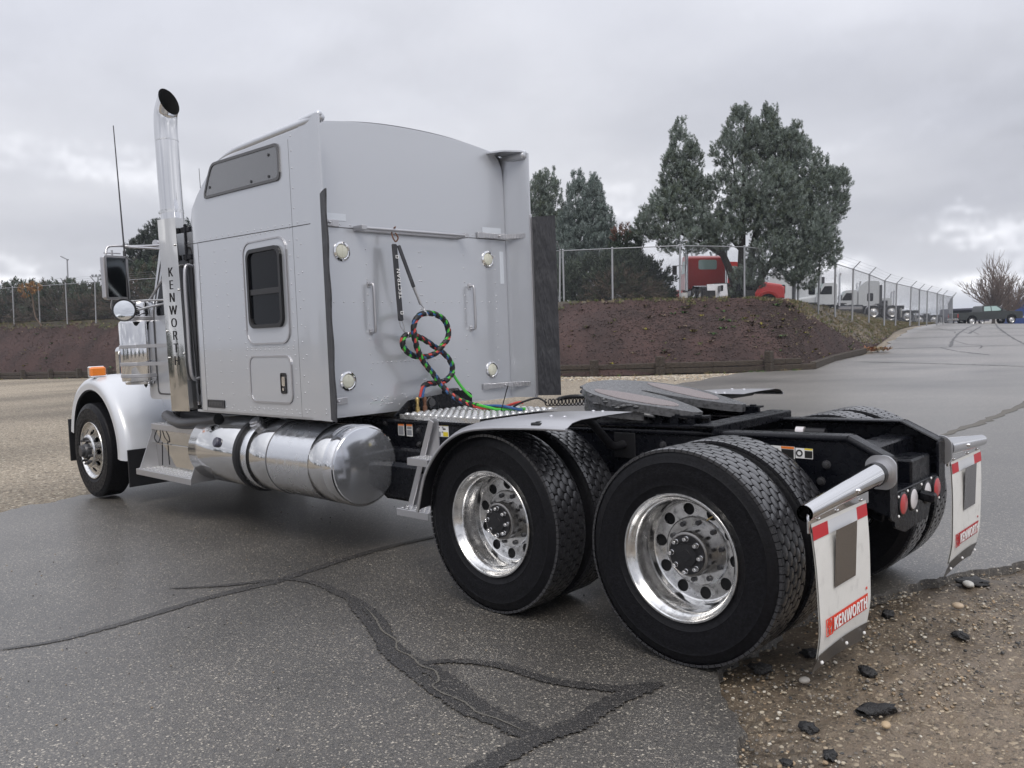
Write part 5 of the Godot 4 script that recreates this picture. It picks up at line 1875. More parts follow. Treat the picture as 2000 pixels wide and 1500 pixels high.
	var ax := (Vector3(-1.75, 1.82, 0.375) - Vector3(-1.79, 2.44, 0.375)).normalized()
	text("lettering", "TECTRAN", 0.03, Transform3D(Basis(-ax, Vector3(0, 0, 1), Vector3(1, 0, 0)), Vector3(-1.744, 2.12, 0.376)), "print_white", h, "Droid Sans", 0.002, 500, 1.45)
	var lg := B.new()
	for y in [2.335, 1.885]:
		lg.ring(rr(-0.375, y, 0.028, 0.026, 0.004), rr(-0.375, y, 0.019, 0.017, 0.003), 0.002, Transform3D(Basis(Vector3(0, 0, -1), Vector3(0, 1, 0), Vector3(1, 0, 0)), Vector3(-1.745 - (y - 2.1) * 0.065, 0, 0)))
	put("lettering_bracket", lg, "print_white", h)
	# coiled cable from the deck to the coupling
	var cb := B.new()
	var cp := PackedVector3Array()
	for i in 240:
		var t := i / 239.0
		var a := t * TAU * 19
		var base := Vector3(lerpf(-0.64, -0.08, t), 1.15 + 0.02 * t, lerpf(-0.1, -0.22, t))
		cp.append(base + Vector3(0, cos(a) * 0.026, sin(a) * 0.026))
	cb.tube(cp, 0.0045, 5)
	cb.tube(smooth3(pv3([-1.0, 1.1, -0.1, -0.85, 1.15, -0.05, -0.75, 1.18, -0.12, -0.64, 1.15, -0.1])), 0.008, 6)
	cb.tube(smooth3(pv3([-0.6, 1.17, -0.2, -0.4, 1.2, -0.12, -0.2, 1.2, -0.2, 0.0, 1.22, -0.2])), 0.016, 7)
	put("coiled_cable", cb, "black_plastic", truck)
	var lv := B.new()
	lv.tube(pv3([-1.05, 1.07, -0.02, -0.98, 1.28, -0.04]), 0.004, 6)
	put("cable_tie", lv, "black_plastic", truck)
	var pb := B.new()
	pb.bar(Vector3(-0.2, 1.18, -0.35), Vector3(-0.02, 1.21, -0.4), 0.06, 0.02, 0.004)
	put("release_handle", pb, "wood", truck)


func make_truck() -> void:
	var truck := thing("semi_truck", "silver sleeper semi truck tractor with bare fifth wheel and chrome fuel tank", "truck")
	make_wheels(truck)
	make_chassis(truck)
	make_coupling(truck)
	make_quarter_fenders(truck)
	make_flaps(truck)
	make_sleeper(truck)
	make_cab(truck)
	make_side_gear(truck)
	make_deck(truck)
	make_hoses(truck)


const UP_G := Vector3(0.0226, 1.0, -0.0215)
var n_a := FastNoiseLite.new()
var n_b := FastNoiseLite.new()


func sd_of(x: float, z: float) -> Vector2:
	var a := x - 3.563
	var b := z - 4.702
	return Vector2(0.72545 * a - 0.68827 * b, -0.68827 * a - 0.72545 * b)


# height of the open ground: level round the truck, climbing to the crest of the drive
func gh(s: float, d: float) -> float:
	var t := clampf((d - 41.0) / 38.0, 0.0, 1.0)
	t = t * t * (3.0 - 2.0 * t) * 0.35 + t * 0.65
	var top := 1.2 - 0.042 * clampf(s - 39.0, -20.0, 40.0)
	var y := top * t * smoothstep(4.0, 17.0, s)
	if d > 84.0:
		y -= (d - 84.0) * 0.02
	return maxf(y, -3.0)


func gxz(x: float, z: float) -> float:
	var q := sd_of(x, z)
	return gh(q.x, q.y)


func along(xs: PackedFloat32Array, ys: PackedFloat32Array, x: float) -> float:
	for i in xs.size() - 1:
		if x <= xs[i + 1]:
			return lerpf(ys[i], ys[i + 1], clampf((x - xs[i]) / (xs[i + 1] - xs[i]), 0.0, 1.0))
	return ys[ys.size() - 1]


var edge_z := PackedFloat32Array([-300, -120, -79, -61, -38.7, -24, -14, -5, 0.4, 2.0, 15])
var edge_l := PackedFloat32Array([-90, -34, -21.0, -17.8, -12.3, -11.3, -9.6, -8.2, -7.29, -6.5, -5.5])
var rim_z := PackedFloat32Array([-300, -40, -14, -7, -4, -1.79, -1.09, -0.5, -0.02, 0.5, 1.08, 1.5, 1.81, 2.4, 3.2, 15])
var rim_x := PackedFloat32Array([240, 110, 40, 14, 4.6, 2.17, 1.83, 1.676, 1.5, 1.46, 1.44, 1.79, 1.98, 2.1, 2.0, 1.0])


# a band lying on the ground along points (x, z pairs), of varying width, a little above it
func band(pts: PackedVector2Array, w0: float, w1: float, lift: float, rough := 0.34, k := 18) -> B:
	var b := B.new()
	var c := Curve2D.new()
	var m := pts.size()
	var ps := []
	for i in m - 1:
		for j in k:
			ps.append(pts[i].cubic_interpolate(pts[i + 1], pts[maxi(i - 1, 0)], pts[mini(i + 2, m - 1)], float(j) / k))
	ps.append(pts[m - 1])
	var n := ps.size()
	var L := []
	var R := []
	for i in n:
		var t: Vector2 = (ps[mini(i + 1, n - 1)] - ps[maxi(i - 1, 0)]).normalized()
		var o := Vector2(-t.y, t.x)
		var f := float(i) / (n - 1)
		var w := lerpf(w0, w1, f) * 0.5 * clampf(minf(f, 1.0 - f) * 9.0 + 0.35, 0.0, 1.0)
		var l: Vector2 = ps[i] + o * w * (1.0 + rough * (n_b.get_noise_1d(i * 31.0 + pts[0].x * 90.0) * 1.6 + rng.randf_range(-0.25, 0.25)))
		var r: Vector2 = ps[i] - o * w * (1.0 + rough * (n_b.get_noise_1d(i * 29.0 - pts[0].y * 70.0) * 1.6 + rng.randf_range(-0.25, 0.25)))
		L.append(Vector3(l.x, gxz(l.x, l.y) + lift, l.y))
		R.append(Vector3(r.x, gxz(r.x, r.y) + lift, r.y))
	for i in n - 1:
		b.quad(L[i], L[i + 1], R[i + 1], R[i], Vector3.UP)
	return b


func make_ground() -> void:
	n_a.seed = 4
	n_a.frequency = 0.12
	n_a.fractal_octaves = 4
	n_b.seed = 9
	n_b.frequency = 0.02
	n_b.fractal_octaves = 3
	# the wide ground of the lot
	var ss := [-700.0, -300.0, -150.0, -90.0]
	var si := -60.0
	while si < 62.0:
		ss.append(si)
		si += 1.2 if si < 8.0 else 3.0
	ss.append_array([75.0, 95.0, 130.0, 220.0, 400.0, 800.0])
	var ds := [-300.0, -120.0, -60.0, -30.0, -15.0]
	var di := -9.0
	while di < 130.0:
		ds.append(di)
		di += 1.2 if di > 5.0 and di < 56.0 else 3.0
	ds.append_array([150.0, 200.0, 300.0, 600.0, 1400.0])
	var g := B.new()
	for i in ss.size() - 1:
		for j in ds.size() - 1:
			var q := []
			for e in [[0, 0], [1, 0], [1, 1], [0, 1]]:
				var s: float = ss[i + e[0]]
				var d: float = ds[j + e[1]]
				q.append(bg(s, d, gh(s, d) - 0.035 - 0.09 * smoothstep(-1.5, 0.5, bg(s, d).x) * smoothstep(16.0, 8.0, d)))
			var m0 := g.v.size()
			g.quad(q[0], q[1], q[2], q[3], Vector3.UP)
			for k in range(m0, m0 + 6):
				var u := clampf(0.8 + 0.45 * n_a.get_noise_2d(g.v[k].x * 1.2, g.v[k].z * 0.5) + 0.3 * n_a.get_noise_2d(g.v[k].x * 0.3, g.v[k].z * 0.3), 0.35, 1.0)
				g.c[k] = Color(u, u * 0.985, u * 0.96)
	put("ground", g, "gravel", self, "structure")
	# the tarmac: a sheet with a ragged edge
	var zs := []
	var z := 16.0
	while z > -120.0:
		zs.append(z)
		z -= 0.045 if z < 3.4 and z > -3.0 else (0.25 if z > -12.0 else 0.9)
	var a := B.new()
	var nx := 60
	var prev := []
	for r in zs.size():
		var zz: float = zs[r]
		var x0 := along(edge_z, edge_l, zz) + 0.35 * n_a.get_noise_2d(zz * 5.0, 3.0) + 0.12 * n_a.get_noise_2d(zz * 30.0, 9.0)
		var x1 := along(rim_z, rim_x, zz) + 0.09 * n_a.get_noise_2d(zz * 14.0, 50.0) + 0.055 * n_a.get_noise_2d(zz * 70.0, 70.0)
		var row := []
		for i in nx + 1:
			var t := float(i) / nx
			var x := lerpf(x0, x1, t)
			var wear_and_sheen := 0.86 + 0.42 * n_a.get_noise_2d(x * 1.1, zz * 1.1) + 0.2 * n_a.get_noise_2d(x * 7.0, zz * 7.0)
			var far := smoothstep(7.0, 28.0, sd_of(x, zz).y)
			wear_and_sheen += far * (0.5 * n_a.get_noise_2d(x * 3.0 + 70.0, zz * 1.6) - 0.04)
			wear_and_sheen = clampf(wear_and_sheen * lerpf(0.6, 1.06, far), 0.25, 1.0)  # distant tarmac painted paler, standing in for sky sheen on the wet surface
			row.append([Vector3(x, gxz(x, zz), zz), Color(wear_and_sheen, wear_and_sheen * 0.99, wear_and_sheen * lerpf(0.97, 1.0, far))])
		if r > 0:
			for i in nx:
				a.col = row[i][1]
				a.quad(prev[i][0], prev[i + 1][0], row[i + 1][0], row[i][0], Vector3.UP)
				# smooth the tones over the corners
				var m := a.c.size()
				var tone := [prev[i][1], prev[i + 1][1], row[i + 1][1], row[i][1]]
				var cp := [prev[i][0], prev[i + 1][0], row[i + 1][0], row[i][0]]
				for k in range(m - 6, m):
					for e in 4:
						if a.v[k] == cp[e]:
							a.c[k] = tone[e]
			var p: Vector3 = prev[nx][0]
			var q: Vector3 = row[nx][0]
			a.quad(p, q, q + Vector3(0.012, -0.06, 0), p + Vector3(0.012, -0.06, 0), Vector3(1, 0.2, 0))
			p = prev[0][0]
			q = row[0][0]
			a.quad(p, q, q + Vector3(-0.03, -0.04, 0), p + Vector3(-0.03, -0.04, 0), Vector3(-1, 0.2, 0))
		prev = row
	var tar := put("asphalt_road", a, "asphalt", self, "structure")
	# sealed cracks
	var cracks := [
		[[-1.808, 3.346, -1.695, 3.059, -1.695, 2.677, -1.743, 2.156, -1.727, 1.867, -1.70, 1.557], 0.034, 0.111],
		[[-1.71, 1.6, -1.755, 1.27, -1.801, 0.864, -1.807, 0.504, -1.762, 0.101, -1.72, -0.3], 0.094, 0.050],
		[[-2.18, 2.2, -1.934, 1.947, -1.752, 1.65], 0.022, 0.066],
		[[-1.75, 1.6, -1.468, 1.502, -1.12, 1.532, -0.742, 1.602, -0.384, 1.739, -0.115, 1.894, 0.177, 1.99, 0.434, 2.02, 0.689, 2.1, 0.952, 2.17, 1.14, 2.185, 1.29, 2.18], 0.056, 0.122],
		[[-0.9, 1.6, -0.727, 1.67, -0.338, 1.83, 0.006, 2.0, 0.303, 2.085, 0.568, 2.15, 0.824, 2.2, 1.074, 2.2, 1.24, 2.22], 0.044, 0.099],
		[[0.25, 2.03, 0.342, 1.887, 0.504, 1.786, 0.683, 1.746, 0.914, 1.738, 1.113, 1.671, 1.262, 1.59, 1.35, 1.45], 0.044, 0.078],
		[[1.36, 1.43, 1.3, 1.721, 1.314, 1.997, 1.269, 2.18, 1.258, 2.355, 1.268, 2.7, 1.3, 3.4], 0.099, 0.111],
	]
	var lift := 0.004
	for q in cracks:
		put("crack_seal", band(pv2(q[0]), q[1], q[2], lift), "tar", tar, "structure")
		lift += 0.0006
	put("crack_silt", band(pv2([-0.688, 1.623, -0.5, 1.7, -0.273, 1.814, -0.1, 1.86, 0.021, 1.945, 0.15, 1.96, 0.294, 2.01, 0.4, 2.01, 0.505, 2.08, 0.52, 2.13, 0.6, 2.16, 0.775, 2.165, 0.9, 2.2, 1.022, 2.19, 1.2, 2.2]), 0.011, 0.009, 0.0095, 0.9), "silt", tar, "structure")
	# joints and cracks of the old drive up the hill
	for q in [[14.2, 34.3, 15.6, 30.5, 16.6, 27.0], [18.6, 44.5, 24.0, 44.0, 34.0, 43.0], [22.0, 52.5, 28.0, 52.0, 42.0, 51.0], [27.2, 61.0, 34.0, 60.5, 52.0, 60.0], [23.0, 44.0, 27.5, 52.0, 33.0, 61.0, 40.0, 72.0], [20.5, 36.0, 22.5, 44.0], [24.5, 36.0, 27.0, 44.0, 36.0, 62.0, 45.0, 78.0], [28.0, 33.0, 31.0, 43.0, 40.0, 60.0], [30.0, 40.0, 36.0, 47.0], [34.0, 50.0, 45.0, 58.0], [30.0, 55.0, 37.0, 66.0], [33.0, 46.0, 41.0, 47.0, 47.0, 52.0]]:
		var pp := PackedVector2Array()
		for i in range(0, q.size(), 2):
			var w := bg(q[i], q[i + 1])
			pp.append(Vector2(w.x, w.z))
		put("road_joint", band(pp, 0.17, 0.12, 0.007, 0.9, 24), "tar", tar, "structure")
	for i in 26:
		var s0 := rng.randf_range(17.0, 44.0)
		var d0 := rng.randf_range(maxf(35.0, s0 * 1.75), 80.0)
		var across := rng.randf() < 0.45
		var pp := PackedVector2Array()
		for k in 4:
			var w := bg(s0 + (k * rng.randf_range(1.0, 2.4) if across else k * rng.randf_range(0.5, 1.4)), d0 + (rng.randf_range(-0.6, 0.6) if across else k * rng.randf_range(1.5, 3.0)))
			pp.append(Vector2(w.x, w.z))
		put("road_crack", band(pp, 0.07, 0.05, 0.008 + i * 0.0002, 0.9, 10), "tar", tar, "structure")
	# a pale streak on the tarmac behind the far wheels
	var w1 := bg(5.6, 11.4)
	var w2 := bg(8.3, 14.2)
	var w3 := bg(12.5, 19.2)
	put("pale_streak", band(PackedVector2Array([Vector2(w1.x, w1.z), Vector2(w2.x, w2.z), Vector2(w3.x, w3.z)]), 0.12, 0.16, 0.005, 0.9, 24), "silt", tar, "structure")
	make_dirt()


# the worn ground past the broken edge of the tarmac
func make_dirt() -> void:
	var dn := FastNoiseLite.new()
	dn.seed = 15
	dn.frequency = 1.6
	dn.fractal_octaves = 5
	var b := B.new()
	var x0 := 1.25
	var z0 := -5.5
	var st := 0.026
	var nx := 150
	var nz := 330
	var H := []
	var ru := Vector2(0.75, 0.66)
	for j in nz + 1:
		var row := PackedFloat32Array()
		for i in nx + 1:
			var x := x0 + i * st
			var zz := z0 + j * st
			var rim := along(rim_z, rim_x, zz)
			var y := -0.03 + 0.028 * dn.get_noise_2d(x, zz) + 0.012 * dn.get_noise_2d(x * 5.0, zz * 5.0)
			# wheel ruts with the print of the tread
			var p := Vector2(x - 2.1, zz - 0.85)
			var al := p.dot(ru)
			var ac := p.dot(Vector2(-ru.y, ru.x))
			for c in [0.0, -0.55, 0.62]:
				var f := exp(-pow((ac - c) / 0.13, 2.0)) * smoothstep(-0.05, 0.3, al)
				y += f * (-0.024 + 0.014 * sin(al * 62.0 + ac * 25.0) * smoothstep(-0.3, 0.4, dn.get_noise_2d(x * 1.5, zz * 1.5 + 40.0) + 0.3))
			y -= 0.03 * smoothstep(0.25, 0.0, x - rim)
			y = minf(y, 0.02 if x > rim + 0.06 else -0.02)
			row.append(y)
		H.append(row)
	for j in nz:
		for i in nx:
			var x := x0 + i * st
			var zz := z0 + j * st
			if x < along(rim_z, rim_x, zz) - 0.3:
				continue
			var ps := []
			var ns := []
			for e in [[0, 0], [1, 0], [1, 1], [0, 1]]:
				var ii: int = i + e[0]
				var jj: int = j + e[1]
				ps.append(Vector3(x0 + ii * st, H[jj][ii], z0 + jj * st))
				ns.append(Vector3(H[jj][maxi(ii - 1, 0)] - H[jj][mini(ii + 1, nx)], 2.0 * st, H[maxi(jj - 1, 0)][ii] - H[mini(jj + 1, nz)][ii]).normalized())
			var w := clampf(0.74 + 0.42 * dn.get_noise_2d(x * 0.4 + 9.0, zz * 0.4) + 0.25 * smoothstep(0.25, 1.0, x - along(rim_z, rim_x, zz)), 0.38, 1.0)
			b.col = Color(w, w, w)
			b.quad4(ps[0], ps[1], ps[2], ps[3], ns[0], ns[1], ns[2], ns[3])
	put("dirt_verge", b, "dirt", self, "structure")


var toe := PackedVector3Array()
var crest := PackedVector3Array()
var bank_back := PackedVector3Array()


func poly_at(p: PackedVector3Array, t: float) -> Vector3:
	var m := p.size()
	var i := clampi(int(t), 0, m - 2)
	return p[i].cubic_interpolate(p[i + 1], p[maxi(i - 1, 0)], p[mini(i + 2, m - 1)], t - i)


# t runs along the foot of the bank, w from foot (0) over the crest (1) to the yard behind (2)
func bank(t: float, w: float) -> Vector3:
	var a := poly_at(toe, t)
	var c := poly_at(crest, t)
	var base := gh(a.x, a.y)
	var p: Vector3
	if w <= 1.0:
		p = a.lerp(c, w)
		var f := w + 0.09 * sin(w * PI) + 0.03 * sin(w * TAU)
		p.z = lerpf(base, c.z, f)
		p.z += 0.14 * n_a.get_noise_2d(p.x * 2.0, p.y * 2.0) * sin(w * PI) + 0.03 * n_b.get_noise_2d(p.x * 22.0, p.y * 22.0) * minf(1.0, w * 4.0)
	else:
		var k := poly_at(bank_back, t)
		p = c.lerp(k, pow(w - 1.0, 1.6))
		p.z += 0.03 * n_a.get_noise_2d(p.x * 9.0, p.y * 9.0)
	return bg(p.x, p.y, p.z)


func make_bank() -> void:
	toe = pv3([-75, 76, 0, -48, 62, 0, -33.5, 55, 0, -23.4, 50, 0, -10, 41, 0, 1.96, 32, 0, 6.2, 30.6, 0, 9.26, 30.2, 0, 10.6, 30.9, 0, 12.4, 34.5, 0, 18, 42.7, 0, 23.5, 52.5, 0, 29.3, 63, 0, 39.6, 78, 0])
	crest = pv3([-77, 82, 4.9, -49, 68, 4.3, -36.5, 60.5, 3.84, -25.3, 54.5, 3.57, -11, 46, 3.3, 2.41, 37.5, 3.0, 6.87, 36.8, 2.95, 10.3, 36.9, 2.85, 12.2, 37.6, 2.72, 13.8, 39.5, 2.6, 19.9, 50, 2.24, 26, 60, 1.83, 32.5, 70, 1.42, 41.9, 82, 1.12])
	bank_back = pv3([-95, 150, 5.5, -65, 140, 4.5, -50, 130, 4, -38, 125, 3.8, -20, 120, 3.5, 0, 115, 3.2, 8, 110, 3, 14, 110, 2.7, 18, 110, 2.4, 22, 112, 2.2, 28, 116, 2.0, 34, 122, 1.7, 40, 126, 1.4, 50, 130, 1.1])
	var nt := 520
	var ws := []
	for i in 27:
		ws.append(i / 26.0)
	ws.append_array([1.03, 1.08, 1.16, 1.3, 1.5, 1.75, 2.0])
	var P := []
	for i in nt + 1:
		var row := PackedVector3Array()
		for w in ws:
			row.append(bank(13.0 * i / nt, w))
		P.append(row)
	var m := B.new()
	var g := B.new()
	var nw: int = ws.size() - 1
	for i in nt:
		for j in nw:
			var ps := []
			var ns := []
			for e in [[0, 0], [1, 0], [1, 1], [0, 1]]:
				var ii: int = i + e[0]
				var jj: int = j + e[1]
				ps.append(P[ii][jj])
				var nn: Vector3 = (P[mini(ii + 1, nt)][jj] - P[maxi(ii - 1, 0)][jj]).cross(P[ii][mini(jj + 1, nw)] - P[ii][maxi(jj - 1, 0)]).normalized()
				ns.append(nn if nn.y > 0 else -nn)
			var t := 13.0 * i / nt
			var w: float = ws[j]
			var c: Vector3 = ps[0]
			var nz := n_a.get_noise_2d(c.x * 4.0, c.z * 4.0)
			# bark mulch on the front, thin dry grass over the top and down the drive side
			var lim := lerpf(0.93, 0.86, smoothstep(0.0, 4.0, t)) if t < 5.0 else 0.98
			lim = lerpf(lim, 0.0, smoothstep(8.2, 10.6, t)) if t > 8.0 else lim
			if w > lim + 0.13 * nz + 0.05 * rng.randf_range(-1, 1):
				var k := clampf(0.75 + 0.9 * nz + rng.randf_range(-0.12, 0.12), 0.4, 1.0)
				var left := smoothstep(7.0, 3.0, t)
				g.col = Color(0.8 * k, 0.76 * k, 0.6 * k).lerp(Color(0.42 * k, 0.42 * k, 0.24 * k), left * 0.8)
				var lf := Vector3(0, 0.012, 0)
				g.quad4(ps[0] + lf, ps[1] + lf, ps[2] + lf, ps[3] + lf, ns[0], ns[1], ns[2], ns[3])
			var k2 := clampf(0.8 + 0.5 * nz, 0.5, 1.0)
			m.col = Color(k2, k2, k2)
			m.quad4(ps[0], ps[1], ps[2], ps[3], ns[0], ns[1], ns[2], ns[3])
	put("mulch_bank", m, "mulch", self, "structure")
	put("dry_grass_bank", g, "dirt", self, "structure")
	make_bank_litter()
	make_timbers()


func scatter(called: String, mesh: Mesh, m: String, xs: Array, cs: Array, parent: Node = self) -> MultiMeshInstance3D:
	var mm := MultiMesh.new()
	mm.transform_format = MultiMesh.TRANSFORM_3D
	mm.use_colors = true
	mm.mesh = mesh
	mm.instance_count = xs.size()
	for i in xs.size():
		mm.set_instance_transform(i, xs[i])
		mm.set_instance_color(i, cs[i])
	var o := MultiMeshInstance3D.new()
	o.name = numbered(called) if parent == self else called
	o.multimesh = mm
	o.material_override = M[m]
	o.set_meta("kind", "stuff")
	parent.add_child(o, true)
	return o


func tuft_mesh(n: int, h: float, sprd: float, w: float, sd: int) -> ArrayMesh:
	var r := RandomNumberGenerator.new()
	r.seed = sd
	var b := B.new()
	for i in n:
		var a := r.randf() * TAU
		var o := Vector3(cos(a), 0, sin(a))
		var p := o * r.randf() * sprd * 0.4
		var q := p + o * sprd * r.randf_range(0.2, 1.0) + Vector3.UP * h * r.randf_range(0.4, 1.0)
		var side := Vector3(-o.z, 0, o.x) * w
		var mid := p.lerp(q, 0.55) + Vector3.UP * h * 0.12
		b.tri(p - side, p + side, mid + side * 0.8, o + Vector3.UP, o + Vector3.UP, o + Vector3.UP)
		b.tri(p - side, mid + side * 0.8, mid - side * 0.8, o + Vector3.UP, o + Vector3.UP, o + Vector3.UP)
		b.tri(mid - side * 0.8, mid + side * 0.8, q, o + Vector3.UP, o + Vector3.UP, o + Vector3.UP)
	return b.mesh()


func make_bank_litter() -> void:
	# bark chips and twigs that stand up from the bank
	var chip := B.new()
	chip.box(Vector3.ZERO, Vector3(0.07, 0.014, 0.025), 0.003)
	var xs := []
	var cs := []
	for i in 16000:
		var t := rng.randf_range(1.6, 10.8)
		var w := rng.randf_range(0.0, 0.97)
		if t > 8.2 and w > lerpf(1.0, 0.05, (t - 8.2) / 2.6):
			continue
		var p := bank(t, w) + Vector3(0, 0.015, 0)
		var k := rng.randf_range(0.5, 1.3)
		xs.append(Transform3D(Basis(Vector3.UP, rng.randf() * TAU) * Basis(Vector3.RIGHT, rng.randf_range(-0.6, 0.6)) * Basis(Vector3(0, 0, 1), rng.randf_range(-0.5, 0.5)) * Basis.from_scale(Vector3(k * rng.randf_range(0.6, 1.6), k, k)), p))
		var q := rng.randf()
		cs.append(Color(0.035, 0.022, 0.019) if q < 0.45 else (Color(0.055, 0.036, 0.031) if q < 0.93 else Color(0.13, 0.09, 0.065)))
	scatter("bark_chips", chip.mesh(), "speck", xs, cs)
	# grass and weeds along the top and on the flank
	var tm := tuft_mesh(14, 0.16, 0.14, 0.008, 3)
	xs = []
	cs = []
	for i in 9000:
		var t := rng.randf_range(1.6, 12.8)
		var w := rng.randf_range(0.0, 1.06)
		var p := bank(t, w)
		var nz := n_a.get_noise_2d(p.x * 4.0, p.z * 4.0)
		var lim := 0.86 if t < 5.0 else 0.95
		lim = lerpf(lim, 0.0, smoothstep(8.2, 10.6, t)) if t > 8.0 else lim
		if w < lim + 0.13 * nz and rng.randf() > 0.012:
			continue
		var k := rng.randf_range(0.4, 1.1)
		xs.append(Transform3D(Basis(Vector3.UP, rng.randf() * TAU) * Basis.from_scale(Vector3(k * 1.2, k, k * 1.2)), p))
		var dry := rng.randf()
		cs.append(Color(0.3, 0.25, 0.14) * rng.randf_range(0.6, 1.1) if dry < (0.75 if t > 7.5 else 0.45) else (Color(0.16, 0.19, 0.06) * rng.randf_range(0.6, 1.1)))
	scatter("grass_tufts", tm, "leaf", xs, cs)
	# weeds and fallen leaves spotted over the mulch
	var lm := tuft_mesh(12, 0.1, 0.2, 0.03, 5)
	xs = []
	cs = []
	for i in 260:
		var t := rng.randf_range(2.0, 10.0)
		var w := rng.randf_range(0.02, 0.95)
		if t > 8.2 and w > lerpf(1.0, 0.05, (t - 8.2) / 2.6):
			continue
		xs.append(Transform3D(Basis(Vector3.UP, rng.randf() * TAU) * Basis.from_scale(Vector3.ONE * rng.randf_range(0.4, 1.2)), bank(t, w)))
		cs.append([Color(0.3, 0.26, 0.05), Color(0.09, 0.2, 0.05), Color(0.34, 0.27, 0.19), Color(0.2, 0.15, 0.1)][rng.randi() % 4] * rng.randf_range(0.7, 1.1))
	scatter("weeds_and_leaves", lm, "leaf", xs, cs)
	# grass and gravel at the foot of the timbers
	xs = []
	cs = []
	for i in 150:
		var t := rng.randf_range(1.5, 8.3)
		var p := poly_at(toe, t)
		xs.append(Transform3D(Basis(Vector3.UP, rng.randf() * TAU) * Basis.from_scale(Vector3.ONE * rng.randf_range(0.3, 1.0)), bg(p.x + rng.randf_range(-0.1, 0.1), p.y - rng.randf_range(0.3, 0.55), -0.035)))
		cs.append([Color(0.1, 0.2, 0.05), Color(0.16, 0.17, 0.05), Color(0.3, 0.24, 0.12)][rng.randi() % 3] * rng.randf_range(0.7, 1.1))
	scatter("edge_grass", tm, "leaf", xs, cs)


func log_shape(a: Vector3, b: Vector3, w: float, h: float, sd: int) -> B:
	var r := RandomNumberGenerator.new()
	r.seed = sd
	var o := B.new()
	var n := 2
	var prev := a
	var jog := Vector3.ZERO
	for i in n:
		var q := a.lerp(b, (i + 1.0) / n)
		var k := Vector3(0, r.randf_range(-0.008, 0.008), 0) + (b - a).cross(Vector3.UP).normalized() * r.randf_range(-0.008, 0.008)
		o.bar(prev + jog, q + k, w * r.randf_range(0.97, 1.03), h * r.randf_range(0.97, 1.03), 0.02)
		prev = q
		jog = k
	return o


func make_timbers() -> void:
	var e := thing("timber_edging", "weathered railway tie edging with stout posts along the foot of the mulch bank", "retaining wall")
	var pts := []
	var s := -48.0
	var line := PackedVector3Array([Vector3(-75, 76, 0), Vector3(-48, 62, 0), Vector3(-33.5, 55, 0), Vector3(-23.4, 50, 0), Vector3(-10, 41, 0), Vector3(0.6, 32.6, 0)])
	while s < 0.7:
		for i in line.size() - 1:
			if s >= line[i].x and s < line[i + 1].x:
				var p := line[i].lerp(line[i + 1], (s - line[i].x) / (line[i + 1].x - line[i].x))
				pts.append(Vector2(p.x, p.y - 0.15))
		s += 2.4
	pts.append_array([Vector2(3.1, 31.4), Vector2(5.4, 30.5), Vector2(9.2, 29.95)])
	var k := 0
	var prev := Vector3.ZERO
	for p in pts:
		var at := bg(p.x, p.y, 0.0)
		k += 1
		var hgt := 0.58 if p.x < 5 else (0.66 if p.x < 8 else 0.72)
		var lean := Vector3(rng.randf_range(-0.03, 0.03), 1, rng.randf_range(-0.03, 0.03))
		put("post", log_shape(at + Vector3(0, -0.1, 0), at + lean * hgt, 0.27, 0.24, k), "wood", e)
		if k > 1:
			var back := (bg(0, 1) - bg(0, 0)) * 0.25
			for y in [0.1, 0.31]:
				var sag := rng.randf_range(-0.02, 0.02)
				put("rail", log_shape(prev + back + Vector3(0, y + sag, 0), at + back + Vector3(0, y - sag, 0), 0.2, 0.19, k * 7 + int(y * 50)), "wood", e)
		prev = at
	# the ends past the last post, and the single tie along the drive
	var a := bg(9.2, 30.17)
	put("rail", log_shape(a + Vector3(0, 0.33, 0), bg(10.45, 30.3, 0.32), 0.2, 0.2, 91), "wood", e)
	put("rail", log_shape(a + Vector3(0, 0.1, 0), bg(10.9, 30.2, 0.1), 0.24, 0.22, 92), "wood", e)
	put("kerb_tie", log_shape(bg(10.9, 30.35, 0.12), bg(13.6, 35.6, 0.12), 0.22, 0.26, 93), "wood", e)
	put("kerb_tie", log_shape(bg(13.65, 35.7, 0.11), bg(17.8, 42.3, 0.16), 0.22, 0.26, 94), "wood", e)


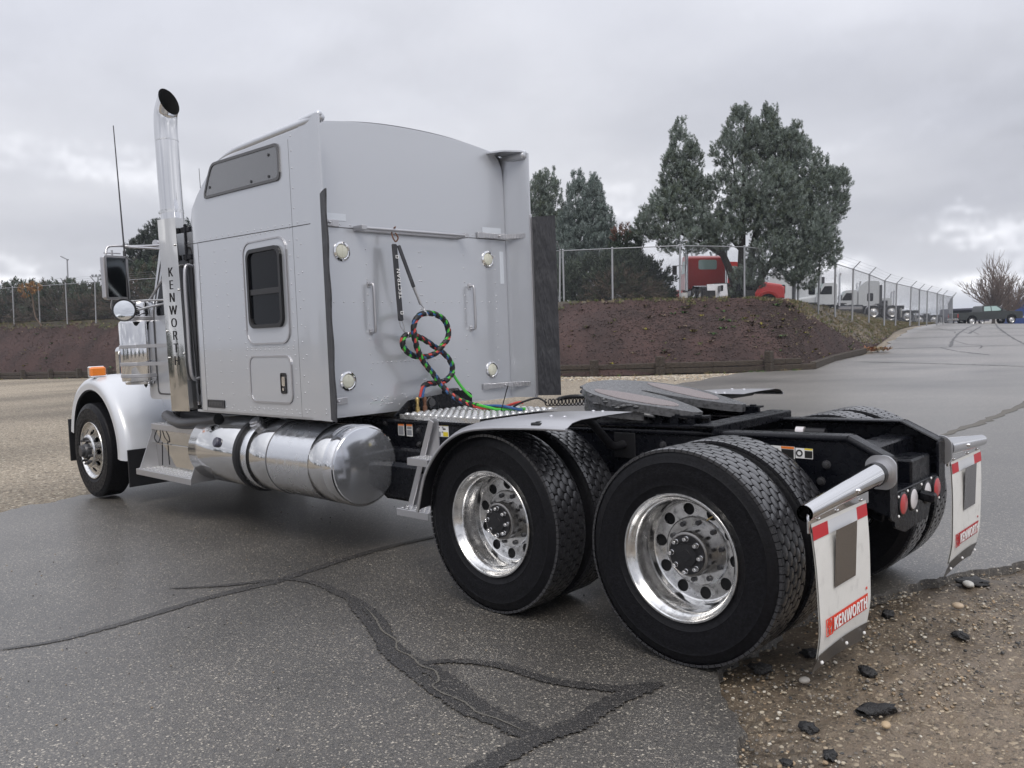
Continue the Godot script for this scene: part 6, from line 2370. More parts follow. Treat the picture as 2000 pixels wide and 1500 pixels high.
func make_fence_run(f: Node3D, posts: Array, out: Vector3, arms: bool, hgt := 2.4, r := 0.045) -> void:
	var tops := []
	var up := UP_G.normalized()
	var wire := B.new()
	var pm := B.new()
	for p in posts:
		var lean: Vector3 = (up + Vector3(rng.randf_range(-0.02, 0.02), 0, rng.randf_range(-0.02, 0.02))).normalized()
		var b := B.new()
		b.tube(PackedVector3Array([p - up * 0.3, p + lean * hgt]), r, 8)
		b.ball(p + lean * hgt, Vector3(r * 1.3, r, r * 1.3), 8)
		if arms:
			b.tube(PackedVector3Array([p + lean * hgt, p + lean * (hgt + 0.36) + out * 0.34]), r * 0.55, 6)
		put("post", b, "fence_metal", f)
		tops.append(p + lean * hgt)
	for i in posts.size() - 1:
		var a: Vector3 = tops[i]
		var b2: Vector3 = tops[i + 1]
		var b := B.new()
		b.tube(PackedVector3Array([a - up * 0.03, b2 - up * 0.03]), 0.024, 6)
		put("top_rail", b, "fence_metal", f)
		if arms:
			b = B.new()
			for k in 3:
				var o := (up * 0.36 + out * 0.34) * (0.3 + 0.33 * k)
				b.tube(PackedVector3Array([a + o, (a + b2) * 0.5 + o - up * 0.02, b2 + o]), 0.005, 3, false)
			put("barbed_wire", b, "chain_wire", f, "stuff")
		# woven wire: two sets of slanting wires
		var ln := B.new()
		var p0: Vector3 = posts[i]
		var p1: Vector3 = posts[i + 1]
		var L := p0.distance_to(p1)
		var n := int(L / 0.075)
		var nn := (p1 - p0).cross(up).normalized()
		for k in range(-32, n + 1):
			for sg in 2:
				var x0 := k * 0.075
				var x1 := x0 + hgt
				var t0 := clampf(x0, 0.0, L)
				var t1 := clampf(x1, 0.0, L)
				if t1 - t0 < 0.02:
					continue
				var y0 := t0 - x0
				var y1 := t1 - x0
				if sg == 1:
					y0 = hgt - y0
					y1 = hgt - y1
				var q0: Vector3 = p0.lerp(p1, t0 / L) + (tops[i] - p0).normalized() * y0 + nn * 0.004 * sg
				var q1: Vector3 = p0.lerp(p1, t1 / L) + (tops[i] - p0).normalized() * y1 + nn * 0.004 * sg
				var w: Vector3 = (q1 - q0).cross(nn).normalized() * 0.0014
				ln.quad(q0 - w, q0 + w, q1 + w, q1 - w, nn)
				ln.quad(q0 - nn * 0.0014, q0 + nn * 0.0014, q1 + nn * 0.0014, q1 - nn * 0.0014, w)
		put("chain_link", ln, "chain_wire", f, "stuff")


func make_fences() -> void:
	var out := (bg(-0.47, -0.88) - bg(0, 0)).normalized()
	var f := thing("chain_link_fence", "chain link fence with barbed wire arms along the top of the mulch bank", "fence")
	var ps := []
	var s := -61.0
	while s < 1.0:
		var d := lerpf(59.2, 39.0, (s + 34.63) / 36.98)
		var y := lerpf(3.86, 3.05, clampf((s + 34.63) / 36.98, -1, 1))
		ps.append(bg(s, d, y))
		s += 2.62
	ps.append(bg(2.35, 39.0, 3.05))
	make_fence_run(f, ps, out, true)
	f = thing("chain_link_fence", "plain topped chain link fence in front of the big juniper and the red truck", "fence")
	make_fence_run(f, [bg(2.55, 38.9, 3.03), bg(4.68, 38, 2.96), bg(7.65, 37.7, 2.94), bg(10.7, 38.3, 2.84), bg(13.5, 39.8, 2.62)], out, false)
	var out2 := (bg(0.83, -0.55) - bg(0, 0)).normalized()
	f = thing("chain_link_fence", "chain link fence with barbed wire running up beside the drive", "fence")
	var qs := []
	for q in [[13.7, 40.0, 2.6], [15.03, 41, 2.36], [16.31, 42.2, 2.2], [18.1, 44.5, 2.02], [20.13, 47.2, 1.85], [22.46, 50.5, 1.62], [24.74, 54, 1.57], [27.56, 58, 1.48], [30.14, 62, 1.41], [32.19, 65, 1.37], [35.01, 69, 1.28], [37.58, 73, 1.23], [41.0, 78, 1.17], [44.0, 84, 1.1], [47.0, 90, 1.0], [50.0, 96, 0.9]]:
		qs.append(bg(q[0], q[1], q[2]))
	make_fence_run(f, qs, out2, true, 2.4, 0.05)


# a spray of scale foliage, about 0.3 m long, along +y
func spray_mesh(sd: int, n := 26, width := 0.012, length := 0.34) -> ArrayMesh:
	var r := RandomNumberGenerator.new()
	r.seed = sd
	var b := B.new()
	for i in n:
		var t := r.randf()
		var a := r.randf() * TAU
		var root := Vector3(0, length * t * 0.75, 0)
		var dir := (Vector3(cos(a), 0, sin(a)) * r.randf_range(0.35, 1.0) + Vector3(0, r.randf_range(0.6, 1.2), 0)).normalized()
		var len := length * r.randf_range(0.3, 0.6) * (1.1 - 0.5 * t)
		var tip := root + dir * len
		var side := dir.cross(Vector3(r.randf() - 0.5, r.randf() - 0.5, r.randf() - 0.5)).normalized() * width * r.randf_range(0.7, 1.3)
		var mid := root.lerp(tip, 0.5)
		var nn := side.cross(dir).normalized()
		b.quad4(root, mid + side, tip, mid - side, nn, (nn + side.normalized() * 0.4), nn, (nn - side.normalized() * 0.4))
	return b.mesh()


# lobes: [s, d, y, rs, rd, ry]; sprays over and through each
func crown(o: Node3D, lobes: Array, count: int, mesh: Mesh, tones: Array, size: float, upward: float, called := "crown", spires := 0) -> void:
	var total := 0.0
	var at0: Vector3 = o.position if o != self else Vector3.ZERO
	if spires > 0:
		var more := []
		for l in lobes:
			for k in spires:
				var a := rng.randf() * TAU
				var f := rng.randf_range(0.1, 0.75)
				var hh: float = l[5] * rng.randf_range(0.25, 0.5)
				more.append([l[0] + cos(a) * l[3] * f, l[1] + sin(a) * l[4] * f, l[2] + l[5] * sqrt(1.0 - f * f) * 0.95 + hh * 0.2, 0.1 + l[3] * 0.1, 0.1 + l[4] * 0.1, hh])
		lobes = lobes + more
	for l in lobes:
		total += pow(l[3] * l[4] * l[5], 0.667)
	var xs := []
	var cs := []
	var sx := Vector3(0.72545, 0, -0.68827)
	var fz := Vector3(-0.68827, 0, -0.72545)
	var clump := FastNoiseLite.new()
	clump.seed = count
	clump.frequency = 1.15
	for l in lobes:
		var n := int(count * pow(l[3] * l[4] * l[5], 0.667) / total)
		var c := bg(l[0], l[1], l[2])
		for i in n:
			var v := Vector3(rng.randfn(), rng.randfn(), rng.randfn()).normalized()
			var k := 1.0 - 0.42 * pow(rng.randf(), 1.6)
			# bumps and hollows over the surface of the lobe
			var q: Vector3 = sx * v.x * l[3] + fz * v.z * l[4] + Vector3.UP * v.y * l[5]
			var nz := clump.get_noise_3dv(c + q)
			if nz < -0.15 and rng.randf() < 0.9:
				continue
			k *= 1.0 + 0.28 * nz
			if v.y > 0.6:
				k *= 1.0 + 0.12 * rng.randf()
			var p: Vector3 = c + q * k
			var out: Vector3 = q.normalized()
			var y: Vector3 = (out * (1.0 - upward) + Vector3.UP * upward + Vector3(rng.randf_range(-0.4, 0.4), rng.randf_range(-0.2, 0.3), rng.randf_range(-0.4, 0.4))).normalized()
			var x: Vector3 = y.cross(Vector3(rng.randf() - 0.5, 0.2, rng.randf() - 0.5)).normalized()
			var s := size * rng.randf_range(0.7, 1.35)
			xs.append(Transform3D(Basis(x, y, x.cross(y)).scaled(Vector3.ONE * s), p - at0))
			var t: Color = tones[rng.randi() % tones.size()]
			cs.append(t * rng.randf_range(0.75, 1.25))
	scatter(called, mesh, "leaf", xs, cs, o)


func limb(b: B, pts: Array, r0: float, r1: float) -> void:
	var p := PackedVector3Array()
	for q in pts:
		p.append(bg(q[0], q[1], q[2]))
	p = smooth3(p, 4)
	var rs := []
	for i in p.size():
		rs.append(1.25 * lerpf(r0, r1, float(i) / (p.size() - 1)))
	b.tube(p, rs, 8)


func tree(called: String, label: String, group: String, foot: Array, trunks: Array, lobes: Array, count: int, mesh: Mesh, tones: Array, size := 1.0, upward := 0.5) -> Node3D:
	var o := thing(called, label, "tree" if called.contains("tree") or called.contains("sapling") else "shrub", bg(foot[0], foot[1], foot[2]), 0.0, group)
	if trunks.size():
		var b := B.new()
		b.tf = Transform3D(Basis.IDENTITY, -o.position)
		for t in trunks:
			limb(b, t[0], t[1], t[2])
		put("trunk", b, "bark", o)
	crown(o, lobes, count, mesh, tones, size, upward, "crown", 4 if called == "juniper_tree" else 0)
	return o


func make_trees() -> void:
	var sp := spray_mesh(3)
	var sp2 := spray_mesh(8, 24, 0.015, 0.38)
	var blue := [Color(0.15, 0.185, 0.16), Color(0.19, 0.23, 0.205), Color(0.13, 0.165, 0.135), Color(0.24, 0.28, 0.255), Color(0.1, 0.125, 0.085)]
	var dark := [Color(0.035, 0.055, 0.035), Color(0.05, 0.07, 0.045), Color(0.03, 0.045, 0.03), Color(0.07, 0.09, 0.06)]
	var brown := [Color(0.1, 0.075, 0.055), Color(0.075, 0.06, 0.045), Color(0.13, 0.1, 0.075), Color(0.06, 0.07, 0.04)]
	# the big juniper on the bank
	tree("juniper_tree", "tall blue green juniper with several spires and a leaning trunk on the bank", "", [11.0, 40.3, 2.8],
		[[[[10.95, 40.3, 2.7], [10.65, 40.2, 4.0], [10.2, 40.1, 5.1], [9.5, 40.0, 6.5], [8.7, 40, 8.0], [8.4, 40, 9.6]], 0.17, 0.05], [[[11.1, 40.4, 2.7], [11.2, 40.4, 5.0], [11.3, 40.3, 7.5], [11.4, 40.2, 11.0]], 0.2, 0.04], [[[11.3, 40.5, 2.7], [11.7, 40.5, 5.0], [12.3, 40.4, 8.0], [12.7, 40.3, 11.0]], 0.17, 0.04], [[[11.4, 40.5, 2.9], [12.6, 40.5, 4.6], [13.8, 40.4, 6.8], [14.6, 40.3, 8.0]], 0.14, 0.04], [[[10.2, 40.1, 5.0], [9.2, 40.0, 5.6], [8.0, 40, 6.2]], 0.08, 0.03], [[[11.2, 40.4, 5.2], [10.2, 40.0, 6.3], [9.9, 39.8, 7.0]], 0.08, 0.03], [[[11.3, 40.3, 6.6], [10.9, 40.0, 8.4], [10.7, 40, 9.8]], 0.06, 0.02], [[[11.9, 40.4, 5.6], [12.9, 39.9, 6.4], [13.9, 39.7, 6.8]], 0.08, 0.03], [[[12.3, 40.4, 7.6], [13.3, 40.2, 8.6], [13.6, 40.2, 9.8]], 0.06, 0.02], [[[12.6, 40.5, 4.6], [13.4, 40.0, 4.7], [14.1, 39.9, 4.3]], 0.06, 0.02], [[[9.5, 40.0, 6.4], [9.2, 39.9, 7.6], [9.0, 39.9, 8.8]], 0.06, 0.02], [[[9.4, 40.0, 6.6], [8.4, 39.8, 6.6], [7.3, 39.8, 6.8]], 0.07, 0.02]],
		[[8.35, 40, 9.6, 0.6, 0.7, 1.2], [8.8, 40, 9.1, 0.55, 0.6, 0.9], [7.95, 40, 8.7, 0.6, 0.6, 0.8], [8.45, 40, 8.2, 1.0, 0.9, 0.8], [9.1, 39.9, 7.9, 0.6, 0.6, 0.6], [8.0, 40, 7.4, 1.05, 1.1, 0.8], [7.3, 39.9, 6.6, 1.05, 1.2, 0.8], [9.2, 39.6, 6.4, 0.9, 1.0, 0.8], [8.4, 39.6, 5.6, 1.4, 1.3, 0.6], [6.6, 40, 6.3, 0.55, 0.6, 0.6], [10.0, 39.6, 5.9, 0.9, 1.1, 0.8], [10.2, 39.9, 7.9, 0.75, 0.7, 0.7], [11.25, 40.2, 10.6, 0.75, 0.9, 0.95], [10.9, 40.2, 9.7, 1.0, 1.0, 0.75], [11.8, 40.2, 10.0, 0.7, 0.9, 0.8], [12.6, 40.4, 10.4, 0.5, 0.7, 1.1], [12.9, 40.4, 9.3, 0.9, 0.9, 1.3], [13.6, 40.4, 9.3, 0.6, 0.9, 1.3], [14.1, 40.4, 8.5, 1.1, 1.2, 1.4], [14.9, 40.4, 7.0, 1.0, 1.2, 1.8], [15.6, 40.3, 7.4, 0.6, 0.6, 1.1], [16.0, 40.3, 7.9, 0.35, 0.4, 0.7], [11.9, 39.5, 7.8, 1.5, 1.4, 1.2], [12.6, 39.6, 7.2, 1.3, 1.3, 1.5], [11.2, 39.5, 6.7, 1.2, 1.2, 0.9], [13.8, 39.8, 5.8, 1.5, 1.5, 1.5], [14.7, 40.0, 5.2, 0.9, 1.2, 1.3], [12.4, 39.4, 5.0, 1.1, 1.2, 0.9], [13.4, 39.6, 4.3, 1.0, 1.0, 0.8], [14.0, 39.9, 3.7, 0.6, 0.7, 0.6], [11.0, 39.8, 3.4, 0.6, 0.7, 0.7], [11.5, 39.8, 3.9, 0.6, 0.7, 0.6]],
		25000, sp, blue, 0.85, 0.6)
	# junipers behind the fence, left of it
	tree("juniper_tree", "blue grey juniper close behind the black rubber edge of the sleeper", "", [2.6, 49, 3.0], [[[[2.6, 49, 3.0], [2.6, 49, 6.0], [2.5, 49, 9.0]], 0.15, 0.04]],
		[[1.9, 49, 9.2, 0.6, 0.9, 1.2], [2.6, 49, 8.8, 0.7, 0.9, 1.6], [2.3, 49, 7.3, 1.3, 1.3, 1.5], [3.0, 49, 6.0, 1.3, 1.4, 1.3]], 5000, sp, blue, 0.95, 0.68)
	tree("juniper_tree", "broad pale juniper behind the fence between the truck and the red shrub", "", [4.3, 47, 3.0], [[[[4.3, 47, 3.0], [4.3, 47, 6.0], [4.4, 47, 9.0]], 0.15, 0.04]],
		[[4.0, 47, 8.3, 0.7, 1.0, 1.5], [4.8, 47, 8.0, 0.7, 1.0, 1.5], [5.4, 47, 7.4, 0.6, 1.0, 1.0], [4.3, 47, 6.8, 1.5, 1.4, 1.3], [5.2, 46.6, 6.0, 1.0, 1.2, 0.9], [3.6, 46.6, 5.6, 1.2, 1.2, 0.9]], 6500, sp, [Color(0.17, 0.21, 0.195), Color(0.14, 0.18, 0.165), Color(0.21, 0.25, 0.24)], 0.95, 0.66)
	var red := tree("red_shrub", "reddish topped evergreen shrub behind the fence left of the big juniper", "", [6.3, 44, 3.0], [[[[6.3, 44, 3.0], [6.2, 44, 5.8]], 0.08, 0.03]],
		[[6.3, 44, 6.0, 0.7, 0.8, 0.6], [6.0, 44, 5.3, 1.0, 0.9, 0.6]], 700, sp2, dark, 1.0, 0.6)
	crown(red, [[6.0, 43.8, 6.5, 0.55, 0.5, 0.4]], 90, sp2, [Color(0.16, 0.08, 0.06), Color(0.12, 0.07, 0.05)], 0.9, 0.6, "red_tips")
	# spreading evergreen with a dead brown heart
	var sb := tree("spreading_shrub", "wide dark spreading evergreen with a bare brown heart behind the fence", "", [5.3, 41.6, 2.95], [],
		[[5.3, 42.0, 3.9, 2.6, 1.4, 1.35], [4.0, 42, 3.6, 1.3, 1.2, 1.2], [7.0, 42.0, 3.3, 1.0, 1.0, 0.8], [7.5, 41.9, 3.05, 0.8, 0.8, 0.5], [5.7, 42.3, 4.6, 1.4, 1.0, 0.8], [3.0, 42, 3.6, 0.8, 1.0, 1.2], [6.5, 41.9, 4.2, 0.9, 0.9, 0.7]], 4200, sp2, dark, 1.15, 0.35)
	var tw := spray_mesh(21, 16, 0.009, 0.42)
	crown(sb, [[5.4, 41.0, 3.55, 1.7, 0.75, 0.85], [6.4, 40.9, 3.3, 0.9, 0.6, 0.6], [4.6, 41.0, 3.2, 0.8, 0.6, 0.4]], 1300, tw, brown, 1.2, 0.1, "dead_twigs")
	# overgrown evergreens behind the fence on the left
	for q in [[-36.2, 62.5, 2.3, 2.7, "dark spreading evergreen with brown underside at the left edge of the photo"], [-32.2, 61.0, 2.6, 2.5, "dark spreading evergreen with brown underside behind the orange sapling"], [-28.6, 58.8, 1.9, 2.0, "lower spreading evergreen with brown underside, behind the fence between two taller ones"], [-24.8, 57.3, 2.6, 3.3, "tallest spreading evergreen with brown underside, behind the truck's wing mirror"], [-21.2, 55.3, 2.2, 2.3, "spreading evergreen with brown underside seen between the mirror arm and the exhaust stack"], [-42.0, 65.0, 3.0, 2.6, "spreading evergreen with brown underside past the left edge of the photo"]]:
		var o := tree("spreading_shrub", q[4], "", [q[0], q[1], 3.8], [], [[q[0], q[1], 3.9 + q[3] * 0.42, q[2], 1.5, q[3] * 0.6], [q[0] - q[2] * 0.5, q[1] + 0.3, 3.8 + q[3] * 0.32, q[2] * 0.6, 1.2, q[3] * 0.5], [q[0] + q[2] * 0.45, q[1], 3.8 + q[3] * 0.55, q[2] * 0.5, 1.1, q[3] * 0.42]], 2000, sp2, [Color(0.04, 0.065, 0.04), Color(0.055, 0.08, 0.05), Color(0.07, 0.085, 0.055), Color(0.08, 0.07, 0.05)], 1.3, 0.4)
		crown(o, [[q[0], q[1] - 1.3, 3.7 + q[3] * 0.2, q[2] * 0.95, 0.6, q[3] * 0.42], [q[0] + 0.8, q[1] - 1.1, 3.8 + q[3] * 0.3, q[2] * 0.5, 0.5, q[3] * 0.4]], 900, tw, brown, 1.5, 0.15, "dead_twigs")
	tree("pine_tree", "dark pine rising behind the mirror bracket and the exhaust stack", "", [-27.2, 67, 4.4], [[[[-27.0, 67, 4.2], [-27.1, 67, 8.0], [-27.2, 67, 11.5]], 0.25, 0.06]],
		[[-27.6, 67, 10.2, 1.1, 1.0, 1.0], [-26.4, 67, 10.9, 1.0, 1.0, 1.2], [-28.6, 67, 9.3, 1.2, 1.0, 0.9], [-26.7, 66.5, 9.0, 1.6, 1.2, 1.2], [-29.0, 67, 8.0, 1.2, 1.0, 0.8], [-27.2, 66.5, 7.4, 1.6, 1.2, 0.9], [-25.4, 67, 9.6, 1.0, 1.0, 1.6]], 3600, sp2, [Color(0.04, 0.055, 0.045), Color(0.055, 0.07, 0.055), Color(0.07, 0.08, 0.07)], 1.35, 0.5)
	# dead sapling with orange leaves against the fence
	var st := thing("sapling_tree", "thin crooked sapling with a tuft of orange leaves against the fence", "tree", bg(-31.9, 57.0, 3.6))
	var b := B.new()
	b.tf = Transform3D(Basis.IDENTITY, -st.position)
	limb(b, [[-31.6, 57.0, 3.4], [-32.0, 57.0, 4.1], [-32.1, 57.0, 5.4], [-32.2, 57, 6.3]], 0.05, 0.03)
	put("trunk", b, "twig", st)
	crown(st, [[-32.4, 56.9, 5.8, 0.4, 0.3, 0.32], [-31.9, 56.9, 6.0, 0.3, 0.3, 0.2]], 90, sp2, [Color(0.3, 0.15, 0.06), Color(0.22, 0.11, 0.05), Color(0.33, 0.2, 0.08)], 0.8, 0.2)
	# the bare tree on the skyline
	bare_tree([60.3, 105, 0.6], 7.4, 3.2, "leafless round crowned tree on the skyline behind the pickup", 5)
	bare_tree([66.5, 112, 0.6], 6.0, 2.6, "smaller leafless tree at the right edge behind the blue containers", 9)
	# the evergreens across the lot behind the photographer, one far mass that the polished metal mirrors
	var lobes := []
	for q in [[-55.0, 7.4, 3.2], [-60.0, 15.0, 3.6], [-54.0, -4.0, 2.8], [-52.0, -15.0, 3.8], [-44.0, -36.0, 3.6], [-24.0, -44.0, 3.2], [-4.0, -50.0, 3.6], [16.0, -48.0, 3.0], [40.0, -40.0, 3.4]]:
		lobes.append([q[0], q[1], q[2] * 0.4, q[2] * 1.2, q[2] * 0.6, q[2] * 0.55])
		lobes.append([q[0] + 3.4, q[1] - 3.0, q[2] * 0.3, q[2] * 1.1, q[2] * 0.45, q[2] * 0.4])
	crown(self, lobes, 6000, sp2, dark, 2.0, 0.4, "far_evergreens")


func bare_tree(foot: Array, h: float, spread: float, label: String, sd: int) -> void:
	var o := thing("bare_tree", label, "tree", bg(foot[0], foot[1], foot[2]))
	var r := RandomNumberGenerator.new()
	r.seed = sd
	var b := B.new()
	b.tube(PackedVector3Array([Vector3.ZERO, Vector3(0.1, h * 0.22, 0)]), [0.22, 0.17], 7)
	put("trunk", b, "bark", o)
	var t := B.new()
	for i in 26:
		var a := r.randf() * TAU
		var el := r.randf_range(0.35, 1.45)
		var dir := Vector3(cos(a) * cos(el), sin(el), sin(a) * cos(el))
		var p := Vector3(0.1, h * r.randf_range(0.14, 0.24), 0)
		var len := h * r.randf_range(0.5, 0.78) * lerpf(0.66, 1.0, sin(el))
		var pts := PackedVector3Array([p])
		var rad := [0.09]
		for k in 5:
			dir = (dir + Vector3(r.randf_range(-0.16, 0.16), 0.1, r.randf_range(-0.16, 0.16))).normalized()
			p += dir * len / 5.0
			pts.append(p)
			rad.append(0.075 - 0.012 * k)
			for w in 5:
				var d2 := (dir + Vector3(r.randf_range(-0.9, 0.9), r.randf_range(-0.2, 0.8), r.randf_range(-0.9, 0.9))).normalized()
				var l2 := len * r.randf_range(0.12, 0.3)
				var q := p + d2 * l2
				t.tube(PackedVector3Array([p, q]), [0.03, 0.015], 3, false)
				for v in 3:
					var d3 := (d2 + Vector3(r.randf_range(-0.8, 0.8), r.randf_range(-0.1, 0.8), r.randf_range(-0.8, 0.8))).normalized()
					t.tube(PackedVector3Array([p.lerp(q, r.randf_range(0.4, 1.0)), q + d3 * l2 * r.randf_range(0.3, 0.7)]), [0.018, 0.01], 3, false)
		t.tube(pts, rad, 5, false)
	put("crown", t, mat("bare_branch", lin(0.17, 0.13, 0.11), 0.9), o)


func yard_wheel(parent: Node3D, at: Vector3, s: float, r: float, w: float, dish := false) -> void:
	var o := part("wheel", parent, Transform3D(Basis(Vector3.RIGHT, PI / 2 * s), at))
	if not T.has("yt%.2f" % r):
		var b := B.new()
		b.lathe(pv2([r * 0.58, -w, r * 0.66, -w - 0.01, r * 0.93, -w, r, -w + 0.04, r, -0.04, r * 0.93, 0.0, r * 0.66, 0.01, r * 0.58, 0.0]), Transform3D.IDENTITY, 28)
		T["yt%.2f" % r] = b.mesh()
		var c := B.new()
		c.lathe(pv2([r * 0.66, -0.02, r * 0.66, 0.012, r * 0.54, -0.01, r * 0.5, -0.04, r * 0.42, -0.03, r * 0.25, 0.0, r * 0.22, 0.04, 0.0, 0.05]), Transform3D.IDENTITY, 24)
		for k in 8:
			c.lathe(pv2([r * 0.07, 0.0, r * 0.06, 0.006, 0.0, 0.006]), Transform3D(Basis.IDENTITY, Vector3(cos(k * 0.785) * r * 0.36, -0.016, sin(k * 0.785) * r * 0.36)), 8)
		T["yr%.2f" % r] = c.mesh()
	put("tyre", T["yt%.2f" % r], "rubber", o)
	put("rim", T["yr%.2f" % r], "alloy", o)


# a parked road tractor, nose along -x, origin on the ground between the drive axles
func yard_truck(label: String, col: String, cabin: String, at: Vector3, turn: float, group := "") -> Node3D:
	var o := thing("parked_truck", label, "truck", at, turn, group)
	o.basis = Basis(Quaternion(Vector3.UP, UP_G.normalized())) * o.basis
	for s in [1.0, -1.0]:
		var r := B.new()
		r.box(Vector3(-2.4, 0.9, 0.4 * s), Vector3(8.2, 0.26, 0.09), 0.01)
		put("frame_rail", r, "black_frame", o)
		for x in [-0.66, 0.66]:
			yard_wheel(o, Vector3(x, 0.52, 1.2 * s), s, 0.52, 0.56)
		yard_wheel(o, Vector3(-6.0, 0.52, 1.12 * s), s, 0.52, 0.28)
		var t := B.new()
		t.lathe(pv2([0.0, -1.6, 0.3, -1.57, 0.31, -1.5, 0.31, -3.2, 0.3, -3.27, 0.0, -3.3]), Transform3D(Basis(Vector3(0, -1, 0), Vector3(1, 0, 0), Vector3(0, 0, 1)), Vector3(0, 0.72, 0.85 * s)), 24)
		put("fuel_tank", t, "steel_grey", o)
		var m := B.new()
		m.box(Vector3(1.35, 0.45, 0.92 * s), Vector3(0.02, 0.72, 0.58), 0.004)
		put("mud_flap", m, "flap_white" if col == "car_white" else "black_plastic", o)
		var qf := B.new()
		qf.lathe(pv2([0.62, -0.6, 0.62, 0.0]), Transform3D(Basis(Vector3.RIGHT, PI / 2), Vector3(-0.66, 0.52, 1.22 if s > 0 else -0.62)), 14, 40, PI * 0.95, PI * 1.62)
		put("quarter_fender", qf, "aluminium", o)
		var f := B.new()
		f.lathe(pv2([0.5, -0.02, 0.64, 0.0, 0.66, -0.1, 0.66, -0.5]), Transform3D(Basis(Vector3.RIGHT, PI / 2 * s) * Basis(Vector3.UP, 0.0), Vector3(-6.0, 0.55, 1.18 * s)), 20, 40, PI if s < 0 else PI, TAU if s > 0 else TAU)
		if s < 0:
			f = B.new()
			f.lathe(pv2([0.5, -0.02, 0.64, 0.0, 0.66, -0.1, 0.66, -0.5]), Transform3D(Basis(Vector3.RIGHT, -PI / 2), Vector3(-6.0, 0.55, -1.18)), 20, 40, 0.0, PI)
		put("front_fender", f, col, o)
	var cb := B.new()
	cb.prism(rounded(pv2([-4.95, 1.1, -3.35, 1.1, -3.35, 2.75, -3.6, 2.86, -4.35, 2.84, -4.78, 2.0, -4.95, 1.9]), 0.09), 2.0, Transform3D(Basis.IDENTITY, Vector3(0, 0, -1.0)), 40.0)
	put("cab", cb, col, o)
	var w := B.new()
	w.prism(rounded(pv2([-4.79, 2.03, -4.4, 2.8, -4.37, 2.785, -4.75, 2.0]), 0.005, 1), 1.7, Transform3D(Basis.IDENTITY, Vector3(-0.015, 0.01, -0.85)))
	put("windscreen", w, "far_glass", o)
	for s in [1.0, -1.0]:
		var sw := B.new()
		sw.prism(rounded(pv2([-4.6, 1.95, -3.75, 1.95, -3.75, 2.6, -4.3, 2.6, -4.6, 2.1]), 0.06), 0.012, Transform3D(Basis.IDENTITY, Vector3(0, 0, 1.0 * s - (0.006 if s > 0 else 0.006))))
		put("side_window", sw, "dark_glass" if cabin != "day_red" else "far_glass", o)
		var st := B.new()
		st.tube(pv3([-3.2 if cabin.begins_with("day") else -3.15, 1.0, 1.02 * s, -3.2, 3.35, 1.02 * s, -3.14, 3.6, 1.04 * s]), 0.085, 12)
		put("exhaust_stack", st, "chrome", o)
		var mi := B.new()
		mi.box(Vector3(-4.7, 2.2, 1.35 * s), Vector3(0.08, 0.5, 0.24), 0.02)
		mi.tube(pv3([-4.7, 2.42, 1.33 * s, -4.65, 2.45, 0.98 * s]), 0.02, 6)
		put("wing_mirror", mi, "black_trim", o)
	var hd := B.new()
	hd.sheet(func(i, j):
		var x: float = [-7.0, -6.85, -6.2, -5.5, -4.9][i]
		var top: float = [1.45, 1.62, 1.72, 1.82, 1.95][i]
		var hw: float = [0.5, 0.58, 0.68, 0.76, 0.86][i]
		var a: float = absf((j - 8) / 8.0)
		if a > 0.6:
			return Vector3(x, lerpf(top - 0.14, 0.85, (a - 0.6) / 0.4), hw * signf(j - 8))
		return Vector3(x, top - 0.14 * pow(a / 0.6, 3.0), hw * sin((j - 8) / 8.0 / 0.6 * PI / 2)), 4, 16, Vector3(-6, 1.2, 0))
	put("bonnet", hd, col, o)
	var gr := B.new()
	gr.box(Vector3(-7.02, 1.15, 0), Vector3(0.08, 0.7, 0.8), 0.03)
	gr.box(Vector3(-7.1, 0.6, 0), Vector3(0.2, 0.35, 2.2), 0.06)
	put("bumper_and_grille", gr, col, o)
	if cabin == "sleeper":
		var sl := B.new()
		sl.prism(rounded(pv2([-3.3, 1.05, -1.6, 1.05, -1.6, 3.55, -1.9, 3.62, -2.7, 3.6, -3.15, 3.2, -3.3, 2.9]), 0.14), 2.3, Transform3D(Basis.IDENTITY, Vector3(0, 0, -1.15)), 40.0)
		put("sleeper", sl, col, o)
		for s in [1.0, -1.0]:
			var sw := B.new()
			sw.prism(rr(-2.35, 2.2, 0.5, 0.7, 0.1), 0.012, Transform3D(Basis.IDENTITY, Vector3(0, 0, 1.15 * s - 0.006)))
			put("sleeper_window", sw, "dark_glass", o)
			var e := B.new()
			e.box(Vector3(-1.5, 2.2, 1.18 * s), Vector3(0.22, 2.1, 0.03), 0.01)
			put("rubber_extender", e, "fender_rubber", o)
			var j := B.new()
			j.ring(rr(-2.35, 2.25, 0.8, 1.4, 0.15), rr(-2.35, 2.25, 0.77, 1.37, 0.14), 0.014, Transform3D(Basis.IDENTITY, Vector3(0, 0, 1.145 * s)))
			put("panel_line", j, "tape_silver", o)
	else:
		var rw := B.new()
		rw.prism(rr(0, 2.38, 0.95, 0.5, 0.1), 0.012, Transform3D(Basis(Vector3(0, 0, -1), Vector3(0, 1, 0), Vector3(1, 0, 0)), Vector3(-3.355, 0, -0.1)))
		put("rear_window", rw, "far_glass", o)
	var fw := B.new()
	fw.prism(circle(0.1, 0, 0.46, 20), 0.07, Transform3D(Basis(Vector3(1, 0, 0), Vector3(0, 0, 1), Vector3(0, -1, 0)), Vector3(0, 1.2, 0)))
	fw.box(Vector3(0.1, 1.08, 0), Vector3(0.5, 0.12, 0.6), 0.02)
	put("fifth_wheel", fw, "grease", o)
	return o


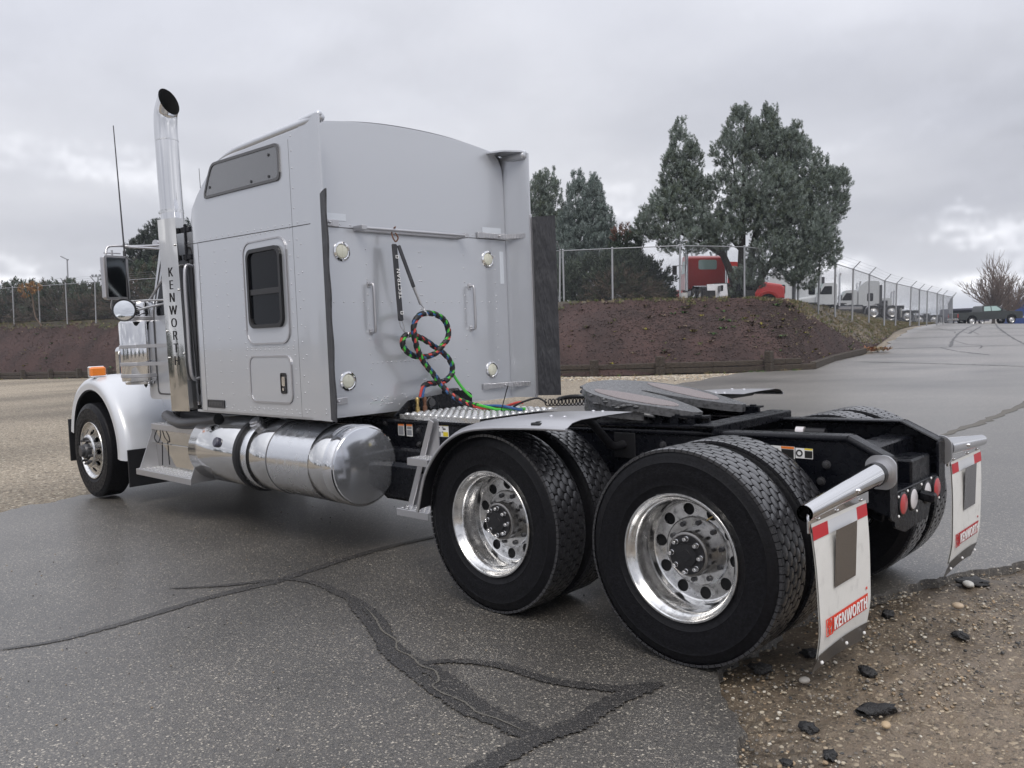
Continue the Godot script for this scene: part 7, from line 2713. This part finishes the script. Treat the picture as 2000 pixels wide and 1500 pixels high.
func make_yard() -> void:
	var gy := func(s: float, d: float, y: float) -> Vector3: return bg(s, d, y)
	yard_truck("red day cab truck seen from behind through the fence left of the juniper trunk", "car_red", "day_red", bg(10.2, 40.5, 2.5), deg_to_rad(-46.5))
	yard_truck("red truck parked side on behind the big juniper, its bonnet to the right", "car_red", "day_red", bg(8.5, 48.5, 2.5), deg_to_rad(-142.0))
	var grp := "white trucks parked in the fenced yard"
	yard_truck("white sleeper truck with a side window, hard by the red bonnet", "car_white", "sleeper", bg(23.3, 65.0, 2.0), deg_to_rad(32.0), grp)
	yard_truck("white high roofed sleeper truck, second in the row beside the drive", "car_white", "sleeper", bg(26.6, 68.0, 1.95), deg_to_rad(34.0), grp)
	yard_truck("white day cab truck with its windscreen to the left, beside the drive fence", "car_white", "day", bg(29.2, 66.5, 1.75), deg_to_rad(32.0), grp)
	yard_truck("white sleeper truck with black rubber extenders, fourth in the row by the drive", "car_white", "sleeper", bg(34.0, 74.0, 1.4), deg_to_rad(28.0), grp)
	yard_truck("white day cab truck farthest along the row, mostly hidden by the trucks before it", "car_white", "day", bg(43.4, 88.0, 0.95), deg_to_rad(26.0), grp)
	yard_truck("white truck in the yard far behind the wing mirror of the silver truck", "car_white", "day", bg(-25.6, 68.0, 3.9), deg_to_rad(-20.0))
	# things leaning by the red truck
	var p := thing("pail", "pale plastic pail standing by the red truck behind the fence", "bucket", bg(8.15, 39.2, 2.86))
	var b := B.new()
	b.lathe(pv2([0.0, 0.0, 0.14, 0.0, 0.17, 0.4, 0.175, 0.4, 0.175, 0.42, 0.16, 0.42, 0.14, 0.05, 0.0, 0.04]), Transform3D.IDENTITY, 20)
	put("body", b, "pail", p)
	b = B.new()
	b.tube(smooth3(pv3([-0.17, 0.4, 0, -0.15, 0.5, 0.05, 0, 0.56, 0.08, 0.15, 0.5, 0.05, 0.17, 0.4, 0])), 0.006, 6)
	put("handle", b, "steel_grey", p)
	var t := thing("metal_panel", "grey checkered metal panel leaning beside the red truck", "panel", bg(9.75, 39.4, 2.8), deg_to_rad(43.5))
	b = B.new()
	b.box(Vector3(0, 0.45, 0), Vector3(0.95, 0.8, 0.03), 0.008, Basis(Vector3.RIGHT, -0.2))
	for i in 9:
		for j in 7:
			b.box(Basis(Vector3.RIGHT, -0.2) * Vector3(-0.42 + i * 0.105, -0.33 + j * 0.11, 0.018) + Vector3(0, 0.45, 0), Vector3(0.05, 0.012, 0.006), 0.002, Basis(Vector3.RIGHT, -0.2) * Basis(Vector3(0, 0, 1), 0.8 if (i + j) % 2 else -0.8))
	put("sheet", b, "aluminium", t)
	make_pickup()
	make_far_things()


func make_pickup() -> void:
	# nose along +x
	var o := thing("pickup_truck", "dark green crew cab pickup with a long bed on the crest of the drive", "pickup", bg(44.2, 78.3, 0.86), deg_to_rad(43.5))
	o.scale = Vector3.ONE * 0.95
	var b := B.new()
	b.prism(rounded(pv2([-3.1, 0.55, -2.3, 0.55, -2.22, 0.75, -2.05, 0.92, -1.8, 0.98, -1.55, 0.92, -1.38, 0.75, -1.3, 0.5, 1.55, 0.5, 1.63, 0.75, 1.8, 0.92, 2.05, 0.98, 2.3, 0.92, 2.47, 0.75, 2.55, 0.5, 3.1, 0.5, 3.15, 0.8, 3.1, 1.15, 2.9, 1.2, 1.5, 1.28, -3.1, 1.22]), 0.04), 1.96, Transform3D(Basis.IDENTITY, Vector3(0, 0, -0.98)), 35.0)
	put("body", b, "car_green", o)
	b = B.new()
	b.sheet(func(i, j):
		var pr := pv2([-0.78, 1.25, -0.72, 1.78, -0.5, 1.86, 0.7, 1.86, 1.55, 1.28])
		var f := pr[i]
		var tk := lerpf(0.94, 0.8, clampf((f.y - 1.25) / 0.6, 0, 1))
		return Vector3(f.x, f.y, lerpf(-tk, tk, j / 6.0)), 4, 6, Vector3(0.3, 1.2, 0))
	for s in [1.0, -1.0]:
		b.tri(Vector3(-0.78, 1.25, 0.94 * s), Vector3(-0.72, 1.78, 0.815 * s), Vector3(1.55, 1.28, 0.935 * s), Vector3(0, 0.2, s), Vector3(0, 0.2, s), Vector3(0, 0.2, s))
		b.tri(Vector3(-0.72, 1.78, 0.815 * s), Vector3(-0.5, 1.86, 0.8 * s), Vector3(0.7, 1.86, 0.8 * s), Vector3(0, 0.2, s), Vector3(0, 0.2, s), Vector3(0, 0.2, s))
		b.tri(Vector3(-0.72, 1.78, 0.815 * s), Vector3(0.7, 1.86, 0.8 * s), Vector3(1.55, 1.28, 0.935 * s), Vector3(0, 0.2, s), Vector3(0, 0.2, s), Vector3(0, 0.2, s))
	put("cab", b, "car_green", o)
	for s in [1.0, -1.0]:
		for q in [pv2([-0.62, 1.32, -0.56, 1.76, 0.06, 1.78, 0.06, 1.32]), pv2([0.14, 1.32, 0.14, 1.78, 0.62, 1.78, 1.2, 1.36, 1.2, 1.32])]:
			b = B.new()
			var lay := Transform3D(Basis(Vector3(1, 0, 0), Vector3(0, 0.974, -0.227 * s).normalized(), Vector3(0, 0.227 * s, 0.974).normalized() * s), Vector3(0, 1.25 - 1.25 * 0.974, 0.955 * s + 0.227 * s * 1.25))
			b.prism(rounded(q, 0.05), 0.008, lay)
			put("side_window", b, "far_glass", o)
		for x in [-1.8, 2.05]:
			yard_wheel(o, Vector3(x, 0.4, 0.98 * s), s, 0.4, 0.26)
		b = B.new()
		b.box(Vector3(1.05, 1.4, 1.08 * s), Vector3(0.1, 0.26, 0.2), 0.03)
		put("wing_mirror", b, "black_trim", o)
		b = B.new()
		b.box(Vector3(3.12, 1.0, 0.72 * s), Vector3(0.06, 0.2, 0.36), 0.02)
		put("headlight", b, "lens_clear", o)
		b = B.new()
		b.box(Vector3(-3.11, 0.95, 0.88 * s), Vector3(0.04, 0.35, 0.16), 0.01)
		put("tail_light", b, "lens_red", o)
		b = B.new()
		for x in [0.1, 1.2, -0.74]:
			b.box(Vector3(x, 0.9, 0.981 * s), Vector3(0.012, 0.62, 0.004))
		b.box(Vector3(0.3, 0.72, 0.984 * s), Vector3(2.6, 0.05, 0.012), 0.003)
		put("door_lines", b, "black_trim", o)
	b = B.new()
	b.box(Vector3(3.16, 0.62, 0), Vector3(0.16, 0.22, 1.9), 0.04)
	b.box(Vector3(3.14, 0.98, 0), Vector3(0.06, 0.26, 1.0), 0.02)
	put("front_bumper", b, "chrome", o)
	b = B.new()
	b.box(Vector3(-3.14, 0.6, 0), Vector3(0.14, 0.18, 1.9), 0.03)
	put("rear_bumper", b, "chrome", o)
	b = B.new()
	b.box(Vector3(-1.9, 1.19, 0), Vector3(2.2, 0.09, 1.75), 0.01)
	put("bed_liner", b, "black_plastic", o)


func make_far_things() -> void:
	# navy van left of the pickup
	var o := thing("van", "dark navy van parked beyond the crest, left of the pickup", "van", bg(51.3, 95, 0.75), deg_to_rad(43.5))
	var b := B.new()
	b.prism(rounded(pv2([-2.3, 0.35, 2.3, 0.35, 2.4, 0.9, 2.0, 1.1, 1.3, 1.75, 1.0, 1.85, -2.2, 1.85, -2.35, 1.0]), 0.1), 1.9, Transform3D(Basis.IDENTITY, Vector3(0, 0, -0.95)), 40.0)
	put("body", b, "car_navy", o)
	b = B.new()
	b.prism(rounded(pv2([-2.0, 1.1, 1.5, 1.1, 1.1, 1.65, -2.0, 1.65]), 0.08), 1.92, Transform3D(Basis.IDENTITY, Vector3(0, 0, -0.96)))
	put("windows", b, "dark_glass", o)
	for s in [1.0, -1.0]:
		for x in [-1.45, 1.45]:
			yard_wheel(o, Vector3(x, 0.33, 0.95 * s), s, 0.33, 0.22)
	# blue containers at the right edge
	for q in [[72.5, 118.0, 0.3, 2.5, 6.0, "long blue steel container low on the skyline at the right edge"], [73.5, 118.5, 2.83, 0.9, 4.0, "short blue steel box on top of the long blue container"]]:
		o = thing("blue_container", q[5], "container", bg(q[0], q[1], q[2]), deg_to_rad(43.5))
		b = B.new()
		b.box(Vector3(0, q[3] / 2, 0), Vector3(q[4], q[3], 2.4), 0.04)
		for k in int(q[4] * 4):
			b.box(Vector3(-q[4] / 2 + 0.15 + k * 0.25, q[3] / 2, 1.21), Vector3(0.11, q[3] * 0.9, 0.05), 0.015)
		put("shell", b, "car_blue", o)
		b = B.new()
		b.box(Vector3(0, q[3] - 0.03, 1.2), Vector3(q[4], 0.12, 0.09), 0.01)
		put("top_rail", b, "car_navy", o)
	# masts over the yard on the left
	for q in [[-39.1, 75.0, 4.4, 5.3, "tall grey lamp mast with one slanting lamp behind the left fence"], [-34.0, 70.0, 4.3, 3.4, "shorter grey mast with a cluster of floodlights behind the left fence"]]:
		var at := bg(q[0], q[1], q[2])
		o = thing("lamp_mast", q[4], "lamp post", at)
		b = B.new()
		b.tube(PackedVector3Array([Vector3.ZERO, UP_G * q[3]]), [0.09, 0.06], 8)
		put("pole", b, "fence_metal", o)
		b = B.new()
		var l := Vector3(-0.725, 0, 0.688)
		if q[3] > 4.0:
			b.bar(UP_G * q[3] - l * 0.1, UP_G * (q[3] + 0.35) + l * 0.55, 0.2, 0.1, 0.02)
		else:
			for k in 4:
				b.box(UP_G * (q[3] + 0.12) + l * (k - 1.5) * 0.3, Vector3(0.16, 0.16, 0.16), 0.03, Basis(Vector3.UP, k * 0.7))
			b.bar(UP_G * q[3] - l * 0.5, UP_G * q[3] + l * 0.5, 0.06, 0.06)
		put("lamp_head", b, "fence_metal", o)
	# small distant conifers beyond the drive
	tree("conifer_tree", "small dark conifer far beyond the drive fence", "", [40.5, 100, 0.5], [], [[40.5, 100, 2.0, 0.9, 0.9, 1.4], [40.6, 100, 3.2, 0.5, 0.5, 1.0]], 400, spray_mesh(8, 14, 0.03, 0.34), [Color(0.04, 0.055, 0.04), Color(0.05, 0.07, 0.05)], 1.5, 0.6)


func rock_mesh(sd: int, sx: float, sy: float, sz: float, rough := 0.35) -> ArrayMesh:
	var n := FastNoiseLite.new()
	n.seed = sd
	n.frequency = 1.3
	var b := B.new()
	b.sheet(func(i, j):
		var a: float = PI * i / 8.0 - PI / 2
		var c: float = TAU * (j % 14) / 14.0
		var d := Vector3(cos(a) * cos(c), sin(a), cos(a) * sin(c))
		var k: float = 1.0 + rough * n.get_noise_3dv(d * 1.4) * 1.6
		d = d * k
		# broken flat facets
		d.y = clampf(d.y, -0.7, 0.75)
		return d * Vector3(sx, sy, sz), 8, 14, Vector3.ZERO)
	return b.mesh()


func make_litter() -> void:
	# broken pieces of tarmac on the dirt
	for q in [[2.224, 1.06, 0.1, 0.035, 0.04, 0.75, "long pointed black lump of tarmac on the dirt, right of the near mud flap"], [2.071, 1.406, 0.042, 0.036, 0.036, 0.3, "round black lump of tarmac standing on the dirt near the bottom edge"], [2.225, 1.56, 0.045, 0.022, 0.03, 1.9, "flat black lump of tarmac lowest in the photo"], [2.04, 0.68, 0.06, 0.03, 0.04, 2.6, "black lump of tarmac on the dirt just behind the near mud flap"], [1.83, -0.2, 0.045, 0.035, 0.035, 0.8, "black lump of tarmac on the dirt between the two mud flaps"], [1.62, 0.95, 0.07, 0.03, 0.045, 0.2, "dark lump of tarmac beside the rear tyre's foot"], [1.73, 0.62, 0.05, 0.03, 0.05, 1.2, "dark lump of tarmac under the near mud flap"], [2.03, -1.12, 0.12, 0.03, 0.09, 0.5, "flat slab of broken tarmac below the far mud flap"], [2.35, -1.5, 0.07, 0.028, 0.06, 1.4, "small slab of broken tarmac at the right edge by the far mud flap"], [2.24, -0.1, 0.04, 0.022, 0.06, 0.9, "thin black chip of tarmac on the stones right of the flaps"], [2.12, 1.72, 0.035, 0.02, 0.028, 0.4, "small black chip of tarmac by the bottom edge of the photo"]]:
		var o := tag(put("tarmac_lump", rock_mesh(int(q[0] * 1000 + q[1] * 77), q[2] * 0.8, q[3] * 0.8, q[4] * 0.8, 0.6), "chunk"), q[6], "rubble", "broken tarmac on the dirt")
		o.position = Vector3(q[0], q[3] * 0.3 - 0.02, q[1])
		o.rotation.y = q[5]
	for q in [[2.1, -0.55, 0.026, Color(0.45, 0.36, 0.26), "rounded tan pebble lying beside a black chip"], [2.31, 1.2, 0.02, Color(0.42, 0.32, 0.2), "rounded orange tan pebble near the bottom right"], [2.03, -1.02, 0.03, Color(0.5, 0.5, 0.48), "flat pale stone below the far mud flap"], [1.86, 0.98, 0.022, Color(0.4, 0.38, 0.34), "flat pale stone just past the near mud flap's corner"]]:
		var c := B.new()
		c.col = q[3]
		c.ball(Vector3.ZERO, Vector3(q[2] * 1.3, q[2] * 0.7, q[2]), 12)
		var o := tag(put("pebble", c, "stone"), q[4], "stone", "pebbles on the dirt")
		o.position = Vector3(q[0], 0.0, q[1])
		o.rotation.y = q[0] * 9.0
	# stones strewn over the dirt and along the tarmac's edge
	var rocks := []
	for k in 3:
		rocks.append(rock_mesh(k + 3, 1.0, 0.62, 0.8, 0.3))
	var tones := [Color(0.32, 0.27, 0.2), Color(0.24, 0.2, 0.15), Color(0.4, 0.35, 0.27), Color(0.17, 0.15, 0.13), Color(0.3, 0.22, 0.14), Color(0.45, 0.42, 0.36), Color(0.1, 0.09, 0.08), Color(0.05, 0.05, 0.05)]
	for k in 3:
		var xs := []
		var cs := []
		for i in 8500:
			var z := rng.randf_range(-5.4, 2.9)
			var x := along(rim_z, rim_x, z) + absf(rng.randfn()) * 0.75 - 0.03
			if rng.randf() < 0.5:
				x = rng.randf_range(1.3, 5.0)
			if x < along(rim_z, rim_x, z) - 0.03 or x > 5.1:
				continue
			var band_ := n_a.get_noise_2d(x * 9.0, z * 9.0)
			if band_ < -0.12 and rng.randf() < 0.75:
				continue
			var s := 0.0025 + 0.0095 * pow(rng.randf(), 3.6)
			xs.append(Transform3D(Basis(Vector3.UP, rng.randf() * TAU) * Basis(Vector3.RIGHT, rng.randf_range(-0.4, 0.4)) * Basis.from_scale(Vector3.ONE * s), Vector3(x, -0.022 + s * 0.3, z)))
			cs.append(tones[rng.randi() % tones.size()] * rng.randf_range(0.7, 1.2))
		scatter("gravel_stones", rocks[k], "stone", xs, cs)
	# grit and crumbs on the tarmac
	var xs := []
	var cs := []
	for i in 500:
		var p := Vector3(rng.randf_range(-4.0, 2.0), 0.003, rng.randf_range(-1.0, 4.2))
		var s := rng.randf_range(0.002, 0.007)
		xs.append(Transform3D(Basis(Vector3.UP, rng.randf() * TAU) * Basis.from_scale(Vector3(s, s * 0.7, s)), p))
		cs.append(tones[rng.randi() % tones.size()] * 0.8)
	scatter("grit", rocks[0], "stone", xs, cs)
	# gravel along the foot of the timbers and on the lot to the left
	xs = []
	cs = []
	for i in 6000:
		var t := rng.randf_range(3.8, 8.3)
		var p := poly_at(toe, t)
		var s := rng.randf_range(0.02, 0.05)
		xs.append(Transform3D(Basis(Vector3.UP, rng.randf() * TAU) * Basis.from_scale(Vector3.ONE * s), bg(p.x + rng.randf_range(-0.4, 0.4), p.y - absf(rng.randfn()) * 1.2 - 0.4, -0.03)))
		cs.append(tones[rng.randi() % 6] * rng.randf_range(0.8, 1.4))
	scatter("gravel_stones", rocks[1], "stone", xs, cs)
	# a heap of orange leaves at the end of the kerb tie
	xs = []
	cs = []
	for i in 60:
		xs.append(Transform3D(Basis(Vector3.UP, rng.randf() * TAU) * Basis(Vector3.RIGHT, rng.randf_range(-0.7, 0.7)) * Basis.from_scale(Vector3.ONE * rng.randf_range(0.5, 1.2)), bg(18.3 + rng.randfn() * 0.45, 42.7 + rng.randfn() * 0.5, 0.09 + rng.randf() * 0.15)))
		cs.append([Color(0.4, 0.16, 0.06), Color(0.32, 0.25, 0.14), Color(0.36, 0.24, 0.12)][rng.randi() % 3])
	scatter("fallen_leaves", tuft_mesh(8, 0.12, 0.2, 0.03, 15), "leaf", xs, cs)
